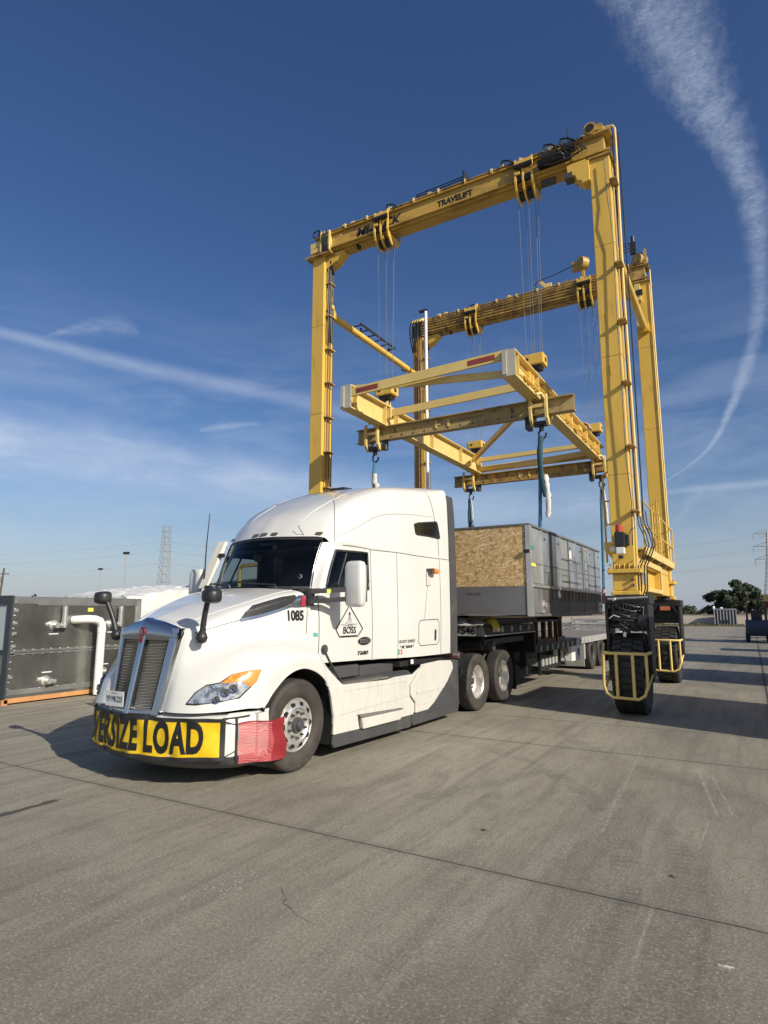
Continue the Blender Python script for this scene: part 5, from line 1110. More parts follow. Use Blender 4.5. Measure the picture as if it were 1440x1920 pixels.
m = MB(); m.tube([(0, 1.30, 1.62), (.10, 1.32, 1.63), (.22, 1.45, 1.64), (.28, 1.62, 1.635), (.30, 1.72, 1.60), (.31, 1.77, 1.52), (.30, 1.78, 1.4), (.28, 1.79, .04)], .085, 16); m.tube([(.305, 1.775, 1.46), (.30, 1.78, 1.36)], .092, 16); m.build('drain_pipe', mat('white_pvc', (.80, .79, .74), .35), t, smooth=60)
for (y, z, up) in ((.86, 1.52, 1), (2.22, 1.52, 1), (.78, .40, 0), (2.1, .47, 0)):
    m = MB(); m.lathe([(.10, 0), (.10, .015), (.055, .02), (.05, .12), (.06, .13), (.06, .16), (0, .16)], (0, y, z), (1, 0, 0), 20); m.cyl((.12, y, z), (.12, y+.14, z-.02), .045, n=12); m.build('pipe_stub', alu, t, smooth=40)
    if up: m = MB(); m.cyl((.12, y+.16, z-.05), (.12, y+.16, z+.40), .055, n=14); m.cyl((.12, y+.16, z+.0), (.12, y+.16, z+.05), .065, n=14); m.build('capped_riser', zinc2, t, smooth=40)
    m = MB(); m.bx(0, .012, y-.09, y+.11, z-(.19 if up else -.16), z-(.17 if up else -.18)); m.build('label_plate', white_m, t)
m = MB(); m.bx(0, .005, 1.62, 1.75, 1.80, 1.88); m.build('yellow_label', MATS['yellow_label'], t)
m = MB(); m.bx(-.05, .0, 2.86, 2.92, .12, 2.10); m.bx(-.02, .02, 2.90, 2.98, 1.3, 2.05); m.build('end_post', zinc2, t)
# wrapped load behind it
tarp = mat('white_wrap_sheet', (.66, .655, .63), .42, var=.10, vs=2, bump=.7, bs=3.2, coat=.1)
t = empty('wrapped_load', (-15, 12.6, 0), 0, 'bulky load wrapped in wrinkled white sheeting behind the galvanised unit', 'wrapped load')
rn = random.Random(11); rows = []
NX, NY = 64, 90
for i in range(NX+1):
    row = []
    for j in range(NY+1):
        a, b = i/NX*2-1, j/NY*2-1
        # box parameterisation: top flattened, sides falling
        sx = max(-1, min(1, a*1.7)); sy = max(-1, min(1, b*1.55)); d = max(0, abs(a)*1.7-1)/.7 + max(0, abs(b)*1.55-1)/.55
        z = 2.50-.08*(sx*sx+sy*sy)+.10*math.sin(b*2.2+.4)-.12*max(0, -b-.25)*2 - 2.45*min(1, d)**1.05
        fold = .026*(1-2*abs(math.sin(b*11+3*a+2*math.sin(a*7)))**.6)+.022*(1-2*abs(math.sin(a*17-5*b+2*math.sin(b*9))))+.012*math.sin(a*60+b*41)
        x = sx*1.55+(a*.12)+fold*(.9 if d > 0 else .15); y = sy*2.3+b*.15+fold*(.9 if d > 0 else .15); row.append((x, y, max(.12, z+fold*.8)))
    rows.append(row)
MB().grid(rows).build('sheeting', tarp, t, smooth=28); MB().bx(-1.6, 1.6, -2.3, 2.3, 0, .14).build('pallet', pine, t)
m = MB(); m.bx(-1.3, 1.3, -2.0, 2.0, .15, 2.2); m.build('crate', grey_pl, t)
# low blue-grey building far behind
t = empty('low_building', (-37.5, 45, 0), R(-24), 'low dark blue-grey shed far behind the truck mirror', 'building')
shed = mat('blue_grey_cladding', (.10, .125, .155), .6, .1, var=.15, vs=.4)
MB().bx(-8.5, 8.5, -3, 5, 0, 4.45).build('wall', shed, t); MB().bx(-8.7, 8.7, -3.2, 5.2, 4.453, 4.62).build('roof', mat('pale_roof_sheet', (.30, .31, .33), .5, .3), t)
for k in range(3): MB().bx(-6+k*5, -3.4+k*5, -3.05, -3.003, 0, 3.2).build('door', steel_far, t)
# stack of galvanised frames beyond the trailer
for (x, y, h, lb) in ((-6.9, 33.5, 1.35, 'stack of bright galvanised frames seen past the crane wheel and the trailer'), (-9.4, 34.5, 1.2, 'lower stack of galvanised frames further left under the load')):
    t = empty('frame_stack', (x, y, 0), R(3), lb, 'frame stack')
    k = 0; z = .12
    while z < h:
        m = MB()
        for yy in (-.6, .6): m.bx(-1.2, 1.2, yy-.04, yy+.04, z, z+.09)
        for xx in (-1.15, -.4, .4, 1.15): m.bx(xx-.04, xx+.04, -.56, .56, z+.02, z+.08)
        m.build('frame', zinc2 if k % 2 else alu_dull, t); z += .17; k += 1
    m = MB()
    for xx in (-1.1, 0, 1.1): m.bx(xx-.05, xx+.05, -.7, .7, 0, .12)
    m.build('bearer', pine, t)
    m = MB()
    for xx in (-1.18, 1.18): m.bx(xx-.03, xx+.03, -.66, -.62, .12, h+.15)
    m.build('upright', zinc2, t)

# ------------------------------------------------------------------ things parked just right of the frame
parked_unit(1.66, 4.2, 10.26, 13.5, 3.6, 'tall galvanised unit parked right of the crane, throwing shade across its near wheel', zinc)
parked_unit(1.75, 4.2, 17.65, 20.6, 3.3, 'second galvanised unit in the right-hand row, level with the rear crane wheels', zinc2)
parked_unit(1.85, 4.4, 24.3, 28.0, 4.0, 'third and tallest unit in the right-hand row', zinc)
parked_unit(1.9, 4.2, 32.4, 34.1, 1.95, 'low short unit in the right-hand row', dgrey)
parked_unit(2.1, 4.5, 40.7, 43.0, 3.4, 'fifth unit in the right-hand row', zinc2)
parked_unit(2.2, 4.5, 48.6, 49.4, 2.6, 'narrow unit near the far end of the right-hand row', dgrey)
# ------------------------------------------------------------------ tractor: control nets of the bodywork (x = driver side, y = backwards, z = up)
HOOD = [  # rows: from the centre line down to the wheel-arch lip; columns: from the grille back
 [(0,-1.04,1.735),(0,-.95,1.76),(0,-.82,1.80),(0,-.67,1.85),(0,-.53,1.90),(0,-.42,1.93),(0,-.30,1.96),(0,-.10,2.02),(0,.10,2.07),(0,.26,2.11)],
 [(.25,-1.03,1.69),(.27,-.93,1.71),(.30,-.82,1.755),(.34,-.67,1.81),(.37,-.53,1.865),(.39,-.42,1.90),(.41,-.31,1.93),(.44,-.10,1.995),(.46,.11,2.055),(.48,.30,2.10)],
 [(.48,-1.0,1.61),(.53,-.95,1.625),(.59,-.82,1.685),(.66,-.67,1.745),(.71,-.53,1.80),(.75,-.42,1.84),(.78,-.32,1.87),(.84,-.10,1.94),(.89,.13,2.0),(.94,.42,2.05)],
 [(.49,-1.03,1.50),(.55,-.98,1.52),(.63,-.85,1.57),(.71,-.68,1.62),(.77,-.54,1.66),(.81,-.42,1.69),(.84,-.33,1.71),(.90,-.10,1.75),(.95,.13,1.80),(1.0,.48,1.86)],
 [(.467,-1.07,1.30),(.55,-1.03,1.30),(.68,-.88,1.36),(.80,-.70,1.42),(.86,-.55,1.47),(.90,-.42,1.49),(.92,-.33,1.50),(.96,-.10,1.51),(.99,.13,1.51),(1.01,.47,1.47),(1.02,.51,1.43),(1.04,.60,1.25),(1.05,.84,.97)],
 [(.452,-1.10,1.15),(.57,-1.08,1.15),(.76,-.95,1.20),(.93,-.77,1.28),(1.02,-.60,1.34),(1.06,-.45,1.37),(1.08,-.33,1.39),(1.10,-.10,1.41),(1.10,.13,1.415),(1.10,.40,1.40),(1.11,.48,1.36),(1.12,.60,1.20),(1.13,.87,.94)],
 [(.436,-1.14,1.00),(.58,-1.15,1.00),(.82,-1.04,1.02),(1.03,-.84,1.08),(1.14,-.65,1.14),(1.20,-.47,1.18),(1.215,-.33,1.21),(1.22,-.10,1.26),(1.22,.13,1.29),(1.22,.38,1.29),(1.22,.50,1.25),(1.21,.64,1.12),(1.21,.93,.91)],
 [(.41,-1.19,.78),(.60,-1.21,.78),(.86,-1.11,.78),(1.07,-.92,.79),(1.17,-.70,.80),(1.22,-.485,.80),(1.225,-.34,.95),(1.23,-.12,1.10),(1.23,.13,1.155),(1.23,.38,1.10),(1.225,.57,.99),(1.215,.665,.885),(1.21,.98,.885)],
]
ROOF = [
 [(0,.70,2.82),(0,.98,3.15),(0,1.42,3.40),(0,1.75,3.56),(0,1.83,3.595),(0,2.1,3.69),(0,2.5,3.80),(0,3.1,3.90),(0,3.7,4.0),(0,4.08,4.03)],
 [(.45,.78,2.82),(.46,1.02,3.13),(.46,1.42,3.38),(.46,1.75,3.54),(.46,1.83,3.575),(.46,2.1,3.67),(.47,2.5,3.78),(.47,3.1,3.89),(.48,3.7,3.99),(.48,4.08,4.02)],
 [(.76,.90,2.815),(.80,1.10,3.06),(.83,1.42,3.30),(.855,1.75,3.475),(.86,1.83,3.51),(.88,2.1,3.61),(.905,2.5,3.73),(.935,3.1,3.83),(.95,3.7,3.92),(.99,4.08,3.97)],
 [(.87,.97,2.80),(.91,1.13,2.95),(.935,1.42,3.12),(.965,1.75,3.27),(.975,1.83,3.31),(.99,2.1,3.40),(1.03,2.5,3.50),(1.09,3.1,3.62),(1.14,3.7,3.77),(1.185,4.08,3.86)],
 [(.91,1.0,2.77),(.97,1.15,2.85),(1.01,1.42,2.95),(1.045,1.75,3.01),(1.05,1.83,3.02),(1.07,2.1,3.07),(1.11,2.5,3.12),(1.15,3.1,3.18),(1.20,3.7,3.24),(1.225,4.08,3.28)],
 [(.93,1.02,2.74),(1.0,1.16,2.745),(1.04,1.42,2.74),(1.06,1.75,2.735),(1.065,1.83,2.73),(1.09,2.1,2.725),(1.13,2.5,2.72),(1.175,3.1,2.715),(1.215,3.7,2.71),(1.235,4.08,2.71)],
]
SIDE = [
 ROOF[5],
 [(.91,.955,2.63),(.985,1.09,2.63),(1.03,1.42,2.635),(1.055,1.76,2.64),(1.062,1.83,2.64),(1.085,2.1,2.64),(1.13,2.5,2.64),(1.175,3.1,2.63),(1.22,3.7,2.62),(1.24,4.08,2.62)],
 [(.90,.71,2.11),(1.03,.83,2.11),(1.055,1.40,2.115),(1.075,1.77,2.12),(1.08,1.84,2.12),(1.10,2.1,2.12),(1.14,2.5,2.12),(1.185,3.1,2.12),(1.23,3.7,2.12),(1.245,4.08,2.12)],
 [(.99,.50,1.62),(1.04,.83,1.62),(1.07,1.40,1.62),(1.09,1.77,1.62),(1.095,1.84,1.62),(1.11,2.1,1.62),(1.15,2.5,1.62),(1.19,3.1,1.62),(1.23,3.7,1.62),(1.245,4.08,1.62)],
 [(.99,.50,1.16),(1.03,.83,1.16),(1.06,1.40,1.15),(1.08,1.77,1.14),(1.085,1.84,1.135),(1.10,2.1,1.13),(1.14,2.5,1.12),(1.18,3.1,1.11),(1.22,3.7,1.11),(1.235,4.08,1.11)],
]
from mathutils.bvhtree import BVHTree
TRK = Vector((-5.8246, 5.8314, 0))
truck = empty('semi_truck', TRK, R(-1.5), 'white sleeper-cab semi truck with chrome grille parked in front of the crane', 'truck')
def mir(net): return [[(-x, y, z) for x, y, z in r] for r in net]
def surf_rows(net, n=5, m_=5):
    """smooth ragged net -> list of rectangular point grids"""
    w = min(len(r) for r in net); rows = [crom(r, m_) for r in net]; out = []
    W = (w-1)*m_+1
    cols = [crom([r[j] for r in rows], n) for j in range(W)]
    out.append([[c[i] for c in cols] for i in range(len(cols[0]))])
    long_ = [r for r in net if len(r) > w]
    if long_:
        k0 = net.index(long_[0]); rl = [crom(r, m_) for r in long_]; full = out[0]
        cols = [crom([r[j] for r in rl], n) for j in range(W-1, len(rl[0]))]
        g = [[c[i] for c in cols] for i in range(len(cols[0]))]
        for i in range(len(g)): g[i][0] = full[k0*n+i][W-1]
        out.append(g)
    return out
def bvh(net):
    vs, fs = [], []
    for G in surf_rows(net):
        b0 = len(vs); w = len(G[0])
        for r in G: vs += [tuple(p) for p in r]
        for i in range(len(G)-1):
            for j in range(w-1): a = b0+i*w+j; fs += [(a, a+1, a+w), (a+w, a+1, a+w+1)]
    return BVHTree.FromPolygons(vs, fs)
BH, BS, BR = bvh(HOOD), bvh(SIDE), bvh(ROOF)
def onto(tree, y, z, off=.004, s=1, x0=2.5):
    """point on the right-hand bodywork at (y,z), lifted by off; s=-1 mirrors"""
    h, n, _, _ = tree.ray_cast(Vector((x0, y, z)), Vector((-1, 0, 0)))
    if h is None:
        h, n, _, _ = tree.find_nearest(Vector((1.0, y, z)))
    if n.x < 0: n = -n
    p = h+n*off; return (s*p.x, p.y, p.z)
def nearest(tree, p, off=.004, s=1):
    h, n, _, _ = tree.find_nearest(Vector(p))
    if n.x < 0: n = -n
    q = h+n*off; return (s*q.x, q.y, q.z)
def patch(tree, pts, off=.004, s=1, th=.0, sub=1, cast='x'):
    """flat-ish panel hugging the bodywork: polygon of (y,z) or (x,y,z), triangulated finely and projected"""
    b = bmesh.new()
    vs = [b.verts.new((p[0], p[1], 0) if len(p) == 2 else (p[1], p[2], p[0])) for p in pts]
    b.faces.new(vs)
    ys = [v.co.x for v in b.verts]; zs = [v.co.y for v in b.verts]
    st = max(.02, (max(ys)-min(ys))/24)
    k = min(ys)+st
    while k < max(ys)-1e-4:
        bmesh.ops.bisect_plane(b, geom=b.verts[:]+b.edges[:]+b.faces[:], plane_co=(k, 0, 0), plane_no=(1, 0, 0)); k += st
    k = min(zs)+st
    while k < max(zs)-1e-4:
        bmesh.ops.bisect_plane(b, geom=b.verts[:]+b.edges[:]+b.faces[:], plane_co=(0, k, 0), plane_no=(0, 1, 0)); k += st
    b.verts.index_update()
    m = MB(); V = [m.v(onto(tree, v.co.x, v.co.y, off, s)) for v in b.verts]
    for f_ in b.faces: m.f([V[v.index] for v in f_.verts])
    b.free(); return m
def ribbon(tree, pts, w, off=.003, s=1, m=None, n=6):
    """thin band (panel gap, trim) along a path of (y,z) on the bodywork"""
    m = m or MB(); P = crom([(0,)+tuple(p) for p in pts], n) if len(pts) > 2 else [Vector((0,)+tuple(pts[0])).lerp(Vector((0,)+tuple(pts[1])), k/12) for k in range(13)]
    A = []
    for i, p in enumerate(P):
        d = (P[min(i+1, len(P)-1)]-P[max(i-1, 0)]).normalized(); nn = Vector((0, -d.z, d.y))*w/2
        A.append((m.v(onto(tree, p.y+nn.y, p.z+nn.z, off, s)), m.v(onto(tree, p.y-nn.y, p.z-nn.z, off, s))))
    for a, b in zip(A, A[1:]): m.f([a[0], a[1], b[1], b[0]])
    return m
lining = mat('dark_cab_lining', (.018, .018, .02), .8, var=.2)
grey_trim = mat('grey_interior_trim', (.06, .06, .062), .7, var=.2)
glassm = glass('windscreen_glass', (.80, .86, .83), fac=.06)
glass_dark = mat('dark_side_glass', (.008, .009, .010), .06, var=.1, spec=.6)
cloth_seat = mat('seat_cloth', (.03, .03, .035), .9, var=.2)
fabric_lt = mat('grey_sun_visor', (.10, .10, .10), .8)

def bodywork():
    # hood with the integral fenders, both sides one skin
    m = MB()
    for net in (HOOD, mir(HOOD)):
        for G in surf_rows(net): m.grid(G)
    bmesh.ops.remove_doubles(m.b, verts=m.b.verts[:], dist=.0006)
    hood = m.build('hood', white, truck, smooth=50)
    # inner wheel arch (dark) closing the skin
    m = MB()
    for s in (-1, 1):
        arc = [(.13+.645*math.cos(a), .50+.645*math.sin(a)) for a in [math.pi*(1.18-.018*k*4.2/3) for k in range(54)]]
        m.grid([[(s*1.205, y, z) for y, z in arc], [(s*.62, y, z) for y, z in arc]])
    m.bx(-.62, .62, -.55, .8, .55, 1.15); m.build('wheel_arch_liner', black_pl, truck, smooth=60)
    m = MB()  # engine (unseen filler box) keeps light from leaking through
    m.bx(-.42, .42, -.88, .3, .5, 1.45); m.build('engine_bay_filler', steel_blk, truck)
    # roof, cab and sleeper skin
    m = MB()
    for net in (ROOF, mir(ROOF)):
        for G in surf_rows(net): m.grid(G)
    bmesh.ops.remove_doubles(m.b, verts=m.b.verts[:], dist=.0006)
    m.build('roof_fairing', white, truck, smooth=60)
    for s, net in ((1, SIDE), (-1, mir(SIDE))):
        n = 5; G = surf_rows(net, n, n)[0]
        m = MB(); V = [[m.v(p) for p in r] for r in G]
        for i in range(len(G)-1):
            for j in range(len(G[0])-1):
                win = (n <= i < 2*n) and (n <= j < 3*n)           # door window opening
                if not win: m.f([V[i][j], V[i+1][j], V[i+1][j+1], V[i][j+1]])
        m.build('cab_side', white, truck, smooth=60)
        # dark lining inside
        m = MB(); V = [[m.v((p[0]*.965, p[1]+.01, p[2])) for p in r] for r in G]
        for i in range(len(G)-1):
            for j in range(5*n):
                if not ((n <= i < 2*n) and (n <= j < 3*n)): m.f([V[i][j], V[i+1][j], V[i+1][j+1], V[i][j+1]])
        m.build('cab_lining', lining, truck, smooth=60)
        # window pane with black surround
        m = MB(); pane = [[(G[i][j][0]*.992, G[i][j][1], G[i][j][2]) for j in range(n, 3*n+1)] for i in range(n, 2*n+1)]
        w_ = m.grid(pane).build('door_window', glassm, truck, smooth=60)
        fr = MB(); loop = [G[n][j] for j in range(n, 3*n+1)]+[G[i][3*n] for i in range(n+1, 2*n+1)]+[G[2*n][j] for j in range(3*n-1, n-1, -1)]+[G[i][n] for i in range(2*n-1, n-1, -1)]
        fr.tube([tuple(p) for p in loop], .018, 6); fr.build('window_seal', black_pl, w_, smooth=60)
        qv = MB(); a, b = G[n][n+3], G[2*n][n+1]; qv.tube([(a[0]*.99, a[1]+.05, a[2]), (b[0]*.99, b[1]+.14, b[2])], .014, 6); qv.build('window_divider', black_pl, w_)
    # inner roof lining, bulkhead, floor
    m = MB(); m.bx(-.90, .90, 1.15, 2.45, 2.68, 2.70); m.bx(-1.08, 1.08, 2.42, 2.45, 1.2, 2.72); m.bx(-1.0, 1.0, .45, 2.42, 1.18, 1.22); m.bx(-.84, .84, 1.02, 1.14, 2.66, 2.70)
    m.build('cab_lining', lining, truck)
    # header lining: between windscreen top and inner roof
    m = MB(); m.grid([[(u*.83, .76+.25*u*u, 2.785-.01*u*u) for u in [k/10-1 for k in range(21)]], [(u*.90, 1.25, 2.685) for u in [k/10-1 for k in range(21)]]]); m.build('header_lining', lining, truck)
    # rear wall
    m = MB(); pts = [(p[0], p[2]) for p in [r[-1] for r in ROOF]]+[(p[0], p[2]) for p in [r[-1] for r in SIDE[1:]]]
    poly = pts+[(-x, z) for x, z in pts[::-1][:-1]]; m.prism(poly, 'y', 4.05, 4.075); m.build('rear_wall', white, truck)
    # black rubber-edged side extenders
    for s in (-1, 1):
        ed = crom([(1.20, 3.84), (1.232, 3.5), (1.243, 3.1), (1.25, 2.7), (1.258, 2.1), (1.258, 1.6), (1.25, 1.11)], 4)
        m = MB(); m.grid([[(s*x, 4.06, z) for x, z in [(p[0], p[1]) for p in [(q.x, q.y) for q in [Vector((e[0], e[1])) for e in ed]]]], [(s*(p[0]+.006), 4.30, p[1]-.01) for p in ed], [(s*(p[0]-.03), 4.30, p[1]-.01) for p in ed], [(s*(p[0]-.03), 4.06, p[1]) for p in ed]], closed=False)
        m.build('side_extender', grey_pl, truck, smooth=40)
    ro = crom([(-1.2, 3.84), (-.99, 3.965), (-.48, 4.015), (0, 4.025), (.48, 4.015), (.99, 3.965), (1.2, 3.84)], 4)
    m = MB(); m.grid([[(p[0], 4.075, p[1]) for p in ro], [(p[0]*.995, 4.24, p[1]-.05) for p in ro], [(p[0]*.97, 4.24, p[1]-.09) for p in ro]]); m.build('roof_extender', grey_pl, truck, smooth=40)
    # windscreen
    def WS(u, v, d=0):
        y = (.30+.41*u*u)*(1-v)+(.708+.262*u*u)*v; z = 2.10*(1-v)+(2.818-.022*u*u)*v; x = u*(.875*(1-v)+.865*v)
        return (x, y-.05*math.sin(math.pi*v)*.6-d, z)
    m = MB(); ws = m.grid([[WS(a/12-1, b/10) for a in range(25)] for b in range(11)]).build('windscreen', glassm, truck, smooth=60)
    m = MB(); m.tube([WS(-1, 0, .003)]+[WS(a/8-1, 0, .003) for a in range(1, 16)]+[WS(1, 0, .003)]+[WS(1, b/8, .003) for b in range(1, 9)]+[WS(a/8-1, 1, .003) for a in range(15, -1, -1)]+[WS(-1, b/8, .003) for b in range(7, -1, -1)], .009, 6)
    fr = MB()
    for b0, b1 in ((.0, .045), (.955, .997)): fr.grid([[WS(a/12-1, b0, .001) for a in range(25)], [WS(a/12-1, (b0+b1)/2, .001) for a in range(25)], [WS(a/12-1, b1, .001) for a in range(25)]])
    fr.build('windscreen_band', black_pl, ws, smooth=60); m.build('windscreen_seal', black_pl, ws, smooth=60)
    # A pillars outside the glass edge
    for s in (-1, 1):
        G = surf_rows(SIDE if s == 1 else mir(SIDE), 5, 5)[0]; edge = [G[i][0] for i in range(0, 11)]
        rows = [[p for p in edge], []]
        for p in edge:
            v = (p[2]-2.10)/(2.81-2.10); v = max(0, min(1, v)); q = WS(s*.985, v, .002); rows[1].append(q)
        MB().grid(rows).build('pillar', white, truck, smooth=60)
    # cowl under the glass
    m = MB(); m.grid([[(x, .24+.22*(x/.94)**2-.0, 2.09-.05*(x/.94)**2) for x in [a/8*.94-.94 for a in range(17)]], [(x, .36+.38*(x/.94)**2, 2.085) for x in [a/8*.94-.94 for a in range(17)]]]); m.build('cowl', black_pl, truck, smooth=60)
    for s, x in ((-1, -.15), (1, .55)):
        m = MB(); m.tube([(x, .28+.4*x*x, 2.10), (x-.02, .27+.4*x*x, 2.15), (x-.55, .24+.4*(x-.55)**2, 2.19)], .012, 5); m.build('wiper', steel_blk, truck)
    # corner fill panels between hood rear and door
    for s in (-1, 1):
        m = MB(); m.grid([[(s*.985, .46, 2.05), (s*.985, .46, 1.86), (s*.985, .46, 1.62), (s*.985, .46, 1.16)], [(s*.92, .70, 2.10), (s*.99, .56, 1.86), (s*.99, .52, 1.62), (s*.99, .52, 1.16)]]); m.build('cowl_side', white, truck)
bodywork()

def grille():
    def F(u, v, d=0):   # u -1..1, v 0 bottom..1 top
        hw = .41+.085*v; x = u*hw; y = -1.20+.155*v-.08*(1-abs(u)**1.6)*(1-.25*v); z = .74+.90*v
        return (x, y-d, z+(.09*(1-abs(u))**2 if v >= .999 else 0))
    def loopgrid(m, pts, d0, d1):
        m.slab(pts, lambda a, b, t: F(a, b, d0 if t == 0 else d1), 1)
    m = MB()
    def bar(us, vs, d0=-.06, d1=.03, nn=10):
        """us: (ul(v), ur(v)); profile rounded"""
        rows = []
        for k in range(nn+1):
            v = vs[0]+(vs[1]-vs[0])*k/nn; a, b = us(v)
            rows.append([F(a, v, d0), F(a, v, d1*.7), F(a+(b-a)*.15, v, d1), F(a+(b-a)*.85, v, d1), F(b, v, d1*.7), F(b, v, d0)])
        m.grid(rows)
        m.f([m.v(p) for p in rows[0]]); m.f([m.v(p) for p in rows[-1]][::-1])
    bar(lambda v: (-1.0, -.80), (0, .99)); bar(lambda v: (.80, 1.0), (0, .99)); bar(lambda v: (-.095, .095), (.0, .93), d1=.04)
    def hbar(v0, v1, d1=.03, pk=0):
        rows = []
        for k in range(25):
            u = -1+k/12; hz = (1.735-.09*abs(u) if abs(u) < .5 else 1.69-.15*(abs(u)-.5))-1.632+.012*max(0, 1-abs(u)/.12)
            q = lambda v, d: (lambda p: (p[0], p[1], p[2]+(hz if pk else 0)*max(0, min(1, (v-v0)/(v1-v0)))**.8))(F(u, v, d))
            rows.append([q(v0, -.06), q(v0, d1*.6), q(v0+(v1-v0)*.2, d1), q(v0+(v1-v0)*.7, d1), q(v1, d1*.2), q(v1, -.12)])
        m.grid(rows); m.f([m.v(p) for p in rows[0]]); m.f([m.v(p) for p in rows[-1]][::-1])
    hbar(.0, .055); hbar(.85, .985, pk=.05)
    # chrome return from the frame back to the painted nose
    ed = [Vector(p) for p in [r[0] for r in HOOD[:3]]]; edc = crom([(p.x, p.y, p.z) for p in ed], 8)
    for s in (-1, 1):
        top = []
        for q in edc:
            u = s*min(1, q.x/.495); p = F(u, .985, .006); pk = (1.735-.09*abs(u) if abs(u) < .5 else 1.69-.15*(abs(u)-.5))-1.632
            top.append(((p[0], p[1], p[2]+pk), (p[0], p[1]+.03, p[2]+pk+.006), (s*q.x, q.y+.004, q.z+.001)))
        m.grid([[t[i] for t in top] for i in range(3)])
        sd_ = crom([r[0] for r in HOOD[2:]], 6); A = []
        for q in sd_:
            v = max(0, min(.99, (q.z-.74)/.90)); p = F(s*1.0, v, .012); A.append((p, (p[0]+s*.004, p[1]+.02, p[2]), (s*q.x, q.y+.003, q.z)))
        m.grid([[t[i] for t in A] for i in range(3)])
    g = m.build('grille_surround', chrome, truck, smooth=40)
    for s in (-1, 1):
        m = MB(); m.grid([[F(s*(.14+.68*a/6), .03+.86*b/8, -.05) for a in range(7)] for b in range(9)]); pl = m.build('grille_backing', steel_blk, truck)
        m = MB()   # stamped mesh: rows of little folded strips
        nr = 50; nc = 14
        for r in range(nr):
            v = .05+.82*r/nr; A, B = [], []
            for c in range(nc*2+1):
                u = s*(.15+.66*c/(nc*2)); off = .007 if (c+r) % 2 else 0
                A.append(F(u, v+(.004 if (c % 2) else -.002), -.02+off)); B.append(F(u, v+.0075+(.004 if (c % 2) else -.002), -.014+off))
            m.grid([A, B])
        m.build('grille_mesh', alu, pl)
    # red oval badge and strip
    m = MB(); m.slab([(math.cos(a)*.042, math.sin(a)*.058) for a in [2*math.pi*k/24 for k in range(24)]], lambda a, b, t: (a, -1.150-t*.015, 1.585+b), 1); m.bx(-.022, .022, -1.178, -1.14, 1.40, 1.53)
    bd = m.build('badge', mat('dark_red_enamel', (.16, .02, .025), .3, coat=.5), truck)
    m = MB(); m.text('K', .07, lambda u, v: (u, -1.168, 1.585+v)); m.build('badge_letter', alu, bd, fixn=False)
    # number plate
    m = MB(); m.slab([(-.155, -.08), (.155, -.08), (.155, .08), (-.155, .08)], lambda a, b, t: (-.235+a, -1.285-t*.006, .87+b), 1)
    pl = m.build('number_plate', mat('plate_white', (.66, .66, .64), .5), truck)
    m = MB(); m.text('YP19K225', .085, lambda u, v: (-.235+u, -1.294, .865+v), xs=.78, bold=.001); m.text('California', .028, lambda u, v: (-.235+u, -1.294, .93+v)); m.build('plate_lettering', mat('plate_ink', (.04, .05, .14), .5), pl, fixn=False)
grille()

HL = [(.747, -1.136, .867), (.799, -1.072, .975), (.872, -.991, 1.046), (.972, -.901, 1.066), (1.032, -.795, 1.143), (1.124, -.649, 1.174), (1.182, -.517, 1.182), (1.181, -.591, 1.072), (1.152, -.691, .988), (1.127, -.771, .919), (1.01, -.948, .886), (.84, -1.091, .864)]
AM = [(.984, -.892, 1.065), (1.032, -.795, 1.143), (1.124, -.649, 1.174), (1.182, -.517, 1.182), (1.181, -.591, 1.072), (1.163, -.655, 1.018), (1.115, -.735, 1.075), (1.0, -.880, 1.062)]
lampmat = mat('headlamp_lens', (.50, .52, .53), .08, .55, var=.45, vs=16, col2=(.10, .11, .12), amt2=.8, thr=(.52, .58), s2=18, coat=1.)
ambermat = mat('amber_lens', (.75, .20, .02), .15, var=.3, vs=22, coat=.8, col2=(.85, .38, .05), amt2=.8, thr=(.5, .6), s2=30)
amberbright = mat('bright_amber_lens', (.85, .24, .03), .2, var=.08, coat=.6)
def proj_patch(P3, tree, off, s, shrink=1., sub=6, depth=0):
    """fan-triangulated patch through 3-D outline points, subdivided and pushed to the skin"""
    c = Vector((0, 0, 0))
    for p in P3: c += Vector(p)
    c /= len(P3); m = MB(); rings = []
    for k in range(sub+1):
        t = k/sub*shrink; ring = []
        n_ = len(P3)
        for i in range(n_):
            for q in range(3):
                p = Vector(P3[i]).lerp(Vector(P3[(i+1) % n_]), q/3); ring.append(nearest(tree, c.lerp(p, t), off+depth*(1-k/sub), s))
        rings.append(ring)
    V = [[m.v(p) for p in r] for r in rings[1:]]; cc = m.v(rings[0][0])
    for i in range(len(V[0])): m.f([cc, V[0][i], V[0][(i+1) % len(V[0])]])
    for a, b in zip(V, V[1:]):
        for i in range(len(a)): j = (i+1) % len(a); m.f([a[i], a[j], b[j], b[i]])
    return m
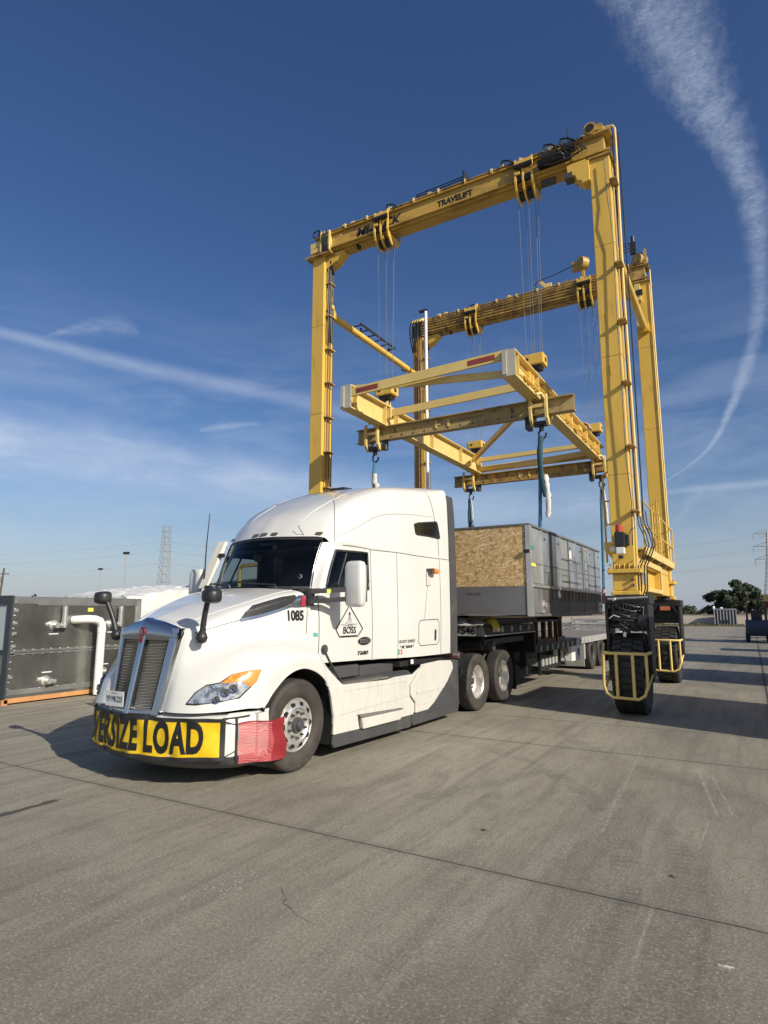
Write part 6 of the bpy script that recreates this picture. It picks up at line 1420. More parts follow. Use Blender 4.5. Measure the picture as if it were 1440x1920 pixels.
def fittings():
    for s in (-1, 1):
        hl = proj_patch(HL, BH, .010, s, 1.0).build('headlight', lampmat, truck, smooth=70)
        m = MB(); P = [Vector(nearest(BH, p, .008, s)) for p in HL]; m.tube(P+[P[0]], .008, 5); m.build('headlight_seal', black_pl, hl)
        for (cy, cz, r) in ((-.90, .975, .042), (-.80, .995, .045), (-1.02, .93, .035)):
            c = Vector(nearest(BH, (1.05, cy, cz), .012, s)); n = Vector((s*.75, -.65, .1)).normalized(); m = MB(); m.lathe([(0, .004), (r*.45, .006), (r*.8, .016), (r, .022), (r*1.08, .012), (r*1.1, 0)], c, n, 18); m.build('lamp_bowl', chrome, hl, smooth=60); m = MB(); m.lathe([(0, .013), (r*.4, .010), (r*.45, .004)], c, n, 14); m.build('lamp_bulb', ink, hl, smooth=60)
        proj_patch(AM, BH, .016, s).build('turn_signal', ambermat, hl, smooth=70)
        AB = [(1.124, -.649, 1.174), (1.182, -.517, 1.182), (1.181, -.591, 1.072), (1.149, -.699, .988), (1.12, -.74, 1.02)]
        proj_patch([AM[2], AM[3], AM[4], AM[5], (1.135, -.70, 1.085)], BH, .020, s).build('turn_signal', amberbright, hl, smooth=70)
        # side vent: dark mesh blade over a chrome spear
        V1 = [(-.465, 1.715), (-.40, 1.802), (-.278, 1.879), (-.08, 1.935), (.112, 1.983), (.30, 2.010), (.311, 1.985), (.241, 1.909), (0, 1.83), (-.229, 1.765), (-.42, 1.722)]
        v = patch(BH, V1, .006, s).build('hood_vent', black_pl, truck, smooth=60)
        m = MB()
        for k in range(26):
            y = -.40+.028*k; zc = 1.76+.27*(y+.40); top = min(1.97, 1.80+.42*(y+.42))
            for j in range(5):
                z = zc+.012+j*.024
                if z < top: m.box(onto(BH, y+(.014 if j % 2 else 0), z, .011, s), (.006, .018, .010))
        m.build('vent_mesh', grey_pl, v)
        ribbon(BH, [(-.46, 1.712), (-.229, 1.757), (0, 1.815), (.15, 1.86), (.30, 1.90)], .034, .010, s).build('vent_trim', chrome, truck, smooth=60)
        patch(BH, [(.18, 1.865), (.33, 2.0), (.475, 2.015), (.48, 1.87), (.30, 1.86)], .012, s).build('vent_trim', chrome, truck, smooth=60)
        m = patch(BH, [(.36, 1.875), (.44, 1.88), (.44, 2.0), (.38, 1.99)], .018, s).build('side_marker', mat('marker_red', (.40, .03, .05), .3) if s < 0 else MATS['marker_red'], truck)
        # panel gaps on the hood
        m = MB(); P = [Vector(nearest(BH, p, .002, s)) for p in crom([(.57, -.915, 1.583), (.65, -.79, 1.621), (.72, -.62, 1.67), (.786, -.465, 1.713)], 4)]; m.tube(P, .0035, 4); m.build('panel_gap', seam, truck)
        m = MB(); P = [Vector(nearest(BH, p, .001, s)) for p in crom([(.40, -.97, 1.66), (.52, -.70, 1.79), (.64, -.42, 1.88), (.75, -.05, 1.985), (.83, .38, 2.085)], 5)]; m.tube(P, .006, 4); m.build('hood_crease', white, truck, smooth=60)
        # rear edge gap of hood and black strip on the fender tail
        ribbon(BH, [(.475, 1.99), (.482, 1.86), (.472, 1.60), (.49, 1.48)], .008, .003, s).build('panel_gap', seam, truck)
        m = MB(); m.prism([(.545, 1.37), (.565, 1.375), (.70, 1.20), (.84, 1.04), (.985, .90), (.975, .895), (.83, 1.035), (.69, 1.195)], 'x', s*1.185, s*1.214); m.build('fender_edge_trim', grey_pl, truck)
        # fender flare lip
        m = MB(); P = crom([(1.22, -.50, .785), (1.225, -.34, .95), (1.23, -.12, 1.10), (1.232, .13, 1.155), (1.23, .38, 1.10), (1.225, .57, .99), (1.215, .665, .885)], 5); m.tube([(s*p.x, p.y, p.z) for p in P], .009, 6); m.build('arch_lip', white, truck, smooth=60)
        # door outline, seams, hatch
        m = MB(); ribbon(BS, [(.70, 1.165), (.70, 1.6), (.705, 2.0)], .010, .003, s, m); ribbon(BS, [(1.83, 2.70), (1.835, 2.1), (1.845, 1.145)], .009, .003, s, m); ribbon(BS, [(1.22, 2.705), (1.4, 2.712), (1.83, 2.70)], .009, .003, s, m)
        m.build('door_gap', seam, truck)
        ribbon(BS, [(1.84, 2.695), (2.5, 2.70), (3.1, 2.69), (4.06, 2.69)], .009, .003, s).build('panel_gap', seam, truck)
        ribbon(BS, [(2.47, 2.69), (2.47, 1.9), (2.47, 1.13)], .007, .003, s).build('panel_gap', seam, truck)
        ribbon(BS, [(3.72, 2.69), (3.73, 1.9), (3.73, 1.115)], .009, .003, s).build('panel_gap', seam, truck)
        ribbon(BR, [(3.50, 3.90), (3.62, 3.4), (3.70, 2.99), (3.72, 2.73)], .009, .004, s).build('panel_gap', seam, truck)
        c = [(3.10, 1.67), (3.62, 1.68), (3.67, 1.63), (3.67, 1.33), (3.60, 1.275), (3.10, 1.275), (3.045, 1.33), (3.045, 1.62)]
        m = MB()
        for a, b in zip(c, c[1:]+c[:1]): ribbon(BS, [a, b], .011, .003, s, m)
        m.build('hatch_gap', seam, truck); patch(BS, [(3.52, 1.35), (3.545, 1.335), (3.57, 1.36), (3.575, 1.50), (3.55, 1.525), (3.525, 1.50)], .008, s).build('hatch_latch', black_pl, truck)
        # recess line sweeping up and back over the door
        m = MB(); P = [Vector(onto(BR, y, z, -.008, s)) for y, z in [(p[1], p[2]) for p in crom([(0, 1.16, 2.83), (0, 1.34, 2.92), (0, 1.61, 3.04), (0, 1.89, 3.17), (0, 2.2, 3.27), (0, 2.77, 3.35), (0, 3.62, 3.40)], 5)]]
        m.tube(P, [.016+.010*math.sin(math.pi*i/(len(P)-1)) for i in range(len(P))], 8); m.build('roof_crease', white, truck, smooth=80)
        # sleeper window
        W4 = [(3.0, 3.20), (3.12, 3.235), (3.66, 3.315), (3.70, 3.295), (3.76, 3.05), (3.72, 3.035), (3.40, 3.045), (3.06, 3.04), (3.02, 3.06)]
        w_ = patch(BR, W4, .008, s).build('sleeper_window', glass_dark, truck, smooth=60)
        m = MB()
        for a, b in zip(W4, W4[1:]+W4[:1]): ribbon(BR, [a, b], .022, .010, s, m)
        m.build('window_seal', black_pl, w_)
        # A-pillar shadow gap, roof seam
        cs = [r[4] for r in surf_rows(SIDE)[0][:9]]
        path = [(0, 2.72, 3.84), (.30, 2.3, 3.73), (.57, 1.605, 3.462), (.706, 1.423, 3.343), (.821, 1.271, 3.195), (.88, 1.193, 3.067), (.919, 1.143, 2.946), (.953, 1.099, 2.828), (.965, 1.084, 2.753)]
        m = MB(); m.tube([Vector(nearest(BR, p, .001, s)) for p in crom(path, 4)]+[(s*(p.x+.001), p.y+.02, p.z) for p in cs[1:]], .0045, 4); m.build('panel_gap', seam, truck)
        for path, rr in (([(.458, .80, 2.85), (.458, .872, 2.951), (.486, .954, 3.052), (.52, 1.08, 3.16), (.543, 1.302, 3.301), (.579, 1.572, 3.444), (.60, 1.9, 3.57), (.64, 2.5, 3.74), (.70, 3.3, 3.87)], .022), ([(.90, 1.24, 3.06), (.90, 1.352, 3.166), (.91, 1.52, 3.275), (.922, 1.732, 3.393), (.93, 1.919, 3.489), (.94, 2.194, 3.601), (.956, 2.429, 3.671), (.99, 3.0, 3.76)], .020)):
            P = [Vector(nearest(BR, p, -rr*.62, s)) for p in crom(path, 4)]; m = MB(); m.tube(P, [rr*(.35+.65*math.sin(math.pi*min(1, (i+1)/(len(P)*.6))/2)) if i < len(P)*.6 else rr*max(.5, 1-.5*(i/len(P)-.6)/.4) for i in range(len(P))], 10); m.build('roof_crease', white, truck, smooth=80)
        # cab steps fuel cap
        m = MB(); p = onto(BS, .80, 1.33, .0, s); m.cyl(p, (p[0]+s*.02, p[1], p[2]), .06, n=20); m.build('round_cap', grey_trim, truck)
        # door handle
        p = onto(BS, 1.74, 1.86, .0, s)
        # lower edge of the cab
        m = MB(); m.grid([[(s*1.0, .5, 1.165), (s*1.06, 1.4, 1.155), (s*1.14, 2.5, 1.125), (s*1.235, 4.06, 1.115)], [(s*.8, .5, 1.13), (s*.85, 1.4, 1.12), (s*.95, 2.5, 1.09), (s*1.0, 4.06, 1.08)]]); m.build('sill', black_pl, truck)
        # door mirror: white shell on black two-bar arm
        mx = 1.46
        m = MB(); A = crom([(0, 0, 1.86), (0, .0, 1.90), (0, 0, 2.15), (0, 0, 2.41), (0, 0, 2.46)], 3)
        secs = []
        for k, (z, wd, dp) in enumerate([(1.865, .08, .03), (1.875, .115, .055), (1.92, .135, .075), (2.15, .140, .085), (2.38, .135, .08), (2.435, .12, .06), (2.45, .08, .03)]):
            secs.append([(s*(mx+wd*math.copysign(abs(math.cos(t))**.45, math.cos(t))), .90-.02+dp*math.copysign(abs(math.sin(t))**.6, math.sin(t)), z) for t in [2*math.pi*q/24 for q in range(24)]])
        m.grid(secs, closed=True); m.f([m.v(p) for p in secs[0]]); m.f([m.v(p) for p in secs[-1]])
        mr = m.build('door_mirror', white, truck, smooth=50)
        m = MB(); m.bx(s*(mx-.125), s*(mx+.125), .955, .966, 1.93, 2.40); m.build('mirror_glass', chrome, mr)
        m = MB(); m.beam((s*.99, .50, 2.06), (s*(mx-.08), .86, 2.09), .05, .065); m.beam((s*.99, .50, 1.93), (s*(mx-.08), .86, 1.97), .05, .06); m.bx(s*.975, s*1.03, .46, .58, 1.88, 2.08)
        m.build('mirror_arm', black_pl, mr, smooth=60)
        m = MB(); m.box((s*1.20, .665, 2.065), (.05, .03, .05), (0, 0, R(35)*s)); m.build('arm_sticker', mat('lime_sticker', (.55, .65, .10), .5) if s < 0 else MATS['lime_sticker'], mr)
        # hood mirror on a curved black stalk
        b = Vector((s*.735, -.965, 1.555)); b0 = Vector(nearest(BH, (.62, -.88, 1.54), 0, s))
        m = MB(); m.cyl(b0, b, .05, .052, n=16); m.tube(crom([(b.x, b.y, b.z-.03), (b.x+s*.02, b.y-.01, b.z+.06), (b.x+s*.06, b.y-.03, b.z+.20), (b.x+s*.13, b.y-.06, b.z+.36)], 5), [.048, .050, .048, .044, .039, .034, .031, .033, .031, .030, .030, .030, .030, .030, .030, .030][:16], 10)
        m.lathe([(0, -.07), (.05, -.05), (.066, 0), (.05, .05), (0, .07)], (b.x, b.y, b.z-.02), (0, 0, 1), 16)
        st = m.build('hood_mirror_stalk', black_pl, truck, smooth=60)
        c = Vector((b.x+s*.205, b.y-.085, b.z+.42)); secs = []
        for k, (d, r1, r2) in enumerate([(-.075, .045, .035), (-.055, .085, .066), (-.01, .100, .076), (.04, .104, .080), (.06, .10, .076)]):
            secs.append([(c.x+r1*math.copysign(abs(math.cos(t))**.6, math.cos(t)), c.y+d, c.z+r2*math.copysign(abs(math.sin(t))**.6, math.sin(t))) for t in [2*math.pi*q/24 for q in range(24)]])
        m = MB(); m.grid(secs, closed=True); m.f([m.v(p) for p in secs[0]]); m.build('hood_mirror', black_pl, truck, smooth=60)
        m = MB(); m.slab([(.08*math.cos(t), .060*math.sin(t)) for t in [2*math.pi*q/24 for q in range(24)]], lambda a, b_, t: (c.x+a, c.y+.056+.004*t, c.z+b_), 1); m.build('mirror_glass', chrome, st)
    # roof marker lamps
    mk = mat('smoked_marker', (.10, .085, .07), .3, coat=.4)
    for x in (-.80, -.17, 0, .17, .80):
        h, n, _, _ = BR.ray_cast(Vector((abs(x), -1, 2.875-.02*abs(x))), Vector((0, 1, 0)))
        if h is None: h = Vector((abs(x), .8, 2.87))
        m = MB(); m.slab([(.06*math.copysign(abs(math.cos(t))**.6, math.cos(t)), .022*math.copysign(abs(math.sin(t))**.7, math.sin(t))) for t in [2*math.pi*q/16 for q in range(16)]], lambda a, b_, t: (x+a, h.y-.004-t*.010+b_*.8+.3*abs(x)*a*(1 if x > 0 else -1), h.z+b_), 1); m.build('marker_lamp', mk, truck)
    # roof vent hatch, antenna, exhaust
    m = MB(); m.box((-.25, 2.9, 3.90), (.3, .25, .04), (R(4), 0, 0)); m.build('roof_hatch', black_pl, truck)
    m = MB(); m.tube([(-1.12, .70, 2.25), (-1.13, .72, 2.75), (-1.11, .74, 3.26)], [.012, .009, .006], 6); m.cyl((-1.12, .70, 2.15), (-1.12, .70, 2.3), .016); m.tube([(-1.12, .70, 2.2), (-1.0, .72, 2.2)], .012, 5); m.build('antenna', black_pl, truck)
    m = MB(); m.tube([(.62, .86, 2.83), (.60, .80, 2.90), (.56, .80, 2.97)], .005, 5); m.build('whip_antenna', black_pl, truck)
    # left-hand sun-lit deflector blade beside the far pillar
    m = MB(); m.prism([(.62, 2.14), (.66, 2.14), (1.03, 2.84), (.97, 2.86)], 'x', -1.16, -.99); m.build('pillar_deflector', mat('cream_deflector', (.70, .66, .56), .4), truck, bevel=.01)
    m = MB(); m.bx(-1.0, -.9, .84, .88, 2.6, 2.66); m.bx(-1.0, -.9, .60, .66, 2.13, 2.18); m.split('deflector_bracket', black_pl, truck)
    # amber strobe, its plate and cable on the sleeper side
    p = onto(BS, 3.34, 2.34, .0); m = MB(); m.box((p[0]+.012, 3.345, 2.335), (.02, .13, .22)); m.build('strobe_plate', white_dirty, truck, bevel=.006)
    m = MB(); m.cyl((p[0]+.09, 3.36, 2.46), (p[0]+.09, 3.50, 2.46), .052, .045, n=18); m.build('amber_strobe', amberbright, truck, smooth=50, bevel=.008)
    m = MB(); m.bx(p[0], p[0]+.11, 3.30, 3.38, 2.42, 2.50); m.build('strobe_base', grey_trim, truck)
    ribbon(BS, [(3.34, 2.23), (3.29, 2.05), (3.22, 1.69)], .022, .008).build('strobe_cable', white_dirty, truck)
fittings()

def lettering():
    FS = lambda y0, z0, tree=BS, off=.005, sh=0: (lambda u, v: onto(tree, y0+u, z0+v, off))
    m = MB(); m.text('1085', .165, FS(.28, 1.755, BH, .006), xs=.86, bold=.007, cut=.03); m.build('fleet_number', ink, truck, fixn=False)
    # diamond logo
    L = [(1.315, 1.89), (1.61, 1.575), (1.50, 1.475), (1.10, 1.475), (1.02, 1.58)]
    m = MB()
    for a, b in zip(L, L[1:]+L[:1]): ribbon(BS, [a, b], .016, .005, 1, m)
    m.text('BOSS', .125, FS(1.315, 1.555), xs=1.0, bold=.003, cut=.05); m.text('Cargo', .075, FS(1.30, 1.635), shear=.35, cut=.05)
    ribbon(BS, [(1.13, 1.635), (1.20, 1.632)], .006, .005, 1, m); ribbon(BS, [(1.41, 1.637), (1.49, 1.64)], .006, .005, 1, m); ribbon(BS, [(1.13, 1.487), (1.48, 1.487)], .005, .005, 1, m)
    m.build('door_logo', ink, truck, fixn=False)
    # small seated figure with a hat drawn in plain strokes
    m = MB()
    for (y, z, w_, h_) in ((1.315, 1.785, .030, .028), (1.315, 1.766, .052, .007), (1.306, 1.748, .008, .018), (1.327, 1.748, .008, .018), (1.315, 1.728, .030, .010)):
        P = [(y-w_/2, z-h_/2), (y+w_/2, z-h_/2), (y+w_/2, z+h_/2), (y-w_/2, z+h_/2)]; V = [m.v(onto(BS, a, b, .006)) for a, b in P]; m.f(V)
    for pts in ([(1.295, 1.725), (1.285, 1.70), (1.272, 1.672)], [(1.335, 1.725), (1.345, 1.70), (1.362, 1.672)], [(1.315, 1.72), (1.315, 1.69)], [(1.30, 1.672), (1.335, 1.668)]): ribbon(BS, pts, .006, .006, 1, m, 4)
    m.build('logo_figure', ink, truck, fixn=False)
    # oval badge and model script
    o = patch(BS, [(1.65+.145*math.cos(t), 1.405+.055*math.sin(t)) for t in [2*math.pi*q/28 for q in range(28)]], .012).build('oval_badge', ink, truck)
    m = MB(); m.text('KENWORTH', .032, FS(1.655, 1.405, off=.016), xs=1.3, cut=.05); ribbon(BS, [(1.53, 1.425), (1.65, 1.428), (1.78, 1.43)], .005, .015, 1, m); ribbon(BS, [(1.53, 1.385), (1.65, 1.382), (1.78, 1.382)], .005, .015, 1, m); m.build('badge_letters', alu, o, fixn=False)
    m = MB(); m.text('T680', .07, FS(1.61, 1.24, off=.006), xs=1.7, bold=.003, shear=.3, cut=.05); m.build('model_script', ink, truck, fixn=False)
    m = MB(); m.text('US DOT 2539257', .062, FS(2.715, 1.355), xs=.98, bold=.001, cut=.06); m.text('* MC 968648 *', .062, FS(2.715, 1.275), xs=.98, bold=.001, cut=.06); m.build('dot_number', ink, truck, fixn=False)
    for y, c in ((2.495, (.05, .30, .12)), (2.565, (.65, .12, .06))):
        m = MB(); m.text('2' if y < 2.5 else '2', .09, FS(y, 1.205), bold=.006); m.build('year_sticker', mat('sticker_%d' % int(y*1000), c, .5), truck, fixn=False)
    patch(BS, [(.60, 1.545), (.675, 1.54), (.675, 1.495), (.60, 1.50)], .006).build('teal_sticker', mat('teal_sticker', (.08, .38, .33), .5), truck)
lettering()

def lower_body():
    A_ = [(.665, .878), (.96, .885), (2.05, .85), (2.28, .87), (2.8, .865), (3.03, .95), (2.68, .71), (2.68, .55), (2.82, .43), (2.82, .32), (2.78, .275), (1.35, .285), (.77, .30), (.77, .51), (.72, .75)]
    B_ = [(3.07, .99), (3.67, 1.01), (4.08, .99), (4.15, .95), (4.18, .85), (3.95, .65), (3.47, .37), (3.25, .285), (2.85, .285), (2.85, .44), (2.71, .56), (2.71, .70), (3.05, .95)]
    for s in (-1, 1):
        m = MB(); m.prism(A_, 'x', s*1.185, s*1.225); m.build('side_fairing', white_dirty, truck, bevel=.010)
        m = MB(); m.prism(B_, 'x', s*1.185, s*1.230); m.build('rear_side_fairing', white_dirty, truck, bevel=.012)
        # raised belt and dished centre of the fairings
        m = MB(); m.prism([(.82, .52), (2.62, .56), (2.66, .62), (1.0, .60)], 'x', s*1.2265, s*1.233); m.prism([(1.0, .80), (2.60, .78), (2.62, .81), (1.0, .835)], 'x', s*1.2265, s*1.231); m.build('fairing_crease', white_dirty, truck, bevel=.004)
        m = MB(); m.prism([(2.86, .60), (3.86, .62), (3.80, .57), (2.90, .55)], 'x', s*1.2315, s*1.238); m.prism([(2.9, .42), (3.40, .44), (3.72, .62), (3.76, .60), (3.42, .40), (2.9, .385)], 'x', s*1.2315, s*1.237); m.build('fairing_crease', white_dirty, truck, bevel=.004)
        # bottom step let into the fairing
        m = MB(); m.prism([(1.28, .475), (2.42, .42), (2.40, .405), (1.33, .43)], 'x', s*1.20, s*1.262); m.build('step_tread', mat('step_tread_grit', (.16, .15, .13), .8, var=.4, vs=40) if s < 0 else MATS['step_tread_grit'], truck)
        m = MB(); m.prism([(1.335, .425), (2.41, .40), (2.33, .27), (1.37, .285)], 'x', s*1.20, s*1.27); m.build('step_face', white_dirty, truck, bevel=.01)
        m = MB(); m.prism([(1.295, .43), (1.33, .44), (1.365, .28), (1.34, .28)], 'x', s*1.2255, s*1.229); m.prism([(2.42, .41), (2.445, .41), (2.36, .27), (2.335, .27)], 'x', s*1.2255, s*1.229); m.build('step_gap', seam, truck)
        # upper step behind the fender
        m = MB(); m.bx(s*.86, s*1.18, 1.0, 2.14, .865, .885); m.build('upper_step_tread', MATS['step_tread_grit'], truck)
        # skirt
        m = MB(); m.prism([(.78, .295), (2.74, .27), (2.745, .115), (2.68, .10), (.80, .14), (.76, .20)], 'x', s*1.17, s*1.215); m.build('skirt', grey_pl, truck, bevel=.012)
        m = MB(); m.prism([(2.765, .28), (3.22, .283), (3.45, .355), (3.94, .635), (4.19, .84), (4.18, .94), (4.12, 1.0), (4.40, .97), (4.42, .24), (4.36, .11), (2.80, .11), (2.762, .15)], 'x', s*1.165, s*1.218); m.build('rear_skirt', grey_pl, truck, bevel=.012)
        m = MB(); m.bx(s*1.2185, s*1.228, 3.3, 4.41, .235, .255); m.build('skirt_lip', grey_pl, truck)
        # fuel tank and boxes in the shade behind
        m = MB(); m.cyl((s*.86, 1.15, .62), (s*.86, 3.0, .62), .31, n=28); m.build('fuel_tank', grey_pl, truck, smooth=50)
        m = MB(); m.bx(s*.80, s*1.02, 1.05, 1.62, .93, 1.09); m.bx(s*.75, s*.98, 1.7, 2.6, .90, 1.06); m.build('battery_box', grey_trim, truck, bevel=.02)
        m = MB()
        for k in range(7): m.tube([(s*.8, 2.5+.05*k, .9), (s*.95, 2.7+.04*k, .98), (s*1.0, 3.0, .94+.01*k)], .012, 5)
        m.bx(s*.5, s*1.1, 2.6, 4.05, .98, 1.06); m.bx(s*1.05, s*1.16, 2.92, 2.99, .99, 1.08) ; m.build('hoses', steel_blk, truck)
        m = MB(); m.box((s*1.15, 2.88, 1.04), (.03, .07, .07)); m.build('white_fitting', white_m, truck, bevel=.01)
    m = MB(); m.bx(-.44, -.36, -.9, 6.9, .75, 1.0); m.bx(.36, .44, -.9, 6.9, .75, 1.0); m.bx(-.8, .8, 4.4, 4.6, .7, .95); m.bx(-.6, .6, .6, 4.0, .55, 1.1); m.build('frame_rail', steel_blk, truck)
    m = MB(); m.bx(-.5, .5, 5.2, 6.1, 1.12, 1.19); m.build('fifth_wheel', steel_blk, truck)
    m = MB(); m.bx(-.62, .62, 4.1, 4.14, .95, 2.3); m.build('rear_wall', grey_pl, truck)
    # bumper: white-ended, curved in plan
    def BP(u): # u -1..1 across
        a = abs(u); x = 1.19*math.sin(min(1, a)*1.30)/math.sin(1.30); y = -1.245+.56*a**2.1+ (.0 if a < .85 else (a-.85)*2.0)
        return math.copysign(x, u), y
    rows = []
    for k in range(41):
        u = k/20-1; x, y = BP(u); a = abs(u)
        rows.append([(x*.97, y+.05, .76), (x, y, .73), (x*1.01, y-.005, .62), (x*1.01, y-.005, .42), (x*1.005, y+.0, .335), (x*.98, y+.06, .33)])
    m = MB(); m.grid(rows)
    for s in (-1, 1): m.bx(s*1.15, s*1.21, -.56, -.42, .30, .74)
    m.build('bumper', white, truck, smooth=50)
    m = MB(); rows2 = []
    for k in range(41):
        u = k/20-1; x, y = BP(u); rows2.append([(x*1.0, y+.012, .332), (x*.985, y+.05, .27), (x*.975, y+.10, .23), (x*.93, y+.18, .19), (x*.8, y+.35, .19)])
    m.grid(rows2); m.build('air_dam', grey_pl, truck, smooth=50)
    m = MB(); m.grid([[(lambda q: (q[0]*1.0, q[1]-.02, .775))(BP(k/20-1)) for k in range(3, 38)], [(lambda q: (q[0]*.9, q[1]+.12, .80))(BP(k/20-1)) for k in range(3, 38)]]); m.build('bumper_top', chrome, truck, smooth=50)
    return BP
BP = lower_body()

def wheels():
    def mk(): return MB()
    for s in (-1, 1):
        we = empty('wheel', (0, 0, 0)); we.parent = truck; wheel_parts(mk, we, s*1.055, .12, .515, .29, s, False)
        for y in (5.30, 6.62):
            we = empty('wheel', (0, 0, 0)); we.parent = truck; wheel_parts(mk, we, s*1.085, y, .515, .275, s, True)
            m = MB(); tyre_mb(m, (s*.765, y, .515), .515, .275); m.build('inner_tyre', rubber, we, smooth=50)
    m = MB()
    for y in (5.30, 6.62): m.cyl((-.9, y, .515), (.9, y, .515), .09); m.lathe([(0, -.2), (.2, -.1), (.22, 0), (.2, .1), (0, .2)], (0, y, .52), (0, 1, 0), 16)
    m.cyl((-.9, .12, .5), (.9, .12, .5), .07); m.build('axle', steel_blk, truck, smooth=50)
    for s in (-1, 1):
        # quarter fender, hanger and red plate ahead of the drive wheels
        m = MB(); arc = [(5.30+.58*math.cos(a), .515+.58*math.sin(a)) for a in [math.pi*(.97-.036*k) for k in range(10)]]
        m.grid([[(s*.66, y, z) for y, z in arc], [(s*1.225, y, z) for y, z in arc]]); m.bx(s*.66, s*1.225, 4.70, 4.715, .28, .60); m.build('quarter_fender', black_pl, truck, smooth=50)
        m = MB(); m.bx(s*.5, s*1.18, 4.48, 4.53, .98, 1.03); m.bx(s*.95, s*1.2, 4.55, 4.62, .72, .80); m.build('fender_hanger', steel_blk, truck)
        m = MB(); m.bx(s*.62, s*1.2, 7.28, 7.30, .18, .95); m.build('mud_flap', black_pl, truck)
    m = MB(); m.box((1.10, 4.335, 1.065), (.34, .012, .085)); pl = m.build('name_plate', mat('plate_red', (.35, .03, .03), .4), truck)
    m = MB(); m.box((1.10, 4.333, 1.065), (.36, .008, .105)); m.build('plate_rim', alu, pl)
    m = MB(); m.text('KENWORTH', .062, lambda u, v: (1.10+u, 4.327, 1.065+v), xs=.95, bold=.001); m.build('plate_letters', white_m, pl, fixn=False)
wheels()

def interior():
    m = MB(); m.prism([(.50, 2.02), (.62, 2.10), (.85, 2.08), (1.0, 1.95), (1.02, 1.6), (.9, 1.2), (.5, 1.2)], 'x', -.95, .95); m.build('dashboard', grey_trim, truck, bevel=.03)
    m = MB(); c = Vector((.48, 1.16, 1.93)); ax = Vector((0, .75, .62)).normalized(); u = ax.cross(Vector((1, 0, 0))).normalized(); w_ = Vector((1, 0, 0))
    m.tube([c+(u*math.cos(a)+w_*math.sin(a))*.22 for a in [2*math.pi*k/28 for k in range(29)]], .016, 8, caps=False)
    for a in (0, 2.1, 4.2): m.tube([c, c+(u*math.cos(a)+w_*math.sin(a))*.22], .014, 6)
    m.tube([c, c-ax*.35], .03, 8); m.build('steering_wheel', black_pl, truck, smooth=60)
    for x in (-.5, .5):
        m = MB(); m.bx(x-.25, x+.25, 1.35, 1.85, 1.55, 1.72); m.box((x, 1.92, 2.05), (.48, .14, .75), (R(-8), 0, 0)); m.box((x, 1.97, 2.50), (.26, .10, .18), (R(-8), 0, 0)); m.bx(x-.2, x+.2, 1.4, 1.8, 1.2, 1.55); m.build('seat', cloth_seat, truck, bevel=.04)
    m = MB(); m.box((-.05, .86, 2.76), (.30, .02, .05)); m.build('header_console', fabric_lt, truck); m = MB(); m.lathe([(0, -.01), (.03, -.005), (.04, .01), (0, .02)], (.12, .84, 2.70), (0, -1, .2), 16); m.build('dome_camera', fabric_lt, truck)
    m = MB(); m.lathe([(.02, -.01), (.035, 0), (.02, .02)], (.74, .64, 2.26), (.3, -1, .3), 16); m.build('round_holder', fabric_lt, truck)
    m = MB(); m.lathe([(0, -.01), (.05, -.005), (.075, .01), (0, .02)], (-.45, 1.1, 2.60), (.5, -1, 0), 18); m.build('fan_mirror', black_pl, truck)
    m = MB(); m.bx(-.2, .0, .62, .74, 2.105, 2.14); m.build('papers', white_m, truck)
interior()

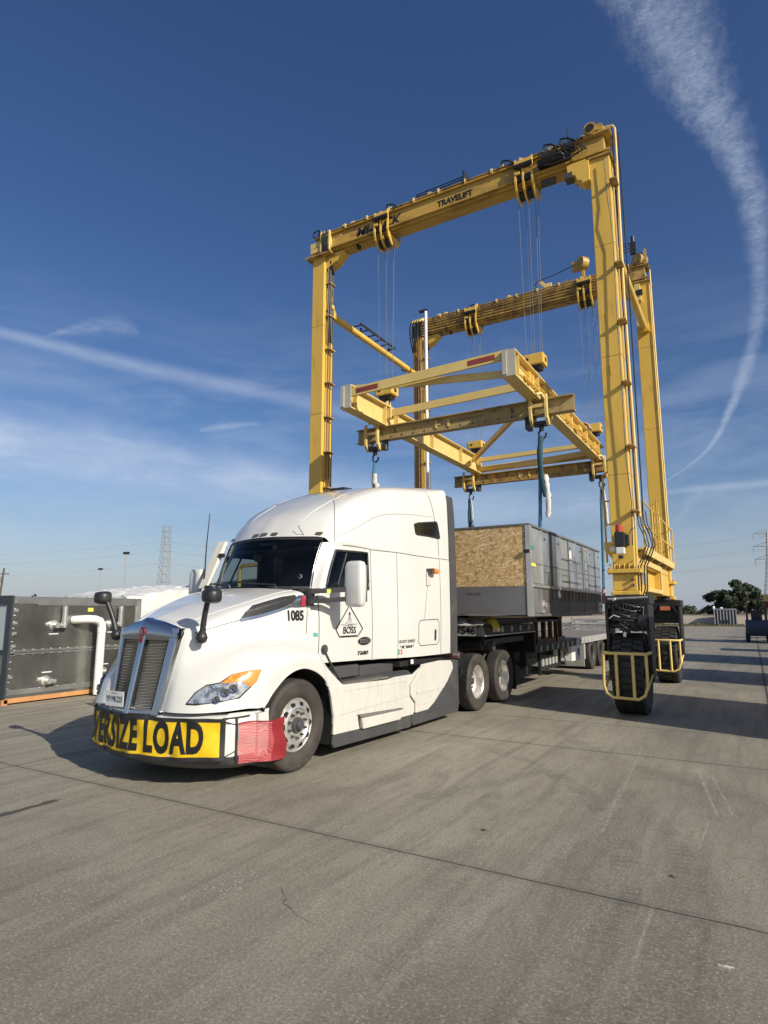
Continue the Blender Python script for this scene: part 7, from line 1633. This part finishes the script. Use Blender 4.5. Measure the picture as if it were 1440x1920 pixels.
# ------------------------------------------------------------------ oversize-load banner stretched over the bumper
yb = mat('yellow_vinyl', (.74, .48, .012), .38, var=.14, vs=3, bump=.6, bs=7, col2=(.45, .28, .01), amt2=.4, thr=(.55, .8), s2=5)
bo = empty('oversize_load_banner', TRK, R(-1.5), 'yellow OVERSIZE LOAD banner with black letters stretched across the truck bumper', 'banner')
def banner():
    Lx = []  # arc-length table along the bumper
    N = 200; P = [Vector(BP(k/N*2-1)) for k in range(N+1)]; acc = [0]
    for a, b in zip(P, P[1:]): acc.append(acc[-1]+(b-a).length)
    mid = acc[N//2]
    def at(sv):
        t = mid+sv; t = max(0, min(acc[-1]-1e-4, t)); i = max(k for k in range(N+1) if acc[k] <= t); i = min(i, N-1)
        f = (t-acc[i])/(acc[i+1]-acc[i]); p = P[i].lerp(P[i+1], f); d = (P[i+1]-P[i]).normalized(); return p, Vector((d.y, -d.x))
    H0, H1 = .315, .725
    def F(u, v, off=0):
        p, n = at(u); n = n if n.y < 0 or abs(n.x) > .9 else n
        sag = .016*math.sin(u*7.3+1)+.012*math.sin(u*19+v*5)+.006*math.sin(u*31-v*6)+.006*math.sin(v*9+u*5)
        q = p+n*(.024+off+sag*(.3+.7*abs(v-.5)*2)*.8); z = H0+(H1-H0)*v-.02*(1-v)*math.cos(u*1.3)*1.0+.004*math.sin(u*9)
        return (q.x, q.y, z)
    W = 1.125
    m = MB(); nu = 160; m.grid([[F(-W+2*W*a/nu, .08+.84*b/20) for a in range(nu+1)] for b in range(21)]); m.build('banner_sheet', yb, bo, smooth=60)
    m = MB(); m.grid([[F(-W-.03+2*(W+.03)*a/nu, .91+.09*b/2, .006) for a in range(nu+1)] for b in range(3)]); m.grid([[F(-W-.03+2*(W+.03)*a/nu, .0+.09*b/2, .006) for a in range(nu+1)] for b in range(3)])
    for s in (-1, 1): m.grid([[F(s*(W-.02)+s*.05*a, b/4, .005) for a in range(2)] for b in range(5)])
    m.build('banner_hem', black_pl, bo, smooth=60)
    m = MB(); tx = dict(xs=.60, bold=.017, cut=.02, space=1.08); m.text('OVERSIZE LOAD', .41, lambda u, v: F(u-.02, .50+v/(H1-H0), .0045), **tx); m.build('banner_lettering', ink, bo, fixn=False)
    m = MB()
    for s in (-1, 1):
        for k in (-1, 1): m.tube([F(s*(W+.03), .5+k*.42, .01), F(s*(W+.16), .5+k*.30, -.01)], .006, 5)
    for s in (-1, 1): m.tube([F(s*(W+.14), 1.0, .006), F(s*(W+.14), .5, .01), F(s*(W+.145), 0.0, .004)], .012, 6)
    for s in (-1, 1): m.tube([F(s*W, 1.0, .004), F(s*(W+.15), 1.0, .002), F(s*(W+.30), 1.0, .002)], .008, 6)
    m.split('tie_strap', black_pl, bo, smooth=60)
banner()

# ------------------------------------------------------------------ red mesh flag at the bumper corner
fm = bpy.data.materials.new('red_mesh_cloth'); fm.use_nodes = True; w = NT(fm.node_tree); p = w.n['Principled BSDF']
tc = w.node('ShaderNodeTexCoord').outputs['Object']; x, y, z = w.sep(tc)
wv = w.m('SINE', w.m('MULTIPLY', w.m('ADD', z, w.m('MULTIPLY', w.noise(tc, 3, 2), .35)), 240.)); w.set(p.inputs['Base Color'], w.mix(w.mapr(wv, -1, 1, .0, .5), (.50, .04, .05, 1), (.80, .36, .34, 1)))
p.inputs['Roughness'].default_value = .7; w.set(p.inputs['Alpha'], w.mapr(w.noise(w.mapping(tc, (1, 1, 1)), 5, 3), .3, .7, .50, .66))
red_hem = mat('red_hem_cloth', (.24, .012, .018), .7, var=.15, vs=6)
fo = empty('red_flag', TRK, R(-1.5), 'see-through red mesh flag tied at the bumper corner beside the front wheel', 'flag')
def flag():
    def F(a, b):   # a 0..1 backwards along the truck, b 0..1 up
        y = -.80+.64*a; xx = 1.222+.03*a+.018*math.sin(a*9+b*3)*(.2+a)+.01*math.sin(b*11+a*4)
        return (xx-.14*max(0, .35-a)*1.2, y+.02*math.sin(b*5)*a, .262+.405*b-.015*a+.01*math.sin(a*7)-.03*(1-b)*a)
    m = MB(); m.grid([[F(a/30*.66, b/16) for a in range(31)] for b in range(17)]); m.build('mesh_panel', fm, fo, smooth=70)
    m = MB(); m.grid([[F(.66+a/16*.34, b/16) for a in range(17)] for b in range(17)]); m.grid([[(lambda q: (q[0]+.003, q[1], q[2]))(F(a/30, .965+b*.035)) for a in range(31)] for b in range(2)]); m.build('flag_hem', red_hem, fo, smooth=70)
flag()
